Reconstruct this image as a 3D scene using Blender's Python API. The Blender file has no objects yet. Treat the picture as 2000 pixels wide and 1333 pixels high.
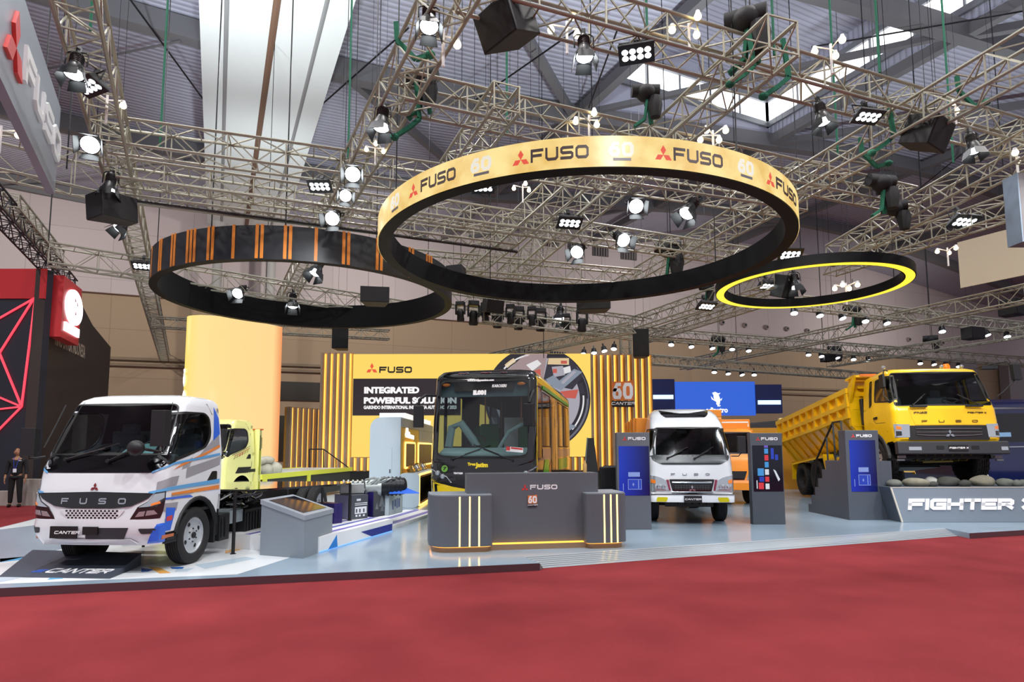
import bpy, bmesh, math, random
from math import sin, cos, pi, radians as R, sqrt, atan2
from mathutils import Vector as V, Matrix as M4
random.seed(7)
sc = bpy.context.scene
COL = sc.collection

# ------------------------------------------------------------------ camera, world, light, exposure
FPX, PITCH, ROLL, PPY, CAMZ = 1210.0, 0.0951, -0.0023, 760.0, 1.70
cd = bpy.data.cameras.new('camera')
cam = bpy.data.objects.new('camera', cd); COL.objects.link(cam)
cd.sensor_width = 36.0; cd.lens = FPX / 2000 * 36.0
cd.shift_y = (PPY - 666.5) / 2000.0
cd.clip_end = 400
cam.matrix_world = M4.Translation((0, 0, CAMZ)) @ M4.Rotation(pi / 2 + PITCH, 4, 'X') @ M4.Rotation(ROLL, 4, 'Z')
sc.camera = cam
w = bpy.data.worlds.new('hall_air'); sc.world = w; w.use_nodes = True
w.node_tree.nodes['Background'].inputs[0].default_value = (0.80, 0.80, 0.90, 1)
w.node_tree.nodes['Background'].inputs[1].default_value = 0.6
sc.view_settings.view_transform = 'Standard'
sc.view_settings.look = 'None'
sc.view_settings.gamma = 1.0
sc.view_settings.use_curve_mapping = False
sc.view_settings.exposure = 0.0

def area(name, loc, size, power, col=(1, 1, 1), target=None):
    l = bpy.data.lights.new(name, 'AREA'); l.shape = 'RECTANGLE'; l.size, l.size_y = size
    l.energy = power; l.color = col
    o = bpy.data.objects.new(name, l); COL.objects.link(o); o.location = loc
    d = V(target) - V(loc) if target else V((0, 0, -1))
    o.rotation_euler = d.to_track_quat('-Z', 'Y').to_euler()
    return o
def spot(name, loc, target, power, angle=40, col=(1, 1, 1), blend=.6, radius=.15):
    l = bpy.data.lights.new(name, 'SPOT'); l.energy = power; l.color = col
    l.spot_size = R(angle); l.spot_blend = blend; l.shadow_soft_size = radius
    o = bpy.data.objects.new(name, l); COL.objects.link(o); o.location = loc
    o.rotation_euler = (V(target) - V(loc)).to_track_quat('-Z', 'Y').to_euler()
    return o
# hall high-bay light (rows of roof lamps overhead, outside the frame)
for lx in (-16, -8, 0, 8, 16):
    for ly in (2, 10):
        spot('hall_light', (lx, ly, 15.6), (lx, ly + .01, 0), 2350, 150, (1.0, .965, .94), .8, .3)
for lx in (-6, 6, 18):
    spot('hall_light', (lx, 22, 15.6), (lx, 22.01, 0), 2000, 150, (.96, .96, 1.0), .8, .3)
# added fill lamps, not hall fittings: they brighten roof, girder and back wall
for x, y in ((-10, 14), (6, 20), (24, 27), (0, 6), (16, 12)):
    spot('roof_fill', (x, y, 9.2), (x, y + 1.5, 20), 2900, 165, (.86, .94, 1.0), 1.0, .4)
spot('roof_fill', (-7.5, 17, 8.8), (-8.2, 20, 16), 1500, 95, (.9, .97, 1.0), 1.0, .4)  # unseen fill added to lighten the white girder
spot('roof_fill', (-11, 27, 8.8), (-12, 30, 16), 1500, 95, (.9, .97, 1.0), 1.0, .4)
for x, y in ((-24, 24), (-6, 32), (16, 40), (40, 50)):
    spot('wall_fill', (x, y, 13.5), (x - 6, y + 16, 8), 3900, 150, (1, .95, .9), 1.0, .4)  # unseen fill added to lighten the back wall
# stage lamps on the trusses
spot('stage_light', (-5.5, 3.0, 7.5), (-5.6, 9.5, 0.6), 900, 60, (.93, .97, 1))
spot('stage_light', (-1.0, 5.0, 7.4), (-4.6, 9.6, 0.9), 650, 55, (.93, .97, 1))
spot('stage_light', (-9.0, 7.0, 7.4), (-6.5, 15.5, 1.0), 900, 60, (.95, .98, 1))
spot('stage_light', (-2.0, 8.0, 7.6), (-6.6, 17.0, 1.2), 1700, 50, (.95, .98, 1))
spot('stage_light', (3.5, 6.5, 7.4), (3.9, 13.8, 1.0), 800, 55, (.93, .97, 1))
spot('stage_light', (2.0, 5.0, 7.6), (-.6, 12.5, 1.2), 500, 55, (1, .98, .95))
spot('stage_light', (10.0, 7.5, 7.5), (10.4, 14.8, 1.8), 1300, 60, (1, .98, .95))
spot('stage_light', (5.5, 10.0, 7.6), (8.5, 17.0, 1.5), 900, 60, (1, .98, .95))
spot('stage_light', (7.0, 8.0, 7.5), (5.5, 13.0, .1), 700, 60, (.85, .93, 1))

# ------------------------------------------------------------------ helpers
def _ray(px, py):
    u, v = px - 1000.0, -(py - PPY)
    c, s = cos(ROLL), sin(ROLL); u, v = c * u - s * v, s * u + c * v
    c, s = cos(PITCH), sin(PITCH)
    return V((u, c * FPX - s * v, s * FPX + c * v))
def at_z(px, py, z=.1):
    d = _ray(px, py); return d * ((z - CAMZ) / d.z) + V((0, 0, CAMZ))
def at_y(px, py, Y):
    d = _ray(px, py); return d * (Y / d.y) + V((0, 0, CAMZ))

def lin(c):
    return tuple(((x / 255) / 12.92 if x / 255 <= .04045 else ((x / 255 + .055) / 1.055) ** 2.4) for x in c)
MATS = {}
def mat(name, col, rough=.5, metal=0, emit=None, es=1.0, coat=0, trans=0, alpha=1, spec=.5, var=0, vscale=30, bump=0, bscale=60):
    if name in MATS: return MATS[name]
    m = bpy.data.materials.new(name); m.use_nodes = True
    nt = m.node_tree; b = nt.nodes['Principled BSDF']; I = b.inputs
    c = lin(col)
    I['Base Color'].default_value = (*c, 1); I['Roughness'].default_value = rough; I['Metallic'].default_value = metal
    I['Specular IOR Level'].default_value = spec
    I['Coat Weight'].default_value = coat; I['Coat Roughness'].default_value = .06
    I['Transmission Weight'].default_value = trans; I['Alpha'].default_value = alpha
    if emit:
        I['Emission Color'].default_value = (*lin(emit), 1); I['Emission Strength'].default_value = es
    if var or bump:
        tc = nt.nodes.new('ShaderNodeTexCoord')
        if var:
            n = nt.nodes.new('ShaderNodeTexNoise'); n.inputs['Scale'].default_value = vscale; n.inputs['Detail'].default_value = 4
            nt.links.new(tc.outputs['Object'], n.inputs['Vector'])
            r = nt.nodes.new('ShaderNodeValToRGB')
            r.color_ramp.elements[0].color = (*[x * (1 - var) for x in c], 1); r.color_ramp.elements[1].color = (*[min(1, x * (1 + var)) for x in c], 1)
            r.color_ramp.elements[0].position = .3; r.color_ramp.elements[1].position = .7
            nt.links.new(n.outputs['Fac'], r.inputs['Fac']); nt.links.new(r.outputs['Color'], I['Base Color'])
        if bump:
            n = nt.nodes.new('ShaderNodeTexNoise'); n.inputs['Scale'].default_value = bscale
            nt.links.new(tc.outputs['Object'], n.inputs['Vector'])
            bp = nt.nodes.new('ShaderNodeBump'); bp.inputs['Strength'].default_value = bump; bp.inputs['Distance'].default_value = .02
            nt.links.new(n.outputs['Fac'], bp.inputs['Height']); nt.links.new(bp.outputs['Normal'], I['Normal'])
    MATS[name] = m
    return m

class MB:
    """collects shapes; build() links them as one mesh object"""
    def __init__(s): s.v = []; s.f = []; s.m = []
    def add(s, vs, fs, m=0):
        n = len(s.v); s.v += [tuple(x) for x in vs]; s.f += [tuple(i + n for i in f) for f in fs]; s.m += [m] * len(fs); return s
    def box(s, c, d, m=0, rz=0, rx=0, ry=0):
        T = M4.Translation(c) @ M4.Rotation(rz, 4, 'Z') @ M4.Rotation(ry, 4, 'Y') @ M4.Rotation(rx, 4, 'X')
        vs = [T @ V((x * d[0] / 2, y * d[1] / 2, z * d[2] / 2)) for x in (-1, 1) for y in (-1, 1) for z in (-1, 1)]
        return s.add(vs, [(0, 1, 3, 2), (4, 6, 7, 5), (0, 4, 5, 1), (2, 3, 7, 6), (0, 2, 6, 4), (1, 5, 7, 3)], m)
    def bb(s, a, b, m=0):
        return s.box([(a[i] + b[i]) / 2 for i in range(3)], [abs(b[i] - a[i]) for i in range(3)], m)
    def cyl(s, p0, p1, r0, r1=None, n=12, m=0, cap=True):
        r1 = r0 if r1 is None else r1
        p0, p1 = V(p0), V(p1); d = (p1 - p0)
        if d.length < 1e-9: return s
        d.normalize(); a = d.orthogonal().normalized(); b = d.cross(a)
        vs = []
        for p, r in ((p0, r0), (p1, r1)):
            vs += [p + (a * cos(2 * pi * i / n) + b * sin(2 * pi * i / n)) * r for i in range(n)]
        fs = [(i, (i + 1) % n, n + (i + 1) % n, n + i) for i in range(n)]
        if cap: fs += [tuple(range(n))[::-1], tuple(range(n, 2 * n))]
        return s.add(vs, fs, m)
    def bar(s, p0, p1, w, h=None, m=0, up=(0, 0, 1)):
        h = h or w; p0, p1 = V(p0), V(p1); d = (p1 - p0).normalized()
        a = d.cross(V(up))
        if a.length < 1e-4: a = V((1, 0, 0))
        a.normalize(); b = a.cross(d)
        vs = [p + a * (x * w / 2) + b * (y * h / 2) for p in (p0, p1) for x, y in ((-1, -1), (1, -1), (1, 1), (-1, 1))]
        return s.add(vs, [(0, 1, 2, 3), (7, 6, 5, 4), (0, 4, 5, 1), (1, 5, 6, 2), (2, 6, 7, 3), (3, 7, 4, 0)], m)
    def tube(s, pts, r, n=8, m=0, closed=False):
        pts = [V(p) for p in pts]; k = len(pts); vs = []
        a = None
        for i, p in enumerate(pts):
            if closed: d = pts[(i + 1) % k] - pts[i - 1]
            else: d = pts[min(i + 1, k - 1)] - pts[max(i - 1, 0)]
            if d.length < 1e-9: d = V((0, 0, 1))
            d.normalize()
            a = d.orthogonal().normalized() if a is None else (a - d * a.dot(d))
            if a.length < 1e-6: a = d.orthogonal()
            a.normalize(); b = d.cross(a)
            rr = r[i] if isinstance(r, (list, tuple)) else r
            vs += [p + (a * cos(2 * pi * j / n) + b * sin(2 * pi * j / n)) * rr for j in range(n)]
        fs = []
        for i in range(k if closed else k - 1):
            q = (i + 1) % k
            fs += [(i * n + j, i * n + (j + 1) % n, q * n + (j + 1) % n, q * n + j) for j in range(n)]
        if not closed: fs += [tuple(range(n))[::-1], tuple(range((k - 1) * n, k * n))]
        return s.add(vs, fs, m)
    def lathe(s, prof, n=24, m=0, T=None, a0=0, a1=2 * pi):
        """profile (r, z) about local Z; T places it"""
        T = T or M4(); full = abs(a1 - a0 - 2 * pi) < 1e-6; k = n if full else n + 1; vs = []
        for r, z in prof:
            vs += [T @ V((r * cos(a0 + (a1 - a0) * i / n), r * sin(a0 + (a1 - a0) * i / n), z)) for i in range(k)]
        fs = []
        for j in range(len(prof) - 1):
            for i in range(n):
                i2 = (i + 1) % k
                fs.append((j * k + i, j * k + i2, (j + 1) * k + i2, (j + 1) * k + i))
        if full:
            if prof[0][0] > 1e-6: fs.append(tuple(range(k))[::-1])
            if prof[-1][0] > 1e-6: fs.append(tuple(range((len(prof) - 1) * k, len(prof) * k)))
        return s.add(vs, fs, m)
    def ell(s, c, r, m=0, nu=16, nv=10, T=None):
        T = T or M4(); c = V(c); r = (r, r, r) if not hasattr(r, '__len__') else r
        vs = []
        for j in range(nv + 1):
            t = pi * j / nv
            vs += [T @ (c + V((r[0] * sin(t) * cos(2 * pi * i / nu), r[1] * sin(t) * sin(2 * pi * i / nu), r[2] * cos(t)))) for i in range(nu)]
        fs = [(j * nu + i, (j + 1) * nu + i, (j + 1) * nu + (i + 1) % nu, j * nu + (i + 1) % nu) for j in range(nv) for i in range(nu)]
        return s.add(vs, fs, m)
    def poly(s, pts, ext, m=0):
        """planar polygon pushed along ext"""
        pts = [V(p) for p in pts]; e = V(ext); k = len(pts)
        vs = pts + [p + e for p in pts]
        return s.add(vs, [tuple(range(k))[::-1], tuple(range(k, 2 * k))] + [(i, (i + 1) % k, k + (i + 1) % k, k + i) for i in range(k)], m)
    def loft(s, rings, m=0, closed=True, cap0=True, cap1=True):
        k = len(rings[0]); vs = [p for r in rings for p in r]; fs = []
        for j in range(len(rings) - 1):
            for i in range(k if closed else k - 1):
                fs.append((j * k + i, j * k + (i + 1) % k, (j + 1) * k + (i + 1) % k, (j + 1) * k + i))
        if cap0: fs.append(tuple(range(k))[::-1])
        if cap1: fs.append(tuple(range((len(rings) - 1) * k, len(rings) * k)))
        return s.add(vs, fs, m)
    def xf(s, T):
        s.v = [tuple(T @ V(p)) for p in s.v]; return s
    def merge(s, o, T=None, m=None):
        return s.add([(T @ V(p)) if T else p for p in o.v], o.f, 0) if m is None else s.add([(T @ V(p)) if T else p for p in o.v], o.f, m)
    def build(s, name, mats, parent=None, smooth=35, bevel=0, fix=True, loc=None, weld=False):
        me = bpy.data.meshes.new(name); me.from_pydata(s.v, [], s.f)
        mats = mats if isinstance(mats, (list, tuple)) else [mats]
        for x in mats: me.materials.append(x)
        if len(mats) > 1: me.polygons.foreach_set('material_index', s.m)
        if fix or weld:
            b = bmesh.new(); b.from_mesh(me)
            if weld: bmesh.ops.remove_doubles(b, verts=b.verts, dist=1e-5)
            if fix: bmesh.ops.recalc_face_normals(b, faces=b.faces)
            b.to_mesh(me); b.free()
        if smooth:
            me.polygons.foreach_set('use_smooth', [True] * len(me.polygons)); me.set_sharp_from_angle(angle=R(smooth))
        me.update()
        o = bpy.data.objects.new(name, me); COL.objects.link(o)
        if parent: o.parent = parent
        if loc is not None: o.location = loc
        if bevel:
            md = o.modifiers.new('edge', 'BEVEL'); md.width = bevel; md.segments = 2; md.limit_method = 'ANGLE'; md.angle_limit = R(40)
        return o
def thing(name, label, cat, loc=(0, 0, 0), rz=0, group=None):
    o = bpy.data.objects.new(name, None); COL.objects.link(o); o.empty_display_size = .2
    o.location = loc; o.rotation_euler = (0, 0, rz); o['label'] = label; o['category'] = cat
    if group: o['group'] = group
    return o
def tag(o, label, cat, group=None, kind=None):
    o['label'] = label; o['category'] = cat
    if group: o['group'] = group
    if kind: o['kind'] = kind
    return o
def struct(o, label=None):
    o['kind'] = 'structure'
    if label: o['label'] = label
    return o
def copy_tree(o, parent=None):
    c = o.copy(); COL.objects.link(c)
    if parent: c.parent = parent
    for ch in list(o.children): copy_tree(ch, c)
    return c
# ---- lettering: squared stroke letters, as polygons in (x, z)
GL = {
 'F': (1.0, [[(0, 0), (0, 1), (1, 1)], [(0, .5), (.85, .5)]]),
 'U': (1.0, [[(0, 1), (0, .18), (.16, 0), (.84, 0), (1, .18), (1, 1)]]),
 'S': (1.0, [[(1, 1), (.14, 1), (0, .88), (0, .62), (.12, .5), (.88, .5), (1, .38), (1, .12), (.86, 0), (0, 0)]]),
 'O': (1.0, [[(.16, 0), (.84, 0), (1, .18), (1, .82), (.84, 1), (.16, 1), (0, .82), (0, .18), (.16, 0)]]),
 'C': (1.0, [[(1, 1), (.16, 1), (0, .82), (0, .18), (.16, 0), (1, 0)]]),
 'G': (1.0, [[(1, 1), (.16, 1), (0, .82), (0, .18), (.16, 0), (1, 0), (1, .5), (.5, .5)]]),
 'A': (1.0, [[(0, 0), (.42, 1), (.62, 1), (1, 0)], [(.2, .32), (.86, .32)]]),
 'N': (1.0, [[(0, 0), (0, 1), (.12, 1), (.88, 0), (1, 0), (1, 1)]]),
 'T': (1.0, [[(0, 1), (1, 1)], [(.5, 1), (.5, 0)]]),
 'E': (.95, [[(1, 1), (0, 1), (0, 0), (1, 0)], [(0, .5), (.9, .5)]]),
 'R': (1.0, [[(0, 0), (0, 1), (.85, 1), (1, .86), (1, .62), (.86, .48), (0, .48)], [(.5, .48), (1, 0)]]),
 'I': (.0, [[(0, 0), (0, 1)]]),
 'H': (1.0, [[(0, 0), (0, 1)], [(1, 0), (1, 1)], [(0, .5), (1, .5)]]),
 'X': (1.0, [[(0, 0), (1, 1)], [(0, 1), (1, 0)]]),
 '6': (.9, [[(.9, 1), (.5, 1), (.05, .5), (0, .3), (0, .16), (.16, 0), (.84, 0), (1, .18), (1, .42), (.84, .58), (.1, .58)]]),
 '0': (1.0, [[(.2, 0), (.8, 0), (1, .22), (1, .78), (.8, 1), (.2, 1), (0, .78), (0, .22), (.2, 0)]]),
 'D': (1.0, [[(0, 0), (0, 1), (.8, 1), (1, .8), (1, .2), (.8, 0), (0, 0)]]),
 'M': (1.2, [[(0, 0), (0, 1), (.5, .4), (1, 1), (1, 0)]]),
 'K': (1.0, [[(0, 0), (0, 1)], [(1, 1), (.1, .5), (1, 0)]]),
 'Z': (1.0, [[(0, 1), (1, 1), (0, 0), (1, 0)]]),
 '2': (1.0, [[(0, 1), (.86, 1), (1, .86), (1, .62), (.86, .5), (.14, .5), (0, .38), (0, 0), (1, 0)]]),
}
def strokes(text, h, aspect=1.15, t=.2, gap=.28, shear=0):
    """quads [(x,z)*4] of wide squared letters, total width"""
    th = t * h; H = h - th; x = 0; out = []
    for ch in text:
        if ch == ' ': x += h * .55; continue
        wd, pls = GL[ch]; W_ = wd * h * aspect - (th if wd > 0 else 0)
        for pl in pls:
            P = [V((x + th / 2 + a * W_, th / 2 + b * H)) for a, b in pl]
            cl = (P[0] - P[-1]).length < 1e-6
            L = []; Rr = []; k = len(P)
            for i in range(k):
                d0 = (P[i] - P[i - 1]).normalized() if i > 0 else ((P[0] - P[-2]).normalized() if cl else None)
                d1 = (P[i + 1] - P[i]).normalized() if i < k - 1 else ((P[1] - P[0]).normalized() if cl else None)
                if d0 is None: d0 = d1
                if d1 is None: d1 = d0
                n0 = V((-d0.y, d0.x)); n1 = V((-d1.y, d1.x)); nn = n0 + n1
                nn = n0 if nn.length < .2 else nn.normalized()
                s_ = th / 2 / max(.45, nn.dot(n0))
                p = P[i].copy()
                if not cl and i == 0: p = p - d1 * th / 2 * (0.999 if abs(d1.x) < .01 or abs(d1.y) < .01 else .5)
                if not cl and i == k - 1: p = p + d0 * th / 2 * (0.999 if abs(d0.x) < .01 or abs(d0.y) < .01 else .5)
                L.append(p + nn * s_); Rr.append(p - nn * s_)
            for i in range(k - 1):
                out.append([L[i], Rr[i], Rr[i + 1], L[i + 1]])
        x += W_ + th + gap * h
    x -= gap * h
    out = [[(p.x + shear * p.y, p.y) for p in q] for q in out]
    return out, x
def diamonds(h):
    """three-diamond mark, height h, centred at x=0, z from 0"""
    R3 = h / 1.5; c = (0, R3 * .5); out = []
    for a in (90, 210, 330):
        d = V((cos(R(a)), sin(R(a)))); n = V((-d.y, d.x)); c0 = V(c)
        out.append([c0, c0 + d * R3 * .5 + n * R3 * .288, c0 + d * R3, c0 + d * R3 * .5 - n * R3 * .288])
    return [[(p.x, p.y) for p in q] for q in out]
def put(mb, quads, fn, m=0, depth=.004):
    """lay 2-D polygons on a surface: fn(x, z, off) -> point"""
    for q in quads:
        k = len(q); a = [V(fn(x, z, 0)) for x, z in q]; b = [V(fn(x, z, depth)) for x, z in q]
        mb.add(a + b, [tuple(range(k, 2 * k))] + [(i, (i + 1) % k, k + (i + 1) % k, k + i) for i in range(k)], m)
def shift(quads, dx, dz): return [[(x + dx, z + dz) for x, z in q] for q in quads]
FONT_CACHE = {}
def font_mesh(text, h, bold=0, width=1.0, shear=0, align='LEFT', depth=0.0, spacing=1.0):
    cu = bpy.data.curves.new('lettering', 'FONT'); cu.body = text; cu.size = h * 1.38; cu.offset = bold; cu.shear = shear
    cu.align_x = align; cu.extrude = depth; cu.resolution_u = 3; cu.space_character = spacing; cu.space_line = .82
    o = bpy.data.objects.new('lettering', cu); COL.objects.link(o)
    dg = bpy.context.evaluated_depsgraph_get()
    me = bpy.data.meshes.new_from_object(o.evaluated_get(dg))
    vs = [v.co.copy() for v in me.vertices]; fs = [tuple(p.vertices) for p in me.polygons]
    bpy.data.objects.remove(o); bpy.data.curves.remove(cu); bpy.data.meshes.remove(me)
    return [V((v.x * width, v.y, v.z)) for v in vs], fs
def write(mb, text, h, fn, m=0, bold=0, width=1.0, shear=0, align='LEFT', spacing=1.0):
    vs, fs = font_mesh(text, h, bold, width, shear, align, 0, spacing)
    mb.add([fn(v.x, v.y, .003) for v in vs], fs, m)
def plane_fn(o, ux, uz, n):
    o, ux, uz, n = V(o), V(ux).normalized(), V(uz).normalized(), V(n).normalized()
    return lambda x, z, off: o + ux * x + uz * z + n * off
def rrect(w_, h_, r, n=4, cx=0, cz=0):
    pts = []
    for sx, sz, a0 in ((1, 1, 0), (-1, 1, 90), (-1, -1, 180), (1, -1, 270)):
        for i in range(n + 1):
            a = R(a0 + 90 * i / n); pts.append((cx + sx * (w_ / 2 - r) + r * cos(a), cz + sz * (h_ / 2 - r) + r * sin(a)))
    return pts
# ------------------------------------------------------------------ materials of the hall
m_carpet = mat('red_carpet', (130, 49, 53), .95, spec=.1, var=.10, vscale=1.3, bump=.25, bscale=220)
m_stage = mat('stage_gloss', (146, 166, 182), .16, spec=.45, var=.03, vscale=.8)
m_fascia = mat('maroon_fascia', (78, 50, 56), .5)
m_white = mat('white_satin', (236, 238, 240), .4)
m_black = mat('black_satin', (16, 16, 18), .45)
m_dark = mat('dark_metal', (30, 31, 34), .45, .3)
m_chrome = mat('chrome', (205, 208, 212), .15, 1)
m_alu = mat('truss_aluminium', (160, 158, 142), .42, .3)
m_grey = mat('booth_grey', (94, 97, 104), .45, spec=.4)
m_lgrey = mat('booth_light_grey', (134, 143, 152), .4)
m_steel = mat('galvanised_steel', (138, 140, 144), .45, .2)
m_red = mat('mark_red', (214, 52, 48), .4)
m_screen_y = mat('screen_yellow', (20, 16, 8), .5, emit=(250, 204, 88), es=.95)
m_wht_e = mat('white_light', (240, 240, 240), .4, emit=(255, 255, 255), es=1.15)
m_warm_e = mat('warm_strip', (255, 220, 130), .4, emit=(255, 205, 105), es=2.2)
m_lamp_e = mat('lamp_cool', (255, 255, 255), .3, emit=(240, 250, 255), es=9)
m_bulb_e = mat('lamp_warm', (255, 240, 210), .3, emit=(255, 226, 170), es=10)

def solid(mb, pts, z0, z1, m=0):
    return mb.poly([(p[0], p[1], z0) for p in pts], (0, 0, z1 - z0), m)

# carpeted hall floor
mb = MB(); mb.add([(-90, -14, 0), (110, -14, 0), (110, 110, 0), (-90, 110, 0)], [(0, 1, 2, 3)])
struct(mb.build('floor', m_carpet), 'red carpet of the exhibition hall')

# ------------------------------------------------------------------ booth stage: platform 10 cm high with a recessed entrance ramp
P = lambda x, y, z=.1: tuple(at_z(x, y, z)[:2])
A_ = (-8.15, 6.83); B_ = P(1054, 1100.5); I1 = P(1020, 1087); I2 = P(1845, 1032.5); C_ = P(1893, 1042)
D_ = (C_[0] + 18 * .955, C_[1] + 18 * .297)
back = [(20.5, 33), (-22, 33), (-8.15 - .35 * 27, 6.83 + .937 * 27)]
top = [A_, B_, I1, I2, C_, D_, (26.5, 33)] + back[1:]
mb = MB(); solid(mb, top, .0, .1)
stage = struct(mb.build('stage_floor', m_stage, smooth=0), 'glossy grey raised stage floor of the truck stand')
mb = MB()
for a, b in ((A_, B_), (C_, D_), (back[2], A_)):
    n = V((b[1] - a[1], -(b[0] - a[0]), 0)).normalized() * .012
    mb.poly([V((*a, .002)) + n, V((*b, .002)) + n, V((*b, .098)) + n, V((*a, .098)) + n], -n * .8)
a, b = B_, I1
struct(mb.build('stage_fascia', m_fascia, stage, smooth=0))
# ramp
o1 = P(1061, 1110.5, .004); o2 = P(1884, 1046.5, .004)
mb = MB()
mb.add([(*o1, .004), (*o2, .004), (*I2, .1), (*I1, .1)], [(0, 1, 2, 3)], 0)
mb.add([(*o1, .004), (*I1, .1), (*B_, .1), (*B_, 0)], [(0, 1, 2, 3)], 1)
mb.add([(*o2, .004), (*I2, .1), (*C_, .1), (*C_, 0)], [(0, 1, 2, 3)], 1)
for k in range(1, 7):      # shallow grooves of the ramp boards
    t = k / 7
    a = V((*o1, .004)).lerp(V((*I1, .1)), t); b = V((*o2, .004)).lerp(V((*I2, .1)), t)
    mb.bar(a, b, .012, .008, 1)
struct(mb.build('stage_ramp', [mat('ramp_gloss', (156, 164, 170), .2), mat('ramp_edge', (112, 116, 120), .5)], stage, smooth=0))

# printed floor graphic under the first truck
gw = mat('vinyl_white', (232, 238, 242), .22, spec=.4); gb = mat('vinyl_blue', (92, 170, 216), .25); go = mat('vinyl_orange', (236, 176, 92), .25)
gg = mat('vinyl_grey', (150, 162, 176), .25); gn = mat('vinyl_pale', (190, 208, 222), .25); gd = mat('vinyl_royal', (44, 104, 190), .25)
mb = MB()
def floor_poly(pts, m, z):
    v = [at_z(x, y, z) for x, y in pts]; mb.add(v, [tuple(range(len(v)))], m)
floor_poly([(0, 1141.3), (250, 1131.4), (463, 1122.6), (560, 1092), (700, 1040), (760, 1012), (700, 960), (560, 945), (420, 950), (240, 980), (70, 1014), (-200, 1080), (-300, 1153)], 0, .1015)
for pts, m in [([(0, 1035), (-260, 1100), (-150, 1130), (40, 1090), (175, 1062), (140, 1030), (72, 1026)], 3),
               ([(92, 1133), (150, 1098), (168, 1098), (122, 1131)], 1), ([(60, 1112), (84, 1104), (96, 1104), (76, 1113)], 1),
               ([(0, 1092), (70, 1086), (80, 1090), (0, 1099)], 1), ([(0, 1128), (60, 1124), (20, 1134), (0, 1138)], 4),
               ([(288, 1108), (312, 1109), (334, 1120), (312, 1121)], 2), ([(276, 1110), (300, 1113), (290, 1117), (276, 1118)], 5),
               ([(332, 1108), (360, 1108), (356, 1112), (336, 1112)], 5), ([(345, 1112), (380, 1110), (365, 1117), (340, 1118)], 4),
               ([(420, 1062), (505, 1042), (505, 1046), (420, 1068)], 1), ([(420, 1050), (505, 1032), (505, 1036), (415, 1056)], 3),
               ([(440, 1076), (505, 1060), (505, 1066), (440, 1082)], 2), ([(280, 1094), (330, 1086), (330, 1094), (284, 1104)], 4),
               ([(380, 1104), (480, 1088), (500, 1092), (400, 1112)], 4), ([(230, 1060), (330, 1050), (336, 1056), (240, 1068)], 4),
               ([(100, 1040), (200, 1010), (215, 1012), (110, 1048)], 1)]:
    floor_poly(pts, m, .1025)
struct(mb.build('floor_graphic', [gw, gb, go, gg, gn, gd], stage, smooth=0, fix=False), 'white vinyl with blue and orange streaks')

# ------------------------------------------------------------------ hall shell
WD = V((.926, .377, 0)); W0 = V((-17.4, 42, 0)); WN = V((.377, -.926, 0))
def wall_pt(px, py, off=0.0):
    d = _ray(px, py); o = W0 + WN * off
    t = WN.dot(o - V((0, 0, 0))) / WN.dot(V((d.x, d.y, 0)))
    return d * t + V((0, 0, CAMZ))
mb = MB()
a, b = W0 - WD * 45, W0 + WD * 110
for z0, z1, m, off in ((0, 11.5, 0, 0), (11.5, 30, 1, .35)):
    mb.add([a + WN * off + V((0, 0, z0)), b + WN * off + V((0, 0, z0)), b + WN * off + V((0, 0, z1)), a + WN * off + V((0, 0, z1))], [(0, 1, 2, 3)], m)
mb.add([a + V((0, 0, 11.5)), b + V((0, 0, 11.5)), b + WN * .35 + V((0, 0, 11.5)), a + WN * .35 + V((0, 0, 11.5))], [(0, 1, 2, 3)], 1)
def wallmat(name, col, sx):
    m = mat(name, col, .8, spec=.2)
    nt = m.node_tree; b_ = nt.nodes['Principled BSDF']
    tc = nt.nodes.new('ShaderNodeTexCoord'); mp = nt.nodes.new('ShaderNodeMapping'); mp.inputs['Rotation'].default_value = (R(90), 0, -R(22.15))
    br = nt.nodes.new('ShaderNodeTexBrick'); c = lin(col)
    br.inputs['Color1'].default_value = (*c, 1); br.inputs['Color2'].default_value = (*[x * .94 for x in c], 1); br.inputs['Mortar'].default_value = (*[x * .72 for x in c], 1)
    br.inputs['Scale'].default_value = .2; br.inputs['Mortar Size'].default_value = .004; br.inputs['Brick Width'].default_value = .9; br.inputs['Row Height'].default_value = .62; br.offset = 0
    mp.vector_type = 'POINT'
    sep = nt.nodes.new('ShaderNodeSeparateXYZ'); dt = nt.nodes.new('ShaderNodeVectorMath'); dt.operation = 'DOT_PRODUCT'; dt.inputs[1].default_value = WD
    cb = nt.nodes.new('ShaderNodeCombineXYZ')
    nt.links.new(tc.outputs['Object'], sep.inputs[0]); nt.links.new(tc.outputs['Object'], dt.inputs[0])
    nt.links.new(dt.outputs['Value'], cb.inputs[0]); nt.links.new(sep.outputs['Z'], cb.inputs[1])
    nt.links.new(cb.outputs[0], br.inputs['Vector']); nt.links.new(br.outputs['Color'], b_.inputs['Base Color'])
    return m
struct(mb.build('wall_back', [wallmat('tan_panels', (176, 154, 128), 1), wallmat('pale_panels', (204, 192, 190), 1)], smooth=0, fix=False), 'tan and pale panelled back wall of the hall')
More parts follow.
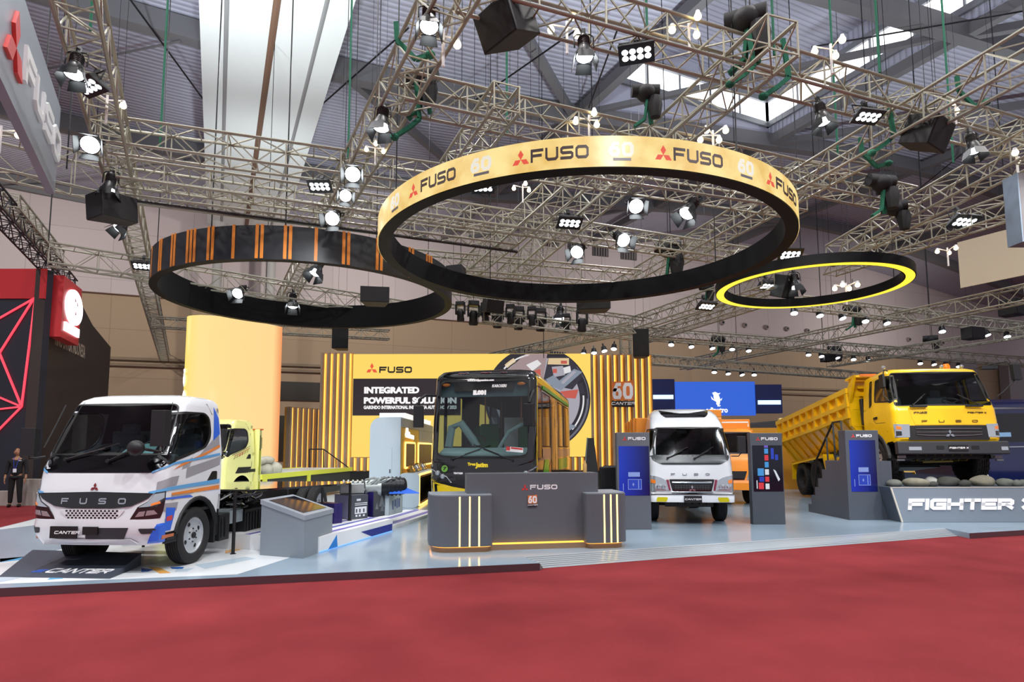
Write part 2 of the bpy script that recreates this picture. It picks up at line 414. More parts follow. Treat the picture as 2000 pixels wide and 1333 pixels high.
# ledges, windows, louvres and round vents of the back wall
mb = MB()
for (x0, y0), (x1, y1) in (((195, 699), (640, 716)), ((195, 711), (640, 727)), ((1480, 758), (1640, 762)), ((1500, 768), (1640, 773))):
    mb.bar(wall_pt(x0, y0, .1), wall_pt(x1, y1, .1), .25, .18)
struct(mb.build('trim_1', mat('ledge_tan', (140, 122, 100), .8), smooth=0), 'horizontal ledges of the back wall')
mb = MB()
for x0, x1, y0, y1 in ((543, 629, 745, 782), (543, 629, 812, 900)):
    p = [wall_pt(x0, y0, .12), wall_pt(x1, y0 + 3, .12), wall_pt(x1, y1 + 2, .12), wall_pt(x0, y1, .12)]
    mb.poly(p, WN * -.1)
struct(mb.build('window_1', mat('gallery_glass', (66, 62, 54), .15), smooth=0), 'dark gallery windows in the back wall')
for x, y, w_, h_ in ((1060, 462, 18, 18), (1110, 472, 16, 22), (1158, 477, 17, 22), (1213, 484, 17, 22), (1008, 681, 54, 17), (1075, 686, 30, 14)):
    mb = MB(); p = [wall_pt(x, y, .45), wall_pt(x + w_ * 1.8 if h_ > 17 else x + w_, y + 3, .45), wall_pt(x + w_ * 1.8 if h_ > 17 else x + w_, y + 3 + h_, .45), wall_pt(x, y + h_, .45)]
    mb.poly(p, WN * -.1, 0)
    for k in range(1, 6):
        mb.bar(p[0].lerp(p[1], k / 6) + WN * .04, p[3].lerp(p[2], k / 6) + WN * .04, .16, .1, 1)
    struct(mb.build('trim_vent', [mat('louvre_dark', (92, 88, 88), .7), mat('louvre_blade', (128, 122, 120), .6)], smooth=0), 'grey louvre in the back wall')
for i, (x, y) in enumerate(((1409, 631), (1453, 636), (1495, 640), (1535, 643), (1575, 647), (1773, 664), (1806, 668), (1838, 671))):
    p = wall_pt(x, y, .36); mb = MB()
    mb.cyl(p, p + WN * .25, .26, .2, 14, 0); mb.cyl(p + WN * .25, p + WN * .3, .12, .1, 10, 1)
    o = mb.build('round_vent', [mat('vent_ring', (150, 140, 134), .6), m_dark])
    tag(o, ['small round vent first in the row below the glowing yellow ring', 'round vent second in the row below the glowing yellow ring', 'round vent third in the row below the glowing yellow ring', 'round vent fourth in the row below the glowing yellow ring',
            'round vent fifth in the row below the glowing yellow ring', 'round vent above the dump bed, first of the farther three', 'round vent above the dump bed, middle of the farther three', 'round vent above the dump bed, last of the farther three'][i], 'vent', 'round vents on the back wall')
# wide columns at the right of the wall
mb = MB()
for x0, x1 in ((1866, 1900), (1960, 2010)):
    p = [wall_pt(x0, 600, 1.2), wall_pt(x1, 600, 1.2)]
    for q in p: q.z = 0
    mb.poly([p[0], p[1], p[1] - WN, p[0] - WN], (0, 0, 11.5))
struct(mb.build('wall_columns', mat('column_grey', (146, 138, 140), .7), smooth=0), 'wide grey wall columns')

# ------------------------------------------------------------------ roof
E2 = V((-.43, .903, 0)); E1 = V((.903, .43, 0))
UG = E1.dot(at_z(520, 200, 15)); LP = 92.0
def roof_z(u): return 17.6 + 3.6 * (1 - cos(2 * pi * (u - UG) / LP)) / 2
def roof_pt(u, v_, dz=0): return E1 * u + E2 * v_ + V((0, 0, roof_z(u) + dz))
def px_roof(px, py, dz=0):
    z = 17.0
    for _ in range(30):
        p = at_z(px, py, z); z = roof_z(E1.dot(p)) + dz
    return p
kc = px_roof(1500, 262); UC, VC = E1.dot(kc), E2.dot(kc)
UH = UC - 13.0; VH = VC - 34
us = sorted({UG + i * 2.0 for i in range(-22, 45)} | {UC, UH}); vs_ = sorted({-14 + 4.0 * i for i in range(0, 24)} | {VC, VH})
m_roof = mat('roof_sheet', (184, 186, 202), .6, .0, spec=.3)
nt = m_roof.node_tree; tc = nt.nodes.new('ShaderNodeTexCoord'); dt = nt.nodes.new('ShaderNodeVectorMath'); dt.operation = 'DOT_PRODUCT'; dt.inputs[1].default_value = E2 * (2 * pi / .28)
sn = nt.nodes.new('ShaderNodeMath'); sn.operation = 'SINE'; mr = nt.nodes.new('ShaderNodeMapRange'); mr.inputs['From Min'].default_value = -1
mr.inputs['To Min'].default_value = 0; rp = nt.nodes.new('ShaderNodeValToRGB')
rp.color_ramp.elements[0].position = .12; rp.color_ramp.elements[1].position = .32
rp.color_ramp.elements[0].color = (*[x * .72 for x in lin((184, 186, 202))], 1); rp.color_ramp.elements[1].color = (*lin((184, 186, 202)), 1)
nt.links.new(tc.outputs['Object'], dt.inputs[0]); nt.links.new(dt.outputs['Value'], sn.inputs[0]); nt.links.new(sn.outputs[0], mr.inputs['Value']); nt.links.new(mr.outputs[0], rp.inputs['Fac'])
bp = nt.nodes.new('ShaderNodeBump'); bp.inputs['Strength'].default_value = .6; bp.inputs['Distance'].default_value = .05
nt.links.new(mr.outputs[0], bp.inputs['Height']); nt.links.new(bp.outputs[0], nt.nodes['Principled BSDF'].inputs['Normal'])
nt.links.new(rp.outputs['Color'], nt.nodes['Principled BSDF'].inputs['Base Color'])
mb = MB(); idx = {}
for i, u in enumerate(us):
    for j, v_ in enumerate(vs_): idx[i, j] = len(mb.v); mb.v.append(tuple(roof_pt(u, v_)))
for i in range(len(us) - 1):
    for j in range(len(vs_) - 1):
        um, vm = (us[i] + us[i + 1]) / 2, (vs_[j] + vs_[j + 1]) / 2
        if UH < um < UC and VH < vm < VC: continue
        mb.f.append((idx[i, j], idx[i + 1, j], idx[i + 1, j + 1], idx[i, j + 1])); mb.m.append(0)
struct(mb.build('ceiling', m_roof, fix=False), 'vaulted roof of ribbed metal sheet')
# roof lantern: raised box with clerestory glazing
zb = roof_z(UC); h0, h1, h2 = .5, 2.0, 2.9
def lp(u, v_, z): return E1 * u + E2 * v_ + V((0, 0, z))
mb = MB(); corners = [(UH, VH), (UC, VH), (UC, VC), (UH, VC)]
for k in range(4):
    (ua, va), (ub, vb) = corners[k], corners[(k + 1) % 4]
    za, zb2 = roof_z(ua), roof_z(ub)
    for lo, hi in ((-.1, h0), (h1, h2)):
        mb.add([lp(ua, va, (za if lo < 0 else zb) + lo), lp(ub, vb, (zb2 if lo < 0 else zb) + lo), lp(ub, vb, zb + hi), lp(ua, va, zb + hi)], [(0, 1, 2, 3)], 0)
    L_ = (V((ub, vb)) - V((ua, va))).length; n = max(2, int(L_ / 2.1))
    for i in range(n + 1):
        u, v_ = ua + (ub - ua) * i / n, va + (vb - va) * i / n
        mb.bar(lp(u, v_, zb + h0 - .05), lp(u, v_, zb + h1 + .05), (.22 if i in (0, n) else .1), None, 1)
    mb.bar(lp(ua, va, zb + h0), lp(ub, vb, zb + h0), .3, .3, 1); mb.bar(lp(ua, va, zb + h1), lp(ub, vb, zb + h1), .3, .3, 1)
struct(mb.build('ceiling_lantern', [m_roof, m_steel], smooth=0, fix=False), 'raised roof lantern frame')
mb = MB(); mb.add([lp(u, v_, zb + h2) for u, v_ in corners], [(0, 1, 2, 3)])
struct(mb.build('ceiling_lantern_top', m_roof, smooth=0, fix=False), 'ribbed top of the roof lantern')
mb = MB()
for k in range(4):
    (ua, va), (ub, vb) = corners[k], corners[(k + 1) % 4]
    mb.add([lp(ua, va, zb + h0), lp(ub, vb, zb + h0), lp(ub, vb, zb + h1), lp(ua, va, zb + h1)], [(0, 1, 2, 3)])
struct(mb.build('window_2', mat('clerestory_glass', (255, 255, 255), .5, emit=(250, 252, 255), es=1.9), smooth=0, fix=False), 'bright clerestory glazing of the roof lantern')
# arched roof beams, purlins and struts
def sweep_u(v_, u0, u1, w_, h_, dz, step=2.5):
    mb = MB(); n = max(1, int((u1 - u0) / step)); rings = []
    for i in range(n + 1):
        u = u0 + (u1 - u0) * i / n; p = roof_pt(u, v_, dz)
        rings.append([p - E2 * w_ / 2, p + E2 * w_ / 2, p + E2 * w_ / 2 + V((0, 0, h_)), p - E2 * w_ / 2 + V((0, 0, h_))])
    return mb.loft(rings)
m_beam = mat('roof_beam', (112, 112, 114), .6)
VG = VC
for k in range(-3, 4):
    v_ = VC + k * 10.5
    if v_ > 58 or v_ < -8: continue
    mb = sweep_u(v_, UG - 40, UG - 2.1, .55, .8, -.85)
    mb.merge(sweep_u(v_, UG + 2.1, UG + 80, .55, .8, -.85))
    struct(mb.build('trim_beam', m_beam), 'arched steel roof beam')
mb = MB()
for u in (UG - 14, UG + 14, UC, UC + 14, UC + 28):
    mb.bar(roof_pt(u, -8, -.5), roof_pt(u, 56, -.5), .4, .5)
for k in range(-3, 3):
    v_ = VC + k * 10.5
    mb.bar(roof_pt(UG + 3, v_, -.6), roof_pt(UG + 14, v_ + 10.5, -.6), .3, .35)
    mb.bar(roof_pt(UC + 14, v_, -.6), roof_pt(UC, v_ + 10.5, -.6), .3, .35)
    mb.bar(roof_pt(UC, v_, -.4), roof_pt(UC - 13, v_ + 10.5, -.4), .25, .25)
    mb.cyl(roof_pt(UG - 3, v_, -.9), roof_pt(UG - 14, v_ + 10.5, -.9), .05, n=6)
struct(mb.build('trim_purlin', m_beam, smooth=0), 'purlins and struts under the roof')
mb = MB()
for (xa, ya), (xb, yb) in (((255, 0), (412, 215)), ((628, 205), (798, 55)), ((925, 198), (1132, 54)), ((1585, 92), (1998, 22)), ((1205, 60), (1150, 210)), ((1720, 430), (1880, 300))):
    mb.cyl(px_roof(xa, ya, -1.0), px_roof(xb, yb, -1.0), .035, n=5)
struct(mb.build('trim_bracing', m_dark), 'thin dark bracing rods under the roof')
# white box girder along the valley
p0, p1 = E1 * UG + E2 * 4, E1 * UG + E2 * 50
mb = MB(); zg = 16.2
def gx(off, z, v_): return E1 * (UG + off) + E2 * v_ + V((0, 0, z))
prof = [(-2.3, zg + 1.4), (-2.3, zg), (-1.55, zg), (-1.55, zg + .18), (-1.4, zg + .18), (-1.4, zg), (-.12, zg), (-.12, zg + .3), (.12, zg + .3), (.12, zg), (1.4, zg), (1.4, zg + .18), (1.55, zg + .18), (1.55, zg), (2.3, zg), (2.3, zg + 1.4)]
mb.loft([[gx(o_, z, v_) for o_, z in prof] for v_ in (0, 43.5)])
gir = struct(mb.build('trim_girder', mat('girder_white', (236, 242, 240), .6), smooth=0), 'long white box girder under the roof')
mb = MB()
for off, r, m in ((-1.47, .09, 0), (0, .14, 1), (.08, .05, 2), (1.47, .09, 0)):
    mb.cyl(gx(off, zg + .06, 0), gx(off, zg + .06, 43.4), r, n=8, m=m)
struct(mb.build('girder_pipes', [mat('pipe_grey', (150, 152, 152), .5), mat('pipe_rust', (120, 92, 74), .7), m_dark], gir), 'pipes in the grooves of the girder')
mb = MB()
for off in (-1.6, 1.6):
    mb.cyl(gx(off, 0, 43.2), gx(off, zg, 43.2), .3, n=12); mb.cyl(gx(off, zg - .9, 43.2), gx(off, zg, 43.2), .5, n=12)
struct(mb.build('trim_downpipe', mat('pipe_white', (176, 174, 170), .6)), 'down pipes on the back wall')
# ------------------------------------------------------------------ hanging rings
def project(p):
    x, y, z = p[0], p[1], p[2] - CAMZ
    c, s = cos(PITCH), sin(PITCH); d = c * y + s * z; q = -s * y + c * z
    u, v = x / d * FPX, q / d * FPX
    c, s = cos(ROLL), sin(ROLL)
    return 1000 + c * u + s * v, PPY - (-s * u + c * v)
def ring_geo(cx, cy, r, H): return V((cx * H, cy * H, 0)), r * H, CAMZ + H
def ang_for(px, c, r, z):
    lo, hi = -pi + .35, -.2
    a_l, a_r = -pi / 2, -pi / 2
    best = min((abs(project((c.x + r * cos(a), c.y + r * sin(a), z))[0] - px), a) for a in [lo + (hi - lo) * i / 1500 for i in range(1501)])
    return best[1]
def ring_shell(mb, c, ro, ri, z0, z1, m_out=0, m_in=1, m_bot=1, n=128):
    for r0, za, r1, zb_, m in ((ro, z0, ro, z1, m_out), (ri, z1, ri, z0, m_in), (ri, z0, ro, z0, m_bot), (ro, z1, ri, z1, m_in)):
        vs = [(c.x + r0 * cos(2 * pi * i / n), c.y + r0 * sin(2 * pi * i / n), za) for i in range(n)] + [(c.x + r1 * cos(2 * pi * i / n), c.y + r1 * sin(2 * pi * i / n), zb_) for i in range(n)]
        mb.add(vs, [(i, (i + 1) % n, n + (i + 1) % n, n + i) for i in range(n)], m)
m_ringblk = mat('ring_black', (12, 13, 16), .6, spec=.15)
m_ringnavy = mat('ring_charcoal', (30, 33, 40), .45)
m_led = mat('led_yellow', (30, 24, 10), .35, emit=(242, 208, 120), es=1.0)
nt = m_led.node_tree
tc = nt.nodes.new('ShaderNodeTexCoord'); nz = nt.nodes.new('ShaderNodeTexNoise'); nz.inputs['Scale'].default_value = 2.2; nz.inputs['Detail'].default_value = 6
rp = nt.nodes.new('ShaderNodeValToRGB'); rp.color_ramp.elements[0].position = .35; rp.color_ramp.elements[1].position = .62
rp.color_ramp.elements[0].color = (*lin((232, 190, 104)), 1); rp.color_ramp.elements[1].color = (*lin((252, 226, 150)), 1)
nt.links.new(tc.outputs['Object'], nz.inputs['Vector']); nt.links.new(nz.outputs['Fac'], rp.inputs['Fac']); nt.links.new(rp.outputs['Color'], nt.nodes['Principled BSDF'].inputs['Emission Color'])
e_red = mat('led_red', (40, 10, 10), .4, emit=(228, 84, 64), es=1.0)
e_ink = mat('led_ink', (30, 22, 26), .4, emit=(52, 32, 30), es=.8)
e_pale = mat('led_pale', (60, 60, 60), .4, emit=(226, 220, 206), es=1.0)
e_gold = mat('led_gold', (50, 40, 10), .4, emit=(238, 214, 96), es=1.0)
m_orange = mat('stripe_orange', (226, 138, 48), .45)

def cyl_fn(c, r, a0, z): return lambda x, zz, off: (c.x + (r + off) * cos(a0 + x / r), c.y + (r + off) * sin(a0 + x / r), z + zz)
c1, r1, z1 = ring_geo(.3634, 3.177, 1.0445, 4.0)
hR = .475
t = thing('led_ring', 'largest hanging ring, its outer band a yellow screen with red marks and dark letters', 'ring', (c1.x, c1.y, z1), 0)
mb = MB(); ring_shell(mb, V((0, 0, 0)), r1 - .012, r1 - .24, 0.0, hR - .005, 0, 0, 0); mb.build('ring_frame', m_ringblk, t, smooth=50)
mb = MB(); n = 160
vs = [((r1) * cos(2 * pi * i / n), (r1) * sin(2 * pi * i / n), z) for z in (.012, hR) for i in range(n)]
mb.add(vs, [(i, (i + 1) % n, n + (i + 1) % n, n + i) for i in range(n)])
scr = mb.build('screen_band', m_led, t, smooth=50, fix=False)
O0 = V((0, 0, 0)); m_slate = mat('led_slate', (40, 40, 50), .4, emit=(84, 76, 82), es=.8)
for mx, x0, x1 in ((807, 822, 890), (1017, 1037, 1150), (1296, 1316, 1412), (1506, 1517, 1558)):
    mb = MB(); a = ang_for(mx, c1, r1, z1); put(mb, diamonds(.22), cyl_fn(O0, r1, a, .14), 0, .006); mb.build('diamond_logo', e_red, scr, smooth=0, fix=False)
    a0, a1 = ang_for(x0, c1, r1, z1), ang_for(x1, c1, r1, z1)
    wl = min((a1 - a0) * r1, 1.05); q, wd = strokes('FUSO', .2, 1.3, .22, .2)
    mb = MB(); put(mb, [[(x * wl / wd, z) for x, z in p] for p in q], cyl_fn(O0, r1, a0, .145), 0, .006); mb.build('name_lettering', e_ink, scr, smooth=0, fix=False)
for x in (771, 940, 1215, 1459):
    a = ang_for(x, c1, r1, z1); mb = MB()
    put(mb, [[(-.13, .1), (.13, .1), (.13, .14), (-.13, .14)]], cyl_fn(O0, r1, a, .0), 1, .006)
    put(mb, shift(strokes('60', .22, .8, .24, .12)[0], -.19, .16), cyl_fn(O0, r1, a, 0), 0, .006)
    mb.build('anniversary_logo', [e_pale, m_slate], scr, smooth=0, fix=False)
def ring_cables(t, c, r, z, angs):
    for a in angs:
        mb = MB(); u = E1.dot(V((c.x + r * cos(a), c.y + r * sin(a), 0)))
        mb.cyl((r * cos(a), r * sin(a), .1), (r * cos(a), r * sin(a), roof_z(u) - z - .05), .012, n=5); mb.build('hanging_cable', m_dark, t)
ring_cables(t, c1, r1 - .12, z1, (R(-150), R(-60), R(30), R(120)))

c2, r2, z2 = ring_geo(-1.3743, 4.162, .9595, 4.3); hR2 = .80
t = thing('striped_ring', 'hanging charcoal ring with groups of upright orange stripes, partly behind the yellow screen ring', 'ring', (c2.x, c2.y, z2))
mb = MB(); ring_shell(mb, O0, r2, r2 - .2, 0, hR2, 1, 0, 0); mb.build('ring_body', [m_ringblk, m_ringnavy], t, smooth=50)
ring_cables(t, c2, r2 - .1, z2, (R(-140), R(-50), R(40), R(130)))
for x, k in ((296, 1), (313, 2), (338, 2), (373, 3), (411, 2), (456, 1), (507, 2), (562, 2), (617, 1), (676, 2), (741, 2), (803, 2), (838, 3)):
    a = ang_for(x, c2, r2, z2 + .4)
    for j in range(k):
        dx = (j - (k - 1) / 2) * .115
        mb = MB(); put(mb, [[(dx - .036, .02), (dx + .036, .02), (dx + .036, hR2 + .02), (dx - .036, hR2 + .02)]], cyl_fn(O0, r2, a, 0), 0, .01); mb.build('orange_stripe', m_orange, t, smooth=0)
c3, r3, z3 = ring_geo(1.8835, 3.839, .567, 4.3); hR3 = .24
t = thing('glowing_ring', 'smallest hanging ring, black with a glowing yellow light band underneath', 'ring', (c3.x, c3.y, z3))
ring_cables(t, c3, r3 - .13, z3, (R(-120), R(0), R(120)))
mb = MB(); ring_shell(mb, O0, r3, r3 - .27, 0, hR3, 0, 0, 0, 96); mb.build('ring_body', m_ringblk, t, smooth=50)
mb = MB(); n = 96
vs = [((r) * cos(2 * pi * i / n), (r) * sin(2 * pi * i / n), -.006) for r in (r3 - .23, r3 - .025) for i in range(n)]
mb.add(vs, [(i, (i + 1) % n, n + (i + 1) % n, n + i) for i in range(n)])
mb.build('light_band', mat('ring_glow', (80, 70, 20), .4, emit=(250, 222, 62), es=1.35), t, smooth=0, fix=False)

# ------------------------------------------------------------------ trusses
TRUSSES = 0
def truss_mesh(L, w_, h_, seg=None, rc=.03, rb=.015, tri=False):
    mb = MB(); n = max(2, round(L / (seg or h_ * 1.05))); d = L / n
    ch = [(sy * w_ / 2, sz * h_ / 2) for sy in (-1, 1) for sz in (-1, 1)]
    for y, z in ch: mb.cyl((0, y, z), (L, y, z), rc, n=6)
    def seg_(a, b): mb.cyl(a, b, rb, n=4, cap=False)
    for i in range(n + 1):
        x = i * d
        for a, b in ((0, 1), (2, 3), (0, 2), (1, 3)):
            if i % 2 == 0 or (a, b) in ((0, 2), (1, 3)): seg_((x, *ch[a]), (x, *ch[b]))
        if i < n:
            f = i % 2
            for a, b in ((0, 1), (2, 3), (0, 2), (1, 3)):
                seg_((x, *ch[a if f else b]), (x + d, *ch[b if f else a]))
    return mb
def truss(label, p0, p1, w_=.5, h_=.5, group='aluminium lighting trusses', m=None, name='lighting_truss', rc=.03, rb=.015):
    p0, p1 = V(p0), V(p1); d = p1 - p0
    mb = truss_mesh(d.length, w_, h_, rc=rc, rb=rb)
    o = mb.build(name, m or m_alu, smooth=60, fix=False)
    x = d.normalized(); y = V((0, 0, 1)).cross(x).normalized(); z = x.cross(y)
    M = M4()
    for i, a in enumerate((x, y, z)):
        for j in range(3): M[j][i] = a[j]
    M.translation = p0; o.matrix_world = M
    return tag(o, label, 'truss', group)
def tz(x0, y0, x1, y1, z, label, w_=.5, h_=.5, **k):
    return truss(label, at_z(x0, y0, z), at_z(x1, y1, z), w_, h_, **k)
Z = 7.6
tz(900, -35, 2090, 300, 7.9, 'long truss crossing the top of the picture above the yellow screen ring')
tz(785, 180, 1775, 392, Z, 'truss passing just behind the top of the yellow screen ring, below the topmost one', .45, .5)
tz(205, 262, 860, 352, Z, 'upper of the two level trusses over the striped ring')
tz(232, 336, 760, 410, 7.4, 'lower of the two level trusses over the striped ring', .5, .42)
tz(250, 372, 1000, 470, 7.3, 'truss hung close under the lower level truss above the striped ring', .5, .38)
tz(95, 497, 830, 612, 7.0, 'truss seen through the hole of the striped ring', .5, .55)
tz(300, 630, 760, 655, 6.9, 'far low truss behind the tall curved yellow screen', .5, .4)
tz(870, 583, 1265, 636, 6.9, 'far truss carrying the row of black moving lamps', .5, .5)
tz(940, 620, 1240, 655, 6.2, 'lower far truss under the row of black moving lamps', .4, .35)
tz(800, 508, 1245, 546, 7.2, 'level truss across the lower part of the big ring opening', .5, .5)
tz(780, 402, 1520, 512, 7.3, 'level truss across the middle of the big ring opening', .5, .4)
tz(1020, 318, 1560, 402, 7.4, 'level truss just under the top edge of the big ring opening', .5, .42)
tz(120, -140, 322, 700, 7.6, 'truss running away from the camera beside the hanging grey name sign', .5, .5)
tz(905, -60, 545, 605, 7.6, 'truss running away from above the big ring to behind the striped ring', .5, .5)
tz(1122, 345, 895, 545, 7.4, 'steep truss left of centre inside the big ring opening', .5, .5)
tz(1530, 68, 985, 545, 7.5, 'long truss running through the middle of the big ring opening', .5, .5)
tz(2100, 52, 1205, 566, 7.5, 'truss running away past the right end of the big ring', .5, .5)
tz(2100, 240, 1630, 497, 7.3, 'truss at right running away above the glowing yellow ring', .5, .5)
tz(2100, 362, 1620, 524, 7.1, 'truss at right just above the beige hanging banner', .5, .45)
tz(990, 190, 880, 340, 7.5, 'short truss dropping behind the left top of the yellow screen ring', .45, .45)
tz(-80, 285, 240, 362, 7.5, 'truss at the far left passing behind the hanging grey name sign', .6, .75)
tz(-30, 372, 135, 560, 7.9, 'black truss above the red and black neighbouring stand', .5, .5, m=mat('truss_black', (28, 28, 34), .5), group='black trusses')
tz(20, 390, 112, 500, 8.1, 'thin bare truss beside the black truss of the neighbouring stand', .35, .35)
tz(1560, 592, 2090, 652, 6.6, 'far right truss carrying the dark lamps above the dump truck', .4, .4)
tz(1335, 714, 2090, 556, 6.4, 'far truss running from above the white truck up to the far right', .5, .5)
tz(1255, 652, 2090, 714, 6.4, 'long far truss with small lit spots, ending behind the dump truck beacon', .5, .45)
tz(1620, 710, 2090, 634, 6.2, 'far truss rising to the right behind the dump truck cab', .4, .4)
tz(1255, 702, 1780, 742, 5.6, 'lowest far truss, over the blue screen', .4, .4)
tz(1245, 632, 1500, 545, 6.9, 'truss rising to the right from the tower, upper one', .5, .5)
tz(1255, 662, 1500, 582, 6.5, 'truss rising to the right from the tower, lower one', .5, .35)
tz(880, 716, 1235, 640, 6.0, 'thin far truss rising to the tower above the big wall screen', .35, .35)
# tower
tp = at_y(1222, 700, 27.2)
o = truss('upright truss tower behind the slatted wall, right of the bus', (tp.x, tp.y, .1), (tp.x, tp.y + .001, 7.4), .42, .42); 
m_blackpipe = mat('pipe_black', (40, 36, 34), .5)
mb = MB(); mb.cyl(at_z(250, 390, 7.1), at_z(1010, 492, 7.1), .045, n=8)
tag(mb.build('lighting_bar', m_blackpipe), 'dark bar slung under the level truss above the striped ring', 'bar')

# ------------------------------------------------------------------ lamps, speakers, hoists on the trusses
def proto_par():
    t = thing('spot_lamp', 'x', 'lamp')
    mb = MB(); mb.tube([(-.17, 0, -.34), (-.17, 0, -.1), (-.12, 0, -.05), (.12, 0, -.05), (.17, 0, -.1), (.17, 0, -.34)], .014, 6); mb.box((0, 0, -.0), (.07, .07, .12)); mb.build('yoke', m_black, t)
    mb = MB(); mb.lathe([(.0, -.1), (.085, -.1), (.1, -.14), (.1, -.34), (.125, -.4), (.165, -.5), (.165, -.545), (.15, -.545)], 18)
    for k in range(5): mb.lathe([(.1, -.16 - k * .035), (.112, -.165 - k * .035), (.1, -.175 - k * .035)], 18)
    mb.build('lamp_body', m_black, t)
    mb = MB(); mb.lathe([(.0, -.549), (.148, -.548)], 18); mb.build('lens', m_lamp_e, t, fix=False)
    for a in (0, 90, 180, 270):
        mb = MB(); T = M4.Rotation(R(a), 4, 'Z')
        mb.poly([T @ V(p) for p in ((-.12, .155, -.54), (.12, .155, -.54), (.15, .215, -.74), (-.15, .215, -.74))], T @ V((0, .008, .003)))
        mb.build('barn_door', m_black, t, smooth=0)
    return t
def proto_flood():
    t = thing('flood_lamp', 'x', 'lamp')
    mb = MB(); mb.tube([(-.3, 0, -.28), (-.3, 0, -.06), (.3, 0, -.06), (.3, 0, -.28)], .014, 6); mb.box((0, 0, 0), (.08, .06, .14)); mb.build('yoke', m_black, t)
    mb = MB(); mb.loft([[(-.22, -.1, -.2), (.22, -.1, -.2), (.22, .1, -.2), (-.22, .1, -.2)], [(-.3, -.2, -.34), (.3, -.2, -.34), (.3, .2, -.34), (-.3, .2, -.34)], [(-.3, -.2, -.37), (.3, -.2, -.37), (.3, .2, -.37), (-.3, .2, -.37)]])
    for k in range(-3, 4): mb.box((k * .055, 0, -.19), (.012, .18, .05))
    mb.build('lamp_body', m_black, t, smooth=0)
    mb = MB()
    for k in range(4):
        for j in (-1, 1): mb.lathe([(0, -.3745), (.055, -.374)], 10, T=M4.Translation((-.19 + k * .127, j * .06, 0)))
    mb.build('lens', m_lamp_e, t, fix=False)
    return t
def proto_cluster(k=3):
    t = thing('warm_lamp_cluster', 'x', 'lamp')
    mb = MB(); mb.cyl((0, 0, -.45), (0, 0, .1), .022, n=8)
    for i in range(k): a = 2 * pi * i / k + .5; mb.cyl((0, 0, 0), (.26 * cos(a), .26 * sin(a), .1), .013, n=6)
    mb.build('stem', m_wht, t)
    for i in range(k):
        a = 2 * pi * i / k + .5; c = (.26 * cos(a), .26 * sin(a), .0)
        mb = MB(); mb.ell(c, (.058, .058, .058), 0, 12, 8); b = mb.build('lamp', m_bulb_e, t)
        mb = MB(); mb.cyl((c[0], c[1], c[2] + .045), (c[0], c[1], c[2] + .1), .045, .03, 10); mb.build('socket', m_wht, b)
    return t
m_wht = m_white
def proto_head():
    t = thing('moving_lamp', 'x', 'lamp')
    mb = MB(); mb.box((0, 0, -.07), (.3, .22, .14)); mb.build('base', m_black, t, smooth=0, bevel=.02)
    for s in (-1, 1):
        mb = MB(); mb.box((s * .15, 0, -.28), (.05, .12, .34)); mb.build('arm', m_black, t, smooth=0, bevel=.015)
    mb = MB(); mb.lathe([(0, .14), (.08, .14), (.12, .08), (.12, -.12), (.135, -.2), (.12, -.26), (0, -.26)], 14, T=M4.Translation((0, 0, -.42)) @ M4.Rotation(R(16), 4, 'X')); mb.build('head', m_black, t)
    return t
def proto_small():
    t = thing('small_spot', 'x', 'lamp')
    mb = MB(); mb.box((0, 0, -.06), (.05, .05, .2)); mb.lathe([(0, -.12), (.1, -.14), (.14, -.36), (.125, -.36)], 12); mb.build('lamp_body', m_dark, t)
    mb = MB(); mb.lathe([(0, -.364), (.122, -.363)], 12); mb.build('lens', m_lamp_e, t, fix=False)
    return t
PROTO = {}
def place(kind, px, py, z, label, rx=0, rz=0, s=1.0, group=None, off=(0, 0, -.4), lit=True):
    f = {'par': proto_par, 'flood': proto_flood, 'cluster': proto_cluster, 'head': proto_head, 'small': proto_small, 'cluster2': lambda: proto_cluster(2), 'cluster4': lambda: proto_cluster(4)}[kind]
    if kind not in PROTO: PROTO[kind] = o = f()
    else: o = copy_tree(PROTO[kind])
    s = s * {'par': .8, 'flood': .9}.get(kind, 1)
    Rm = M4.Rotation(rz, 4, 'Z') @ M4.Rotation(rx, 4, 'X') @ M4.Scale(s, 4)
    p = at_z(px, py, z)
    o.matrix_world = M4.Translation(p - Rm @ V(off)) @ Rm
    o['label'] = label; o['category'] = 'lamp'
    if (px, py) in ((179, 280), (674, 380), (690, 338), (1850, 484), (899, 612), (1652, 553), (733, 283), (866, 58)):
        q = o.matrix_world @ V((0, 0, 0)); mb = MB(); mi = o.matrix_world.inverted(); mb.cyl(mi @ q, mi @ V((q.x, q.y, roof_z(E1.dot(q)) + .03)), .008 / s, n=5); mb.build('hanging_cable', m_dark, o)
    if group: o['group'] = group
    return o
Gp = 'spot lamps with barn doors'
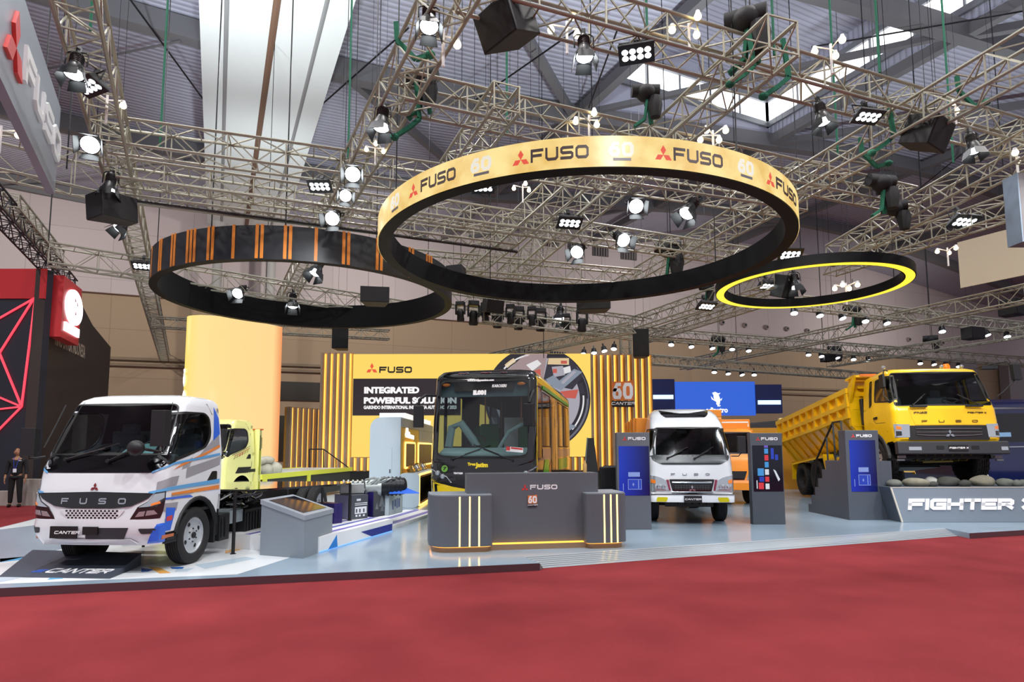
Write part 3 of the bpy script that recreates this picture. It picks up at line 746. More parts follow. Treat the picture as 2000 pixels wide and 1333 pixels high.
for px, py, z, lab, rx, rz, s in (
    (838, 40, 7.3, 'barn-door spot lamp at the top, above the small green sling near the big roof girder', -20, 10, 1.0),
    (1141, 98, 7.3, 'barn-door spot lamp hanging under the topmost truss right of the big black speaker', -12, 0, 1.0),
    (147, 132, 7.0, 'barn-door spot lamp on the truss beside the hanging grey name sign, upper one', -15, 15, 1.0),
    (746, 236, 7.1, 'barn-door spot lamp below the pair of black motors on the running truss', -12, -10, 1.1),
    (690, 338, 7.0, 'glaring spot lamp left of the yellow screen ring, upper one', 25, 10, 1.2),
    (179, 280, 6.9, 'glaring spot lamp beside the right edge of the hanging grey name sign', 25, 25, 1.2),
    (215, 362, 7.0, 'barn-door spot lamp just above the dark box at left', -10, 10, 1.1),
    (240, 440, 6.8, 'barn-door spot lamp just below the dark box at left', 35, -30, 1.1),
    (652, 424, 6.9, 'glaring spot lamp over the top edge of the striped ring', 25, 0, 1.3),
    (674, 380, 6.9, 'slim spot lamp between the two glaring lamps left of the yellow ring', 0, 20, 1.0),
    (1240, 400, 7.0, 'glaring spot lamp in the middle of the big ring opening', 30, 0, 1.3),
    (1347, 408, 7.0, 'spot lamp with open barn doors tilted to the right inside the big ring opening', 40, -55, 1.4),
    (1605, 226, 7.2, 'barn-door spot lamp below the roof window, left of the panel lamp', -12, 20, 1.0),
    (1900, 284, 7.2, 'barn-door spot lamp right of the black speaker at the upper right', -10, 0, 1.0),
    (620, 524, 6.7, 'spot lamp hanging inside the striped ring opening, right of centre', 30, -25, 1.4),
    (468, 570, 6.7, 'glaring spot lamp inside the striped ring, left one of the lower two', 25, 0, 1.4),
    (572, 590, 6.7, 'spot lamp inside the striped ring, right one of the lower two', 25, 20, 1.4),
    (1213, 466, 6.9, 'glaring spot lamp in the big ring opening in front of the wall louvres', 30, 15, 1.4),
    (1130, 489, 6.9, 'dark spot lamp in the big ring opening left of the glaring one', -10, -25, 1.4),
    (1553, 553, 6.7, 'spot lamp seen through the glowing yellow ring', 12, 0, 1.3),
    (1093, 615, 6.7, 'spot lamp hanging among the black moving lamps', 30, -15, 1.5)):
    place('par', px, py, z, lab, R(-55 if 'glaring' in lab else (-rx if rx > 0 else rx)), R(rz), s, Gp)
Gf = 'flat panel flood lamps'
for px, py, z, lab, rx, rz, s in (
    (1243, 108, 7.4, 'panel flood lamp hung under the topmost truss, right of the barn-door lamp', -18, -15, .95),
    (1697, 231, 7.3, 'panel flood lamp at the upper right, left of the black speaker', -18, 10, .9),
    (172, 172, 7.0, 'panel flood lamp beside the hanging grey name sign', -18, -25, .9),
    (624, 366, 7.1, 'panel flood lamp above the striped ring, left of the glaring lamps', -30, 0, .9),
    (1885, 436, 7.0, 'panel flood lamp at right beside the beige hanging banner', -25, 10, 1.2),
    (1113, 438, 7.0, 'panel flood lamp inside the big ring opening, upper middle', -25, 10, 1.1),
    (278, 522, 6.8, 'panel flood lamp left of the striped ring', -25, 20, 1.0),
    (1545, 500, 7.0, 'glaring panel flood lamp at the top edge of the glowing yellow ring', -40, 0, 1.2),
    (943, 368, 7.2, 'panel flood lamp just under the yellow screen band, left of centre', -30, 0, .9),
    (1381, 601, 6.4, 'panel flood lamp below the left end of the glowing yellow ring', -25, 20, 1.2),
    (1502, 562, 6.7, 'panel flood lamp seen through the left of the glowing yellow ring', -20, 20, 1.2)):
    place('flood', px, py, z, lab, R(rx), R(rz), s, Gf)
Gw = 'warm lamp clusters on white stems'
for kind, px, py, z, lab, s in (
    ('cluster', 1107, 42, 8.2, 'cluster of warm round lamps left of the barn-door lamp on the topmost truss', .95), ('cluster', 1345, 42, 8.2, 'cluster of warm round lamps left of the bagged black motor at the top', .95),
    ('cluster', 1622, 86, 8.4, 'cluster of warm round lamps in front of the roof window beam', .95), ('cluster', 1150, 225, 7.9, 'cluster of warm round lamps above the middle of the yellow screen band', .95),
    ('cluster4', 1392, 255, 7.8, 'cluster of warm round lamps below the roof window corner', 1.0), ('cluster', 1021, 360, 7.7, 'cluster of warm round lamps just below the yellow screen band', .8),
    ('cluster2', 210, 186, 7.6, 'pair of warm round lamps right of the hanging grey name sign', .9), ('cluster2', 866, 58, 7.6, 'pair of warm round lamps right of the topmost left barn-door lamp', 1.0),
    ('cluster4', 1652, 553, 7.0, 'cluster of four warm round lamps seen through the glowing yellow ring', 1.3), ('cluster', 1850, 484, 6.9, 'cluster of warm round lamps left of the beige hanging banner', .9),
    ('cluster', 733, 283, 7.4, 'cluster of small warm lamps under the slim running truss left of the yellow ring', .7), ('cluster2', 1985, 298, 7.4, 'pair of warm round lamps at the right edge below the topmost truss', 1.0),
    ('cluster2', 3, 246, 7.4, 'pair of warm round lamps at the left edge under the grey name sign', .9), ('cluster2', 1865, 202, 7.7, 'pair of warm round lamps on the topmost truss above the right black speaker', .7)):
    place(kind, px, py, z, lab, 0, .3, s, Gw, off=(0, 0, .1))
ordn = ['first', 'second', 'third', 'fourth', 'fifth', 'sixth', 'seventh', 'eighth', 'ninth', 'tenth']
for i, (px, py) in enumerate(((899, 612), (925, 616), (948, 614), (972, 622), (997, 617), (1013, 626), (1039, 621), (1056, 629), (1106, 634), (1137, 630))):
    place('head', px, py, 6.3, f'black moving lamp, {ordn[i]} from the left of the row hung behind the bus', 0, R(-10 + 20 * (i % 2)), 1.25 if i % 2 else 1.0, 'black moving lamps in a row')
rows = (('row over the white truck', ((1311, 672), (1350, 676), (1391, 679), (1430, 681), (1462, 684)), 6.1), ('row left of the dump truck cab', ((1579, 692), (1604, 695), (1635, 698), (1667, 701), (1696, 703)), 6.1),
        ('row above the dump truck cab roof', ((1797, 709), (1824, 711), (1848, 713), (1872, 715)), 6.1), ('row just below and right of glowing ring', ((1551, 610), (1601, 615), (1645, 620), (1690, 626), (1732, 630)), 6.3),
        ('row over the blue screen', ((1395, 726), (1422, 729), (1449, 731), (1473, 731)), 5.3), ('row at the far right above the cab mirror', ((1840, 646), (1898, 650), (1928, 653), (1967, 656)), 6.2), ('row right above the slatted wall', ((1140, 690), (1160, 688), (1180, 684), (1199, 680)), 5.8))
for nm, pts, z in rows:
    for i, (px, py) in enumerate(pts):
        place('small', px, py, z, f'small spot, {ordn[i]} from left in the {nm}', R(-25), R(20 * (i % 3 - 1)), .95, 'small spots on the far trusses', off=(0, 0, -.3))

m_spk = mat('speaker_black', (24, 24, 26), .6, bump=.2, bscale=90); m_grille = mat('speaker_grille', (14, 14, 16), .7)
def speaker(px, py, z, d, label, rz=0, rx=0, hang=.5, cat='speaker', name='hanging_speaker'):
    t = thing(name, label, cat)
    W_, D__, H_ = d; k = .66
    mb = MB(); pl = [(-W_ / 2, -D__ / 2), (W_ / 2, -D__ / 2), (W_ / 2 * k, D__ / 2), (-W_ / 2 * k, D__ / 2)]
    mb.poly([(x, y, -H_ / 2) for x, y in pl], (0, 0, H_)); mb.build('cabinet', m_spk, t, smooth=0, bevel=.015)
    mb = MB(); mb.box((0, -D__ / 2 - .006, 0), (W_ * .92, .012, H_ * .92)); mb.build('grille', m_grille, t, smooth=0)
    Mw = M4.Translation(at_z(px, py, z)) @ M4.Rotation(rz, 4, 'Z') @ M4.Rotation(rx, 4, 'X'); Mi = Mw.inverted()
    for sx_ in (-.25, .25):
        a = Mw @ V((W_ * sx_, 0, H_ / 2)); mb = MB(); mb.cyl(Mi @ a, Mi @ V((a.x, a.y, roof_z(E1.dot(a)) + .03)), .005, n=5); mb.build('hanging_cable', m_dark, t)
    t.matrix_world = Mw
    return t
speaker(995, 47, 7.6, (.72, .6, .5), 'big black speaker at the top, tilted down, left of the warm lamp cluster', R(-50), R(25))
speaker(1807, 260, 7.2, (.72, .55, .5), 'big black speaker at the upper right under the topmost truss', R(35), R(25))
speaker(222, 408, 6.6, (.62, .75, .52), 'dark square speaker hung left between two spot lamps', R(-30), R(6), .6)
speaker(733, 580, 6.5, (.9, .7, .5), 'dark flat speaker seen through the striped ring at its right', R(10), 0, .5)
speaker(1530, 560, 6.7, (.6, .55, .7), 'dark tilted speaker seen through the glowing yellow ring', R(30), R(20), .4)
speaker(667, 662, 5.9, (.62, .6, .85), 'dark speaker hanging over the left slatted pillar', R(5), 0, 1.2)
speaker(1250, 672, 5.6, (.6, .6, 1.05), 'tall dark speaker hanging in front of the right slatted pillar', R(-5), 0, .9)
speaker(960, 598, 6.5, (.65, .6, .45), 'dark speaker above the row of moving lamps', R(30), R(15), .3)
speaker(1160, 594, 6.4, (1.1, .7, .5), 'wide dark speaker tucked under the far edge of the big ring', R(-10), 0, .4)
speaker(1975, 602, 6.5, (.8, .6, .55), 'dark wide speaker at the far right on the rising truss', R(30), 0, .2)
speaker(1898, 652, 6.0, (.75, .5, .45), 'dark speaker in the lamp row at the far right', R(20), 0, .3)
speaker(1615, 700, 6.0, (.6, .5, .35), 'small dark speaker among the spots left of the dump truck', R(10), 0, .3)
speaker(893, 535, 6.7, (.5, .5, .4), 'dark box speaker at the lower left inside the big ring', R(-20), 0, .3)
m_green = mat('sling_green', (24, 104, 78), .8); m_bag = mat('hoist_black', (22, 22, 24), .7)
def hoist(px, py, z, label, s=1.0, strap=True, chain=2.0):
    t = thing('chain_hoist', label, 'hoist')
    mb = MB(); mb.ell((0, 0, 0), (.2, .2, .17), 0, 12, 8); mb.cyl((-.28, .03, .06), (.26, 0, .04), .13, .14, 12); mb.box((.1, .1, -.05), (.2, .14, .26)); mb.build('motor', m_bag, t)
    mb = MB(); mb.lathe([(0, -.62), (.1, -.6), (.15, -.35), (.12, -.18)], 10, T=M4.Translation((.16, -.06, .06))); mb.build('chain_bag', m_bag, t)
    p_ = at_z(px, py, z); chain = (roof_z(E1.dot(p_)) - z - .08) / s - .1
    mb = MB(); mb.cyl((0, 0, .1), (0, 0, .1 + chain), .009, n=5); mb.cyl((.05, 0, .1), (.05, 0, 1.1), .010, n=5); mb.build('chain', m_dark, t)
    if strap:
        mb = MB(); mb.bar((.02, -.02, -.1), (-.04, 0, -.55), .09, .05); mb.bar((-.04, 0, -.55), (-.25, .02, -.7), .09, .05); mb.bar((.04, .03, -.1), (.12, .1, -.6), .08, .05); mb.build('sling', m_green, t, smooth=0)
    t.matrix_world = M4.Translation(at_z(px, py, z)) @ M4.Rotation(random.uniform(-.6, .6), 4, 'Z') @ M4.Scale(s, 4)
    t['group'] = 'chain hoists on the trusses'
    return t
hoist(824, 152, 8.0, 'black chain hoist with a green sling on the truss left above the yellow ring', 1.0)
hoist(1458, 40, 8.4, 'bagged black chain hoist on the topmost truss left of the roof window', 1.15)
hoist(1722, 358, 7.6, 'black chain hoist right of the yellow ring on the level truss', 1.1)
hoist(1748, 408, 7.2, 'lower black chain hoist right of the yellow ring', 1.0, False, .8)
hoist(1262, 182, 8.1, 'black chain hoist wrapped in green slings behind the topmost truss', .9)
hoist(1305, 488, 7.4, 'black chain hoist inside the big ring opening at right', 1.4)
hoist(1380, 562, 7.3, 'black chain hoist at the far edge of the big ring', .9)
hoist(1665, 606, 6.9, 'black chain hoist below the glowing ring on the far truss', 1.1, True, 1.0)
hoist(1403, 664, 6.7, 'black chain hoist on the far truss above the blue screen', 1.1, True, 2.0)
hoist(1630, 684, 6.6, 'black chain hoist on the far truss left of the dump truck', 1.1, False, 2)
hoist(1818, 664, 6.6, 'black chain hoist on the far truss above the dump truck', 1.1, False, 2)
def sling(px, py, z, label, s=1.0, kind=0):
    mb = MB(); w_ = .05
    pts = [[(-.3, 0, .3), (-.28, 0, 0), (0, .02, -.28), (.22, 0, -.22)], [(.05, 0, .45), (.12, 0, -.2), (-.05, 0, -.35), (-.3, 0, -.52)]][kind]
    for a, b in zip(pts, pts[1:]): mb.bar(a, b, w_, .07)
    mb.ell(pts[-1], (.08, .08, .06), 0, 8, 6)
    o = mb.build('green_sling', m_green, smooth=0); o.matrix_world = M4.Translation(at_z(px, py, z)) @ M4.Scale(s, 4)
    return tag(o, label, 'sling', 'green slings around the trusses')
sling(812, 80, 7.8, 'green sling around the running truss above the black hoist', 1, 0)
sling(806, 210, 7.4, 'green sling hanging below the black hoist at left', 1, 1)
sling(1525, 128, 7.8, 'thick green sling around the topmost truss near the roof window', 1, 1)
sling(1458, 108, 7.7, 'green sling under the bagged hoist on the topmost truss', .9, 1)
sling(1712, 298, 7.4, 'green sling hanging over the hoist right of the yellow ring', 1, 0)
sling(1902, 178, 7.7, 'green sling at the crossing of the topmost truss and the right running truss', .9, 0)
sling(1732, 245, 7.5, 'green sling behind the panel lamp at the upper right', 1.0, 1)
def strap_line(px, py0, z0, label, m=m_green, r=.022):
    p = at_z(px, py0, z0); u = E1.dot(p); zt = roof_z(u) - .1
    mb = MB(); mb.cyl(p, (p.x, p.y, zt), r, n=5)
    return tag(mb.build('hanging_strap', m), label, 'strap', 'straps and cables from the roof to the trusses')
for px, py, z, lab in ((176, 60, 7.8, 'green strap rising at the top left beside the name sign'), (312, 292, 7.6, 'long green strap rising from the level truss left of the girder'), (680, 310, 7.6, 'green strap rising right of the big roof girder'),
                       (990, 260, 7.7, 'green strap rising behind the big black speaker'), (1512, 108, 7.9, 'green strap rising left of the roof window corner beam'), (1718, 142, 8.0, 'green strap rising in front of the roof window'),
                       (1636, 300, 7.6, 'green strap rising below the roof window corner'), (1862, 318, 7.5, 'green strap at the right behind the topmost truss'), (1265, 118, 8.0, 'green strap rising above the panel lamp at the top')):
    strap_line(px, py, z, lab)
for px, py, z, lab in ((413, 450, 6.8, 'thin cable rising from the striped ring, left'), (558, 440, 6.8, 'thin cable rising from the striped ring, middle'), (1160, 480, 7.3, 'thin cable rising in the big ring opening near the louvres'),
                       (1062, 700, 5.4, 'thin cable dropping behind the wheel picture of the wall screen'), (1440, 712, 6.2, 'thin cable in front of the far wall above the blue screen'), (1608, 690, 6.4, 'thin cable left of the dump body top'), (1815, 600, 6.6, 'thin cable below the glowing ring at right'),
                       (1712, 520, 7.0, 'thin cable above the right end of the glowing ring'), (130, 330, 7.5, 'thin cable behind the hanging grey name sign'), (95, 470, 7.0, 'tan thin cable above the red neighbouring stand')):
    strap_line(px, py, z, lab, m_dark, .016)
# ------------------------------------------------------------------ marks shared by the booth
m_txtw = mat('letter_white', (238, 238, 240), .4)
m_markorange = mat('mark_orange', (222, 120, 52), .5)
def brand(parent, fn, x, z, h, txt_m=None, gap=.5, red=None, inset=1.0):
    """small red three-diamond mark and white name, left end at x"""
    mb = MB(); put(mb, shift(diamonds(h * 1.25), x + h * .65, z - h * .12), fn, 0, .004); mb.build('diamond_logo', red or m_red, parent, smooth=0)
    q, wd = strokes('FUSO', h, 1.35, .24, .2); mb = MB()
    put(mb, shift(q, x + h * (1.3 + gap), z), fn, 0, .004); mb.build('name_lettering', txt_m or m_txtw, parent, smooth=0)
    return h * (1.3 + gap) + wd
def anniversary(parent, fn, x, z, s, mo=None, mk=None, mw=None):
    """square orange sign with a double-line 60 over a dark strip with the model name; centre bottom at x, z"""
    mo = mo or m_markorange; mk = mk or m_black; mw = mw or m_txtw
    mb = MB(); put(mb, [[(x - s * .5, z + s * .3), (x + s * .5, z + s * .3), (x + s * .5, z + s * 1.16), (x - s * .5, z + s * 1.16)], [(x + s * .1, z + s * 1.15), (x + s * .5, z + s * 1.15), (x + s * .5, z + s * 1.24)]], fn, 0, .02)
    put(mb, [[(x - s * .5, z), (x + s * .5, z), (x + s * .5, z + s * .29), (x - s * .5, z + s * .29)]], fn, 1, .02)
    f2 = lambda a, b, o: fn(a, b, o + .021)
    q, wd = strokes('60', s * .74, .62, .2, .08); put(mb, shift(q, x - wd / 2, z + s * .36), f2, 2, .004)
    q, wd = strokes('CANTER', s * .13, 1.25, .22, .16, .25); put(mb, shift(q, x - wd / 2, z + s * .1), f2, 2, .004)
    return mb.build('anniversary_logo', [mo, mk, mw], parent, smooth=0)

# ------------------------------------------------------------------ reception desk
t = thing('reception_desk', 'grey curved reception desk with lit amber strips, in front of the bus', 'desk', tuple(at_z(1037, 1074, .1)), R(9.5))
def round_box(x0, x1, y0, y1, z0, z1, rl, rr, mb, m=0, n=10):
    pts = []
    for i in range(n + 1): a = R(180 + 90 * i / n); pts.append((x0 + rl + rl * cos(a), y0 + rl + rl * sin(a)))
    for i in range(n + 1): a = R(270 + 90 * i / n); pts.append((x1 - rr + rr * cos(a), y0 + rr + rr * sin(a)))
    pts += [(x1, y1), (x0, y1)]
    mb.poly([(x, y, z0) for x, y in pts], (0, 0, z1 - z0), m)
mb = MB(); round_box(-1.0, 1.16, .12, .55, .09, 1.19, .03, .03, mb); body = mb.build('tall_front', m_grey, t, smooth=40)
for x0, x1, rl, rr, nm in ((-1.6, -.62, .34, .10, 'l'), (.88, 1.6, .10, .26, 'r')):
    mb = MB(); round_box(x0, x1, -.14, .75, .09, .86, rl, rr, mb); wing = mb.build('desk_wing', m_grey, t, smooth=40)
    mb = MB(); round_box(x0 + .01, x1 - .01, -.12, .75, .86, .875, rl, rr, mb); mb.build('wing_top', m_lgrey, wing, smooth=40)
mb = MB(); round_box(-1.55, 1.54, .02, .6, 0, .085, .3, .25, mb); round_box(-1.54, -.66, -.09, .7, 0, .086, .3, .1, mb); round_box(.92, 1.54, -.09, .7, 0, .086, .1, .24, mb)
mb.build('plinth', mat('plinth_bronze', (150, 120, 92), .35), t, smooth=40)
mb = MB(); round_box(-1.56, 1.55, .045, .6, .078, .1, .3, .25, mb); round_box(-1.57, -.64, -.115, .7, .078, .089, .32, .1, mb); round_box(.9, 1.57, -.115, .7, .078, .089, .1, .25, mb)
mb.build('plinth_glow', mat('amber_glow', (255, 190, 80), .4, emit=(255, 178, 64), es=1.6), t, smooth=40)
for x in (-1.14, -.985, -.84, 1.17, 1.28, 1.385):
    mb = MB(); mb.box((x, -.137, .47), (.022, .014, .76)); mb.build('light_strip', mat('strip_amber', (255, 220, 130), .4, emit=(255, 214, 120), es=3.2), t, smooth=0)
fn = plane_fn((0, .12, 0), (1, 0, 0), (0, 0, 1), (0, -1, 0))
brand(t, fn, -.12, .93, .075); anniversary(t, fn, .05, .66, .15)

# ------------------------------------------------------------------ standing screens
m_scrblue = mat('kiosk_screen', (6, 8, 20), .12, emit=(22, 34, 120), es=.85)
nt = m_scrblue.node_tree; tc = nt.nodes.new('ShaderNodeTexCoord'); gr = nt.nodes.new('ShaderNodeTexGradient'); rp = nt.nodes.new('ShaderNodeValToRGB')
rp.color_ramp.elements[0].color = (*lin((28, 58, 190)), 1); rp.color_ramp.elements[1].color = (*lin((16, 18, 74)), 1)
nt.links.new(tc.outputs['Generated'], gr.inputs['Vector']); nt.links.new(gr.outputs['Fac'], rp.inputs['Fac']); nt.links.new(rp.outputs['Color'], nt.nodes['Principled BSDF'].inputs['Emission Color'])
m_scrpale = mat('kiosk_pale', (40, 50, 90), .2, emit=(150, 170, 230), es=.7); m_scrmid = mat('kiosk_mid', (20, 30, 80), .2, emit=(40, 70, 190), es=.7)
m_scrdark = mat('kiosk_dark', (8, 9, 14), .08, emit=(14, 18, 34), es=.6)
def kiosk(label, loc, w_, h_, sx0, sx1, sz0, sz1, rz=0, busy=False, md=None, d=.16):
    t = thing('screen_kiosk', label, 'kiosk', loc, rz, 'standing screen kiosks')
    mb = MB(); mb.bb((-w_ / 2, 0, 0), (w_ / 2, d, h_)); mb.build('cabinet', md or m_grey, t, smooth=0, bevel=.008)
    fn = plane_fn((0, 0, 0), (1, 0, 0), (0, 0, 1), (0, -1, 0))
    mb = MB(); mb.bb((sx0, -.006, sz0), (sx1, .02, sz1)); s = mb.build('screen', m_scrdark if busy else m_scrblue, t, smooth=0)
    f2 = plane_fn((sx0, -.0065, sz0), (1, 0, 0), (0, 0, 1), (0, -1, 0)); W_, H_ = sx1 - sx0, sz1 - sz0
    R_ = lambda a, b, c, e: [(a * W_, b * H_), (c * W_, b * H_), (c * W_, e * H_), (a * W_, e * H_)]
    mb = MB()
    if not busy:
        put(mb, [R_(.3, .13, .72, .32)], f2, 1); g = lambda x, z, o: f2(x, z, o + .003)
        put(mb, [R_(.29, .12, .73, .13), R_(.29, .32, .73, .33), R_(.285, .12, .3, .33), R_(.72, .12, .735, .33), R_(.62, .14, .645, .31), R_(.43, .21, .49, .235), R_(.45, .19, .47, .255), R_(.12, .1, .14, .24), R_(.3, .38, .68, .47)], g, 0)
        mb.build('window_icon', [m_scrpale, m_scrmid], s, smooth=0, fix=False)
    else:
        cols = [mat('icon_red', (60, 10, 10), .2, emit=(214, 60, 72), es=.9), mat('icon_blue', (10, 30, 60), .2, emit=(70, 150, 214), es=.9), mat('icon_white', (60, 60, 60), .2, emit=(214, 222, 232), es=.9), m_scrmid, mat('icon_violet', (30, 20, 60), .2, emit=(110, 90, 190), es=.9)]
        for a, b, c, e, m in ((.4, .95, .53, 1.0, 4), (.4, .82, .53, .93, 1), (.4, .67, .53, .79, 0), (.4, .52, .53, .64, 1), (.4, .36, .53, .48, 2), (.4, .21, .53, .32, 0), (.4, .05, .53, .17, 2), (.17, .05, .34, .19, 0), (.62, .7, .72, .94, 3), (.76, .68, .86, .8, 3), (.1, .06, .13, .24, 2), (.15, .34, .36, .5, 1), (.2, .21, .36, .32, 3)):
            put(mb, [R_(a, b, c, e)], f2, m)
        put(mb, [[(.68 * W_, .48 * H_), (.76 * W_, .45 * H_), (.9 * W_, .26 * H_), (.84 * W_, .22 * H_)]], f2, 2)
        mb.build('menu_icons', cols, s, smooth=0, fix=False)
    brand(t, fn, -w_ * .31, h_ - .15, .058)
    return t
kiosk('grey standing kiosk with a deep blue screen, between the desk and the white truck', tuple(at_z(1240, 1035, .1)), .66, 1.9, -.29, .31, .66, 1.63)
kiosk('grey standing kiosk with a dark screen of coloured icons, right of the white truck', tuple(at_z(1503, 1025, .1)), .68, 1.9, -.3, .32, .68, 1.64, 0, True, mat('kiosk_slate', (74, 80, 88), .45))
# tilted touch table
t = thing('touch_table', 'light grey slant-topped touch screen table, right of the silver truck cab', 'touch table', tuple(at_z(593, 1092, .1)), R(0))
bl, bc, br = at_z(505, 1085.5, .1), at_z(593, 1092.5, .1), at_z(650, 1070, .1); bk = bl + br - bc
base = V(t.location)
q = [p - base for p in (bl, bc, br, bk)]
zs = [.83, .62, .62, .83]
ctr = sum(q, V()) / 4
def grow(p, k): return ctr + (p - ctr) * k
mb = MB(); vs = [grow(p, .97) for p in q] + [V((*grow(p, .97)[:2], zs[i] - .07)) for i, p in enumerate(q)]
mb.add(vs, [(3, 2, 1, 0), (4, 5, 6, 7)] + [(i, (i + 1) % 4, 4 + (i + 1) % 4, 4 + i) for i in range(4)]); mb.build('cabinet', m_lgrey, t, smooth=0)
mb = MB(); vs = [V((*p[:2], zs[i] - .07)) for i, p in enumerate(q)] + [V((*p[:2], zs[i])) for i, p in enumerate(q)]
mb.add(vs, [(3, 2, 1, 0), (4, 5, 6, 7)] + [(i, (i + 1) % 4, 4 + (i + 1) % 4, 4 + i) for i in range(4)]); tt = mb.build('slant_top', mat('top_light_grey', (150, 158, 168), .35), t, smooth=0)
nrm = (vs[5] - vs[4]).cross(vs[7] - vs[4]).normalized()
c_ = sum(vs[4:], V()) / 4
mb = MB(); p4 = [c_ + (p - c_) * .78 for p in vs[4:]]; mb.poly([p + nrm * .001 for p in p4], nrm * .006); mb.build('screen', m_scrdark, tt, smooth=0)
# low sloped name sign in front of the first truck
mS = mat('sign_slate', (66, 72, 84), .5, var=.08, vscale=3)
t = thing('floor_sign', 'dark sloped floor sign with white italic lettering in front of the silver truck', 'sign')
fl, fr, bl_, br_ = at_z(-4, 1128, .101), at_z(214, 1131.5, .101), at_z(62, 1096, .101), at_z(275, 1106, .101)
tl, tr = bl_ + V((0, 0, .155)), br_ + V((0, 0, .175))
mb = MB(); mb.add([fl, fr, br_, bl_, tl, tr], [(0, 1, 5, 4), (1, 2, 5), (0, 4, 3), (3, 4, 5, 2), (0, 3, 2, 1)]); mb.build('sloped_body', mS, t, smooth=0)
ux = (fr - fl).normalized(); nn = ux.cross(((tl + tr) / 2 - (fl + fr) / 2)).normalized(); uz = nn.cross(ux)
fn = plane_fn(fl, ux, uz, nn); L_ = (fr - fl).length
q, wd = strokes('CANTER', .15, 1.5, .22, .16, .45)
mb = MB(); k = (L_ * .56) / wd; put(mb, shift([[(x * k, z) for x, z in p] for p in q], L_ * .32, .15), fn, 0, .012); mb.build('sign_lettering', m_txtw, t, smooth=0)
mb = MB(); put(mb, shift(strokes('E', .09, 1.6, .24, .1, .45)[0], L_ * .2, .16), fn, 0, .012); mb.build('blue_letter', mat('letter_blue', (60, 100, 190), .4), t, smooth=0)

# ------------------------------------------------------------------ back wall of the stand: big screen between slatted pillars
WY = 26.0
def wx(px): return at_y(px, 800, WY).x
def wz(py): return at_y(900, py, WY).z
m_fin = mat('fin_taupe', (160, 136, 114), .5, var=.06); m_goldback = mat('groove_gold', (206, 148, 58), .45)
m_finglow = mat('fin_light', (255, 214, 110), .4, emit=(255, 196, 84), es=2.6)
def slat_wall(name, label, x0, x1, z0, z1, n, depth=.22, y=WY, rz=0, loc=None, cat='slatted wall', sp0=.52):
    t = thing(name, label, cat, loc or ((x0 + x1) / 2, y, 0), rz, 'slatted walls of the stand'); W_ = x1 - x0
    mb = MB(); mb.bb((-W_ / 2, 0, z0), (W_ / 2, .12, z1)); mb.build('back_panel', m_goldback, t, smooth=0)
    p = W_ / n; mb = MB(); mg = MB(); ml = MB()
    for i in range(n):
        xa = -W_ / 2 + i * p
        # leaning fin: taupe flat then a groove with the strip's golden glow laid on as emission
        mb.poly([(xa, 0, z0), (xa, -depth, z0), (xa + p * .32, -depth, z0), (xa + p * .46, 0, z0)], (0, 0, z1 - z0))
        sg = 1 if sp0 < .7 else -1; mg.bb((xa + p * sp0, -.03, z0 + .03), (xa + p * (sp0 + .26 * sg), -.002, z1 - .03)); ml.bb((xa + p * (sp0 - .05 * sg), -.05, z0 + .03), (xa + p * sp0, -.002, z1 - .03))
    mb.build('fins', m_fin, t, smooth=0); mg.build('painted_glow', mat('painted_fin_glow', (220, 160, 70), .4, emit=(240, 176, 70), es=.8), t, smooth=0); ml.build('light_strips', m_finglow, t, smooth=0)  # emissive panels paint the strips' golden spill into the grooves
    return t
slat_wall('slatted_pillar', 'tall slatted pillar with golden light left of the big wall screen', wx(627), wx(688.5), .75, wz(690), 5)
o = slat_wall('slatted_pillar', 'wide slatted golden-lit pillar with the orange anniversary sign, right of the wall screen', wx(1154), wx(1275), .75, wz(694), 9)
fn = plane_fn((wx(1215) - (wx(1154) + wx(1275)) / 2, -.22, 0), (1, 0, 0), (0, 0, 1), (0, -1, 0)); anniversary(o, fn, 0, wz(797), .92)
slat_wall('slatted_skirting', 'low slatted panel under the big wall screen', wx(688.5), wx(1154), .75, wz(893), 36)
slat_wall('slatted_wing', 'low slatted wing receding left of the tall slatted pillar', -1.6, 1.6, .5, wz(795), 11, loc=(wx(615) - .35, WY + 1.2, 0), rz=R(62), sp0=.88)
mb = MB(); mb.bb((wx(560), WY - .12, .1), (wx(1290), WY + .3, .75)); struct(mb.build('baseboard_back', mat('skirting_black', (18, 17, 17), .5), smooth=0), 'black plinth under the slatted walls')
x0, x1, zz0, zz1 = wx(688.5), wx(1154), wz(893), wz(692)
t = thing('wall_screen', 'big yellow wall screen with a dark text banner and a wheel picture, behind the bus', 'screen', ((x0 + x1) / 2, WY, 0)); W_ = x1 - x0
mb = MB(); mb.bb((-W_ / 2, -.05, zz0), (W_ / 2, .3, zz1)); mb.build('screen_body', [m_black], t, smooth=0)
mb = MB(); mb.add([(-W_ / 2, -.055, zz0), (W_ / 2, -.055, zz0), (W_ / 2, -.055, zz1), (-W_ / 2, -.055, zz1)], [(0, 1, 2, 3)])
scr = mb.build('screen_face', mat('screen_sun', (30, 24, 10), .3, emit=(255, 218, 104), es=.97), t, smooth=0, fix=False)
cx = (x0 + x1) / 2
F_ = lambda lay: (lambda x, z, o: (x - cx, -.058 - .008 * lay - o, z))
mb = MB(); R2 = lambda a, b, c, d: [(wx(a), wz(d)), (wx(c), wz(d)), (wx(c), wz(b)), (wx(a), wz(b))]
put(mb, [R2(689.5, 740, 900, 812)], F_(1)); mb.build('dark_banner', mat('banner_dark', (20, 16, 18), .4, emit=(48, 38, 44), es=.7), scr, smooth=0, fix=False)
m_let = mat('screen_white', (60, 60, 60), .4, emit=(248, 246, 246), es=1.0)
mb = MB()
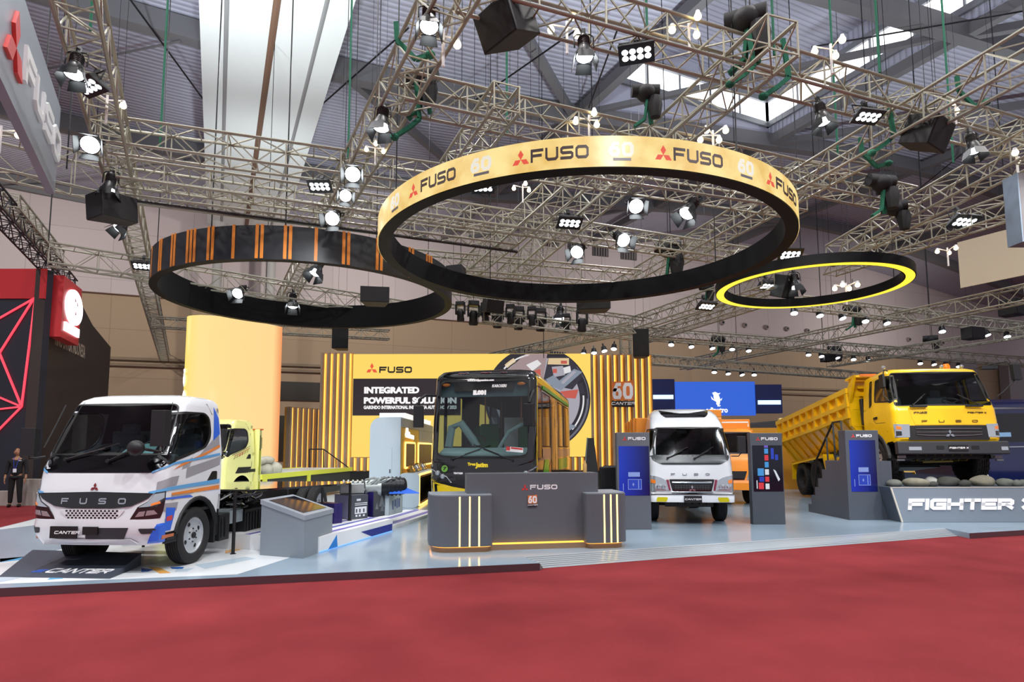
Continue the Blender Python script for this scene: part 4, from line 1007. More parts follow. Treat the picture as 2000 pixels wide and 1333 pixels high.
for txt, py, h, wdt in (('INTEGRATED', 768, .25, 108), ('POWERFUL SOLUTION', 788, .245, 181), ('GAIKINDO INTERNATIONAL INDONESIA AUTO SHOW 2023', 799, .135, 181)):
    vs, fs = font_mesh(txt, h, (.022 if h > .2 else .010)); k = (wx(711 + wdt) - wx(711)) / max(v.x for v in vs); f = F_(2)
    mb.add([f(wx(711) + v.x * k, wz(py) + v.y, .001) for v in vs], fs)
mb.build('banner_lettering', m_let, scr, smooth=0, fix=False)
f = F_(1); mb = MB(); put(mb, shift(diamonds(.40), wx(725.5), wz(728)), f); mb.build('diamond_logo', mat('screen_red', (60, 10, 10), .4, emit=(232, 88, 56), es=1.0), scr, smooth=0, fix=False)
q, wd = strokes('FUSO', .27, 1.5, .27, .2); k = (wx(804) - wx(740)) / wd; mb = MB(); put(mb, shift([[(x * k, z) for x, z in p] for p in q], wx(740), wz(729)), f); mb.build('name_lettering', mat('screen_ink', (20, 14, 10), .4, emit=(46, 34, 30), es=.7), scr, smooth=0, fix=False)
# wheel picture
wc = (wx(1050), wz(780)); RW = wx(1153) - wx(1050)
def clipz(poly):
    out = []
    for i in range(len(poly)):
        a, b = poly[i - 1], poly[i]; ia, ib = a[1] <= zz1 - .01, b[1] <= zz1 - .01
        if ia != ib: t_ = (zz1 - .01 - a[1]) / (b[1] - a[1]); out.append((a[0] + (b[0] - a[0]) * t_, zz1 - .01))
        if ib: out.append(b)
    return out
def annulus(r0, r1, a0=0, a1=360, n=72):
    out = []
    for i in range(n):
        a, b = R(a0 + (a1 - a0) * i / n), R(a0 + (a1 - a0) * (i + 1) / n)
        q = clipz([(wc[0] + RW * r * cos(t_), wc[1] + RW * r * sin(t_)) for r, t_ in ((r0, a), (r1, a), (r1, b), (r0, b))])
        if len(q) > 2: out.append(q)
    return out
em = lambda n, c, s=.85: mat('picture_' + n, tuple(x // 4 for x in c), .4, emit=c, es=s)
mb = MB()
cols = [em('tyre', (42, 40, 50)), em('rim', (176, 172, 184)), em('rock', (168, 146, 148)), em('slate', (92, 96, 112)), em('pipe', (140, 150, 166)), em('cream', (232, 206, 160)), em('red', (206, 96, 84)), em('white', (238, 236, 238)), em('night', (56, 54, 66)), em('tread', (110, 110, 124))]
put(mb, annulus(.80, 1.0), F_(1), 0); put(mb, annulus(.93, .955, 180, 360), F_(2), 9); put(mb, annulus(.955, .97, -70, 40), F_(2), 9); put(mb, annulus(0.01, .80), F_(1), 1)
put(mb, annulus(.82, .9, 6, 20, 8), F_(2), 8); put(mb, annulus(.855, .885, -42, 4, 20), F_(2), 7); put(mb, annulus(.84, .87, 100, 138, 20), F_(2), 7); put(mb, annulus(.82, .9, 120, 134, 8), F_(2), 5)
P2 = lambda pts: [clipz([(wx(x), wz(y)) for x, y in pts])]
for pts, m, l in (([(985, 730), (1030, 690), (1070, 690), (1058, 760), (1000, 760)], 2, 2), ([(1072, 698), (1112, 698), (1140, 735), (1118, 762), (1060, 750)], 8, 2), ([(1072, 701), (1112, 701), (1112, 714), (1070, 713)], 5, 3),
                  ([(1096, 706), (1108, 706), (1108, 712), (1096, 712)], 6, 4), ([(1078, 718), (1100, 716), (1104, 734), (1082, 738)], 1, 3), ([(1100, 720), (1114, 716), (1116, 728), (1102, 732)], 7, 3), ([(1080, 722), (1088, 722), (1088, 730), (1080, 730)], 6, 4),
                  ([(1066, 742), (1082, 734), (1100, 752), (1076, 756)], 4, 3), ([(1078, 756), (1122, 722), (1138, 728), (1096, 764)], 4, 4), ([(1096, 748), (1120, 726), (1126, 728), (1100, 752)], 1, 5), ([(1094, 766), (1130, 762), (1124, 780), (1100, 778)], 6, 3),
                  ([(1028, 714), (1050, 704), (1058, 712), (1040, 726)], 7, 3), ([(1042, 726), (1056, 722), (1056, 740), (1046, 738)], 6, 3), ([(1096, 776), (1128, 786), (1120, 820), (1096, 840)], 1, 2), ([(1104, 826), (1126, 834), (1104, 846)], 4, 3), ([(1000, 740), (1040, 736), (1040, 750), (1004, 752)], 3, 3)):
    put(mb, [p for p in P2(pts) if len(p) > 2], F_(l), m)
mb.build('wheel_picture', cols, scr, smooth=0, fix=False)

# tall curved screen behind the left trucks
pts = [(-11.66, 22.05), (-11.62, 21.86), (-11.5, 21.72), (-11.3, 21.62), (-11.0, 21.56), (-10.7, 21.62), (-10.35, 21.84), (-10.0, 22.18), (-9.6, 22.68), (-9.25, 23.24), (-8.95, 23.8)]
t = thing('curved_screen', 'tall glowing pale yellow curved screen behind the light yellow truck', 'screen', (-10.6, 22.2, 0)); O_ = V(t.location)
mb = MB(); zb0, zb1 = 1.2, 6.42
out = [V((x, y, 0)) - O_ for x, y in pts]; inn = [V((x + .3 * (-1 if i > 5 else 1) * abs(i - 5) / 5, y + .34, 0)) - O_ for i, (x, y) in enumerate(pts)]
mb.loft([[p + V((0, 0, z)) for p in out + inn[::-1]] for z in (.1, zb0 - .01, zb1)], 0); mb.build('screen_frame', m_black, t, smooth=30)
mb = MB(); n = len(out)
vs = [p + V(((i - 5) * .004, -.012, z)) for z in (zb0, zb1 - .01) for i, p in enumerate(out)]; mb.add(vs, [(i, i + 1, n + i + 1, n + i) for i in range(n - 1)])
sf = mb.build('screen_face', mat('screen_cream', (30, 24, 14), .3, emit=(255, 222, 152), es=1.0), t, smooth=40, fix=False)
nt = MATS['screen_cream'].node_tree; tc = nt.nodes.new('ShaderNodeTexCoord'); sp_ = nt.nodes.new('ShaderNodeSeparateXYZ'); rp = nt.nodes.new('ShaderNodeValToRGB')
el = rp.color_ramp.elements; el[0].color = (*lin((250, 226, 110)), 1); el[0].position = 0; el[1].color = (*lin((240, 150, 92)), 1); el[1].position = 1
e = el.new(.25); e.color = (*lin((255, 226, 150)), 1); e = el.new(.93); e.color = (*lin((255, 216, 148)), 1)
nt.links.new(tc.outputs['Generated'], sp_.inputs[0]); nt.links.new(sp_.outputs['X'], rp.inputs['Fac']); nt.links.new(rp.outputs['Color'], nt.nodes['Principled BSDF'].inputs['Emission Color'])
mb = MB()
acc = [0.0]
for i in range(1, len(out)): acc.append(acc[-1] + (out[i] - out[i - 1]).length)
def fnl(x, z, o):
    i = max(k for k in range(len(acc) - 1) if acc[k] <= max(0, x)); d = (out[i + 1] - out[i]).normalized(); n_ = V((d.y, -d.x, 0))
    return out[i] + d * (x - acc[i]) + n_ * (.03 + o) + V(((i - 5) * .004, -.012, z))
put(mb, shift(strokes('6', .62, .7, .24)[0], .02, 3.9), fnl, 0); mb.build('white_number', m_wht_e, sf, smooth=0, fix=False); mb = MB(); put(mb, shift(strokes('O', .8, .6, .16)[0], .0, 2.95), fnl, 0); put(mb, shift(strokes('O', .42, .6, .3)[0], .1, 3.12), fnl, 0)
mb.build('white_number', m_wht_e, sf, smooth=0, fix=False)

# ------------------------------------------------------------------ white cabin with yellow display bay
t = thing('display_cabin', 'pale blue-grey cabin with a closed door and yellow lit side, left of the bus', 'cabin', (-3.55, 17.0, .1))
m_cab = mat('cabin_pale', (186, 202, 212), .4); m_cby = mat('bay_yellow', (224, 170, 44), .45)
L_ = 6.6; prof = [(-.34, 0), (-.34, 2.15)] + [(-.34 + .3 - .3 * cos(R(a)), 2.15 + .3 * sin(R(a))) for a in (22, 45, 67, 90)] + [(.5, 2.45), (.5, 0)]
mb = MB(); mb.poly([(x, 0, z) for x, z in prof], (0, L_, 0)); mb.build('cabin_shell', m_cab, t, smooth=30)
mb = MB(); mb.bb((.5, .07, 0), (.52, L_, 2.18)); bay = mb.build('display_side', m_cby, t, smooth=0)
mb = MB(); mb.bb((.5, .07, 2.18), (.54, L_, 2.42)); mb.bb((.515, 3.2, 1.55), (.53, L_, 2.18)); mb.build('grey_fascia', mat('fascia_grey', (150, 150, 148), .5), t, smooth=0)
mb = MB(); mb.bb((-.3, 1.0, 2.45), (.45, L_, 2.62)); mb.build('roof_light_box', mat('roof_white', (240, 240, 244), .4, emit=(255, 255, 255), es=.7), t, smooth=0)
mb = MB(); mb.bb((-.33, -.012, .02), (.27, 0, 1.62)); d = mb.build('door', m_cab, t, smooth=0, bevel=.008)
mb = MB(); mb.box((.225, -.03, .98), (.03, .03, .1)); mb.box((.2, -.025, .72), (.025, .02, .12)); mb.build('door_handle', m_chrome, d, smooth=0)
def lit_frame(parent, name, y0, y1, z0, z1, x, r=.12, wd=.05, back=None):
    cx_, cz_ = (y0 + y1) / 2, (z0 + z1) / 2
    A = rrect(y1 - y0, z1 - z0, r, 4, cx_, cz_); B = rrect(y1 - y0 - 2 * wd, z1 - z0 - 2 * wd, max(.02, r - wd), 4, cx_, cz_); n = len(A)
    mb = MB(); vs = [(x, a, b) for a, b in A] + [(x, a, b) for a, b in B] + [(x - .04, a, b) for a, b in A]
    mb.add(vs, [(i, (i + 1) % n, n + (i + 1) % n, n + i) for i in range(n)] + [(i, (i + 1) % n, 2 * n + (i + 1) % n, 2 * n + i) for i in range(n)])
    o = mb.build(name, m_warm_e, parent, smooth=0, fix=False)
    mb = MB(); mb.add([(x - .01, a, b) for a, b in B], [tuple(range(n))]); mb.build('niche', back or mat('niche_brown', (120, 92, 62), .5), o, smooth=0, fix=False)
lit_frame(t, 'lit_niche', .45, 2.2, 1.02, 1.78, .57); lit_frame(t, 'lit_niche', 2.9, 6.2, 1.02, 1.78, .57)
mb = MB(); f = lambda x, z, o: (.535 + o, .6 + x, 1.86 + z)
put(mb, [[(0, .05), (1.5, 0), (1.5, .12), (0, .17)], [(0, .1), (.5, .1), (.42, .3), (.2, .42), (.05, .3)], [(.25, .14), (.75, .12), (.75, .2), (.25, .24)]], f); mb.build('white_logo', m_wht_e, bay, smooth=0)
mb = MB(); A = rrect(.55, .92, .13, 4, .5 + .27 - .02, .46); mb.poly([(a, .02, b) for a, b in A], (0, 3.6, 0)); cs = mb.build('counter', m_cab, t, smooth=30)
lit_frame(cs, 'counter_light', .04, 3.6, .02, .9, 1.035, .13, .05, mat('niche_gold', (170, 120, 60), .5))
for k in range(5):
    mb = MB(); mb.lathe([(0, 0), (.1, 0), (.13, .1), (.09, .14), (.05, .2), (0, .21)], 10); mb.cyl((0, 0, .2), (0, 0, .24), .03, n=8)
    o = mb.build('spare_part', mat('part_metal' if k % 2 else 'part_brass', (150, 150, 150) if k % 2 else (170, 140, 80), .3, .8)); o.location = (-3.55 + .72 + .03 * (k % 2), 17.5 + k * .6, 1.02)
    tag(o, f'small metal spare part on the lit counter of the cabin, {ordn[k]} from the front', 'spare part', 'spare parts on the cabin counter')

# ------------------------------------------------------------------ raised striped plinth with battery boxes and drive units
t = thing('striped_plinth', 'low white plinth with blue stripes carrying boxes, right of the touch table', 'plinth', (0, 0, .1))
ZP = .34
p_fl = at_z(640, 1076, .1); p_fr = at_z(766.5, 1038.5, .1)
dirr = (p_fr - p_fl).normalized(); nl = V((-dirr.y, dirr.x, 0))
p_fl2 = p_fl - dirr * .25; bkl, bkr = p_fl2 + nl * 2.2, p_fr + nl * 2.6
def loc0(p, z): return V((p.x, p.y, z))
mb = MB(); mb.poly([loc0(p, 0) for p in (p_fl2, p_fr, bkr, bkl)], (0, 0, ZP - .1)); pl = mb.build('plinth_body', m_white, t, smooth=0)
fn = lambda x, z, o: p_fl2 + dirr * x - nl * o + V((0, 0, z - .1))
L_ = (p_fr - p_fl2).length
mb = MB(); put(mb, [[(L_ - .85, .02), (L_ - .02, .02), (L_ - .02, .15), (L_ - 1.25, .15)]], fn, 0); put(mb, [[(L_ * .1, .012), (L_ * .21, .012), (L_ * .2, .21)]], fn, 1); put(mb, [[(0, .005), (L_, .005), (L_, .02), (0, .02)]], fn, 2)
mb.build('side_graphic', [mat('graphic_navy', (40, 50, 140), .4), mat('graphic_blue', (40, 130, 214), .4), mat('edge_light', (120, 180, 240), .4, emit=(90, 170, 255), es=.8)], pl, smooth=0)
mb = MB()
for k in range(5):
    off = .12 + k * .28; a = p_fl2 + nl * off; b = p_fr + nl * off + dirr * .0
    mb.poly([loc0(a, ZP - .1), loc0(b, ZP - .1), loc0(b + nl * .09, ZP - .1), loc0(a + nl * .09, ZP - .1)], (0, 0, .003), k % 2)
mb.build('top_stripes', [mat('stripe_violet', (120, 110, 190), .4), mat('stripe_indigo', (90, 100, 180), .4)], pl, smooth=0)
# lower striped step beyond it
a0, a1 = at_z(766, 1034, .1), at_z(846, 1007, .1); d2 = (a1 - a0).normalized(); n2 = V((-d2.y, d2.x, 0))
mb = MB(); mb.poly([a0, a1 + d2 * .6, a1 + d2 * .6 + n2 * 2.4, a0 + n2 * 2.4], (0, 0, .06)); t2 = mb.build('striped_step', m_white, smooth=0)
tag(t2, 'low white striped step between the plinth and the yellow skirt of the bus', 'step')
mb = MB()
for k in range(5):
    o = .1 + k * .42; mb.poly([a0 + n2 * o + V((0, 0, .06)), a1 + d2 * .6 + n2 * o + V((0, 0, .06)), a1 + d2 * .6 + n2 * (o + .16) + V((0, 0, .06)), a0 + n2 * (o + .16) + V((0, 0, .06))], (0, 0, .003), 0)
mb.build('step_stripes', [MATS['stripe_violet']], t2, smooth=0)
def on_plinth(px, py): return at_z(px, py, ZP)
def dbox(label, bl, br, depth, h, cols, name='battery_box', art=0):
    a, b = on_plinth(*bl), on_plinth(*br); d = (b - a).normalized(); n = V((-d.y, d.x, 0))
    t = thing(name, label, 'display box', tuple(a), atan2(d.y, d.x), 'display boxes on the striped plinth'); L_ = (b - a).length
    mb = MB(); mb.bb((0, 0, 0), (L_, depth, h)); mb.build('box_body', cols[0], t, smooth=0)
    mb = MB(); mb.bb((-.004, .02, .01), (0, depth - .02, h - .01)); mb.build('side_panel', cols[1], t, smooth=0)
    fn = plane_fn((0, 0, 0), (1, 0, 0), (0, 0, 1), (0, -1, 0)); W_ = L_
    mb = MB(); Rq = lambda a, b, c, e: [(a * W_, b * h), (c * W_, b * h), (c * W_, e * h), (a * W_, e * h)]
    if art == 0:
        put(mb, [Rq(.2, .22, .92, .5), Rq(.2, .57, .95, .6), Rq(.2, .64, .95, .67), Rq(.3, .75, .55, .84), Rq(.25, .1, .36, .18), Rq(.45, .1, .56, .18), Rq(.7, .1, .81, .18)], fn, 0)
        put(mb, [Rq(.26, .27, .34, .42), Rq(.46, .27, .54, .42), Rq(.7, .27, .78, .42)], lambda x, z, o: fn(x, z, o + .003), 1)
    elif art == 1:
        put(mb, [[(W_ * x, h * z) for x, z in p] for p in ([(.1, .3), (.2, .55), (.3, .3)], [(.35, .4), (.55, .85), (.75, .35)], [(.7, .35), (.82, .55), (.9, .3)], [(.45, .2), (.6, .5), (.7, .2)])], fn, 1)
    else:
        put(mb, [Rq(.25, .2, .32, .55), Rq(.4, .3, .5, .58), Rq(.55, .22, .62, .62), Rq(.68, .25, .78, .6), Rq(.1, .82, .3, .87), Rq(.1, .76, .8, .78)], fn, 1)
    mb.build('printed_panel', cols[2:], t, smooth=0)
    return t
grey_b, navy_b, pale_b = mat('box_grey', (74, 78, 86), .4), mat('box_navy', (36, 26, 92), .4), mat('box_pale', (202, 216, 222), .4)
pr_w, pr_g = mat('print_white', (226, 232, 236), .4), mat('print_grey', (120, 126, 134), .4)
dbox('dark grey display box with white printed panels, behind the corner leg of the glass panel', (686, 1016), (718, 1012.5), .55, .46, [grey_b, mat('box_lilac', (150, 150, 186), .4), pr_w, grey_b])
dbox('dark display box with a violet side and a printed machine picture', (730, 1011), (757.5, 1007), .6, .5, [grey_b, navy_b, pr_w, pr_g], art=1)
dbox('pale display box with small blue drawings, right end of the plinth', (759, 1008), (786, 1001), .6, .52, [pale_b, pale_b, pr_w, mat('print_blue', (96, 116, 170), .4)], art=2)
dbox('violet display box left of the dark grey one, under the glass panel', (652, 1024), (668, 1022), .55, .36, [navy_b, navy_b, pr_w, navy_b], art=1)
m_silver = mat('cast_silver', (176, 184, 182), .35, .6); m_mdark = mat('cast_dark', (40, 42, 46), .35, .5)
t = thing('drive_unit', 'silver and black electric drive unit on the display boxes, left of the pale cabin', 'drive unit', tuple(on_plinth(733, 1012) + V((.0, .25, .47))), R(15))
mb = MB(); mb.bb((-.75, -.12, .0), (-.28, .28, .2)); mb.bb((-.72, -.1, .2), (-.32, .25, .23))
for k in range(5): mb.bb((-.7 + k * .09, -.135, .22), (-.66 + k * .09, .2, .26))
mb.build('inverter_case', m_silver, t, smooth=0, bevel=.015)
mb = MB(); mb.cyl((-.26, .08, .1), (-.02, .08, .1), .14, .17, 18); mb.cyl((-.02, .08, .1), (.05, .08, .1), .19, .19, 18)
for k in range(7): a = k * .9; mb.cyl((-.22, .08 + .13 * cos(a), .1 + .13 * sin(a)), (.02, .08 + .16 * cos(a), .1 + .16 * sin(a)), .018, n=6)
mb.build('gear_housing', m_silver, t)
mb = MB(); mb.cyl((.05, .08, .12), (.5, .08, .12), .19, .17, 20); mb.ell((.5, .08, .12), (.08, .17, .17))
for k in range(5): mb.cyl((.1 + k * .08, .08, .12), (.13 + k * .08, .08, .12), .197, n=20)
mb.build('motor', m_mdark, t)
mb = MB()
for k in range(6): mb.tube([(-.3 + k * .07, -.08, .2), (-.26 + k * .1, -.12, .27 + .02 * (k % 2)), (-.1 + k * .09, -.02, .3 - .02 * (k % 3)), (.02 + k * .06, .06, .26)], .016, 6)
mb.build('hoses', m_silver, t)
mb = MB(); mb.poly([(.2, -.12, -.02), (.8, -.2, -.02), (.5, .0, .1), (.3, .02, .07)], (0, .02, .012)); mb.build('blue_cloth', mat('cloth_blue', (40, 100, 214), .7), t, smooth=0)
# glossy panel on black legs beside the first truck
t = thing('glass_panel_table', 'glossy black panel on thin black legs over the bare chassis of the silver truck', 'panel')
ZT = 1.05; c4 = [V((-4.12, 9.92, 0)), at_z(686, 944, ZT), at_z(684, 940.5, ZT), V((-5.3, 12.35, 0)), V((-6.0, 11.6, 0)), V((-6.05, 10.25, 0))]
mb = MB(); mb.poly([(p.x, p.y, ZT - .03) for p in c4], (0, 0, .03)); mb.build('panel_top', mat('panel_gloss', (18, 18, 20), .04, spec=1.0, coat=1), t, smooth=0)
for px, py, zb_ in ((455, 1083, .1), (682.5, 1017.5, ZP)):
    p = at_z(px, py, zb_); mb = MB(); mb.cyl((p.x, p.y, zb_), (p.x, p.y, ZT - .03), .026, n=10); mb.cyl((p.x, p.y, zb_), (p.x, p.y, zb_ + .01), .045, n=10); mb.build('leg', m_black, t)
for x, y in ((-6.02, 10.3), (-5.9, 11.62), (-3.75, 10.46), (-3.35, 11.05)):
    mb = MB(); mb.cyl((x, y, .1), (x, y, ZT - .03), .022, n=8); mb.build('leg', m_black, t)

# ------------------------------------------------------------------ podium of the dump truck with rocks, steps and kiosk
PZ = .84
m_pod = mat('podium_grey', (124, 136, 148), .45); m_podd = mat('podium_slate', (74, 82, 92), .45)
t = thing('truck_podium', 'grey podium with big white lettering under the front wheels of the dump truck', 'podium', (8.1, 13.41, .1))
mb = MB(); mb.poly([(0, 0, PZ - .1), (.2, 0, 0), (9, 0, 0), (9, 0, PZ - .1)], (0, 2.4, 0)); mb.build('podium_body', m_podd, t, smooth=0)
mb = MB(); mb.poly([(.02, 0, PZ - .105), (.22, 0, .004), (8.9, 0, .004), (8.9, 0, PZ - .105)], (0, -.02, 0)); fp = mb.build('front_panel', m_pod, t, smooth=0)
mb = MB(); mb.bar((.0, -.012, PZ - .1), (.2, -.012, .005), .03, .03); mb.bar((0, -.012, PZ - .103), (8.9, -.012, PZ - .103), .03, .012); mb.build('edge_trim', mat('trim_cream', (206, 200, 186), .4), t, smooth=0)
q, wd = strokes('FIGHTER X', .235, 1.35, .29, .11, .12); f = plane_fn((.0, -.02, 0), (1, 0, 0), (0, 0, 1), (0, -1, 0))
k = (at_y(1978, 985, 13.39).x - at_y(1772, 985, 13.39).x) / strokes('FIGHTER', .235, 1.35, .29, .11, .12)[1]
mb = MB(); put(mb, shift([[(x * k, z) for x, z in p] for p in q], at_y(1772, 985, 13.39).x - 8.1, .265), f, 0, .02); mb.build('podium_lettering', mat('letter_glow_paint', (250, 250, 252), .4, emit=(255, 255, 255), es=.12), fp, smooth=0)  # slight emission put into the colour of plain white letters
m_rock = [mat('rock_grey', (92, 96, 90), .85, var=.25, vscale=4, bump=.5, bscale=7), mat('rock_dark', (54, 56, 53), .85, var=.25, vscale=4, bump=.5, bscale=7), mat('rock_sand', (112, 110, 96), .85, var=.25, vscale=4, bump=.5, bscale=7), mat('rock_pale', (206, 206, 200), .85, var=.12, vscale=4, bump=.4, bscale=7), mat('stone_pale', (196, 194, 178), .85, var=.18, vscale=5, bump=.5, bscale=8)]
def rock(c, r, m, label, seed, group):
    rnd = random.Random(seed); mb = MB(); mb.ell((0, 0, 0), r, 0, 18, 12); k = [V((rnd.uniform(-1, 1), rnd.uniform(-1, 1), rnd.uniform(-1, 1))) * 3 for _ in range(5)]; ph = [rnd.uniform(0, 6) for _ in range(5)]
    out = []
    for p in mb.v:
        u = V((p[0] / r[0], p[1] / r[1], p[2] / r[2])); s = 1 + .07 * sum(sin(u.dot(a) + b) for a, b in zip(k, ph)) / 1.6
        if u.z < -.75: u.z = -.75
        out.append((u.x * r[0] * s, u.y * r[1] * s, u.z * r[2] * s))
    mb.v = out; o = mb.build('rock', m_rock[m], smooth=80); o.location = c; o.rotation_euler = (0, 0, rnd.uniform(-.3, .3))
    return tag(o, label, 'rock', group)
for i, (px, py, w_, h_, m, Y, lab) in enumerate(((310, 605, 190, 112, 0, 13.75, 'round grey rock at the left end of the podium'), (585, 605, 300, 128, 2, 13.8, 'wide sandy rock second from the left on the podium'), (795, 592, 140, 110, 3, 14.6, 'white rock behind the wide sandy one'), (935, 548, 120, 100, 3, 15.2, 'white rock farther back under the bumper'),
        (812, 628, 140, 80, 1, 13.7, 'small dark rock between the sandy and the big dark rock'), (1010, 605, 290, 150, 1, 13.9, 'big dark rock in the middle of the podium'), (1225, 622, 150, 96, 1, 13.7, 'small dark rock right of the big dark one'), (1452, 592, 300, 150, 2, 13.9, 'big brownish rock under the right half of the bumper'),
        (1750, 612, 220, 116, 0, 13.8, 'flat grey rock right of the front wheel'), (1905, 618, 130, 96, 0, 13.7, 'pale grey rock near the right edge of the podium'), (1985, 612, 120, 100, 0, 13.8, 'grey rock at the right edge of the picture'))):
    c = at_y(1700 + px / 6.667, 850 + py / 6.667, Y); k = Y / FPX / 6.667
    hz = h_ * k / 2; rock((c.x, c.y, PZ + hz * .68), (w_ * k / 2, w_ * k / 2 * .8, hz * 1.02), m, lab, i, 'rocks on the podium')
m_stair = mat('stair_slate', (70, 76, 86), .5)
a, b = at_z(1660, 1016.5, .1), at_z(1579, 1000, .1); dS = (b - a).normalized(); LS = (b - a).length; nS = V((dS.y, -dS.x, 0))
if nS.y < 0: nS = -nS
t = thing('platform_stairs', 'dark grey stepped stair block with a black handrail, left of the podium', 'stairs', tuple(a), 0)
def sx(px):       # distance along the side for a picture column
    lo, hi = -.5, LS + .5
    for _ in range(40):
        m_ = (lo + hi) / 2
        if project(a + dS * m_)[0] > px: lo = m_
        else: hi = m_
    return lo
edges = [1579.5, 1586, 1594, 1601, 1609.5, 1617, 1660]; hs = [.2, .42, .63, .85, 1.07, 1.29]
prof = [(sx(edges[0]), 0)]
for i in range(6): prof += [(sx(edges[i]), hs[i]), (sx(edges[i + 1]), hs[i])]
prof += [(0, 0)]
mb = MB(); mb.poly([dS * s + V((0, 0, z)) for s, z in prof], nS * 1.0); mb.build('stair_body', m_stair, t, smooth=0)
def rp_(px, py): s = sx(px); Y = (a + dS * s).y; q = at_y(px, py, Y); return q - a + nS * .04
mb = MB()
for p0, p1 in (((1611, 855), (1615, 919)), ((1623, 826), (1629, 902)), ((1639, 823), (1645, 902)), ((1623, 826), (1639.5, 823)), ((1623, 826), (1592, 897)), ((1592, 897), (1588, 967))):
    mb.bar(rp_(*p0), rp_(*p1), .035, .035)
mb.build('handrail', m_black, t, smooth=0)
c = at_z(1692, 1016.5, .1); kz = at_y(1683, 841, c.y).z - .1
kiosk('dark slate kiosk with a blue screen built against the stair block, left of the podium', tuple(c), .74, kz, -.29, .29, .62, kz - .22, 0, False, m_stair, .3)

# ------------------------------------------------------------------ hanging name sign, banners
def side_sign(name, label, far_top, far_bot, Y, L_, dirv, m, th=.14):
    pt, pb = at_y(*far_top, Y), at_y(*far_bot, Y); h = pt.z - pb.z
    t = thing(name, label, 'sign', (pb.x, pb.y, pb.z)); d = V(dirv).normalized(); n = V((d.y, -d.x, 0))
    if n.dot(V((-pb.x, -pb.y, 0))) < 0: n = -n
    mb = MB(); mb.poly([V((0, 0, 0)), d * L_, d * L_ + V((0, 0, h)), V((0, 0, h))], -n * th); mb.build('sign_panel', m, t, smooth=0)
    for s in (.15, .85):
        mb = MB(); p = d * L_ * s - n * th / 2; u = E1.dot(pb + p); mb.cyl(p + V((0, 0, h)), p + V((0, 0, roof_z(u) - pb.z - .1)), .012, n=5); mb.build('hanging_cable', m_dark, t)
    return t, d, n, h
dv = V((.478, -.878, 0))
t, d, n, h = side_sign('hanging_sign', 'big hanging grey name sign with red diamonds at the upper left corner', (131, 212), (107, 380), 12.0, 8.2, dv, mat('sign_silver', (152, 160, 172), .28, .2))
pb = V(t.location)
def s_at(px, z):
    best = min((abs(project(pb + d * s + V((0, 0, z)))[0] - px), s) for s in [i * .005 for i in range(1640)])
    return best[1]
f = lambda x, z, o: d * (8.2 - x) * 1 + n * o + V((0, 0, z))      # x runs from near to far
sF, sO = s_at(45, h * .5), s_at(119, h * .5)
q, wd = strokes('FUSO', .58, 1.25, .23, .2); k = (sF - sO) / wd
mb = MB(); put(mb, shift([[(x * k, z) for x, z in p] for p in q], 8.2 - sF, h * .5 - .29), f, 0, .05); mb.build('name_lettering', m_txtw, t, smooth=0)
sm = s_at(26, h * .5); mb = MB(); put(mb, shift(diamonds(.86), 8.2 - sm, h * .5 - .45), f, 0, .05); mb.build('diamond_logo', m_red, t, smooth=0)
t, d2_, n_, h_ = side_sign('hanging_banner', 'plain beige hanging banner at the right edge, right of the glowing ring', (1863, 474), (1876, 563), 20.0, 9.5, dv, mat('banner_beige', (204, 194, 168), .6), .05)
t = thing('hanging_box_sign', 'grey hanging box sign cut by the right edge of the picture', 'sign', tuple(at_y(1968, 484, 11.5)))
p_ = at_y(1964, 353, 11.5); h_ = p_.z - t.location.z
mb = MB(); mb.bb((0, -.35, 0), (.02, .0, h_)); mb.build('side_panel', mat('sign_bluegrey', (128, 148, 168), .5), t, smooth=0)
mb = MB(); mb.bb((.02, -.35, 0), (3, .0, h_)); mb.build('sign_panel', mat('sign_midgrey', (112, 110, 112), .5), t, smooth=0)
mb = MB(); mb.cyl((.6, -.1, h_), (.6, -.1, h_ + 9.2), .012, n=5); mb.build('hanging_cable', m_dark, t)

# ------------------------------------------------------------------ neighbouring stands
NX, NY = -15.35, 20.0
m_navy = mat('stand_navy', (38, 42, 54), .5); m_nred = mat('stand_red', (206, 44, 50), .45); m_brown = mat('stand_brown', (54, 44, 40), .6)
t = thing('black_stand', 'dark neighbouring stand with a red top band and red light lines at the left edge', 'stand', (NX, NY, 0))
mb = MB(); mb.bb((-8, 0, 0), (0, .3, 7.6)); mb.build('front_wall', m_navy, t, smooth=0)
mb = MB(); mb.bb((-8, -.06, 6.62), (0.02, 0, 7.62)); mb.build('red_band', m_nred, t, smooth=0)
sd = V((-.349, .937, 0)); sn_ = V((.937, .349, 0))
def s_side(px):
    best = min((abs(project(V((NX, NY, 3)) + sd * s)[0] - px), s) for s in [i * .01 for i in range(1400)]); return best[1]
prof = [(0, 0), (0, 7.6)]
for px, py in ((108, 552), (119, 566), (136, 584), (151, 604), (170, 636), (208, 679)):
    s = s_side(px); Y = (NY + .937 * s); prof.append((s, at_y(px, py, Y).z))
prof.append((prof[-1][0], 0))
mb = MB(); mb.poly([sd * s + V((0, 0, z)) for s, z in prof], -sn_ * .3); mb.build('side_wall', m_brown, t, smooth=0)
m_rl = mat('red_light_line', (255, 80, 90), .4, emit=(236, 64, 84), es=1.2)
mb = MB(); Fp = lambda px, py: at_y(px, py, NY) - V((NX, NY, 0)) + V((0, -.04, 0))
for p0, p1 in (((71, 583), (44, 795)), ((70, 583), (-30, 640)), ((68, 584), (-5, 700)), ((0, 688), (44, 795)), ((44, 795), (-20, 802)), ((44, 795), (-20, 768)), ((44, 795), (-10, 850))):
    mb.bar(Fp(*p0), Fp(*p1), .05, .05)
mb.build('light_lines', m_rl, t, smooth=0)
f = lambda x, z, o: sd * x + sn_ * (.01 + o) + V((0, 0, z))
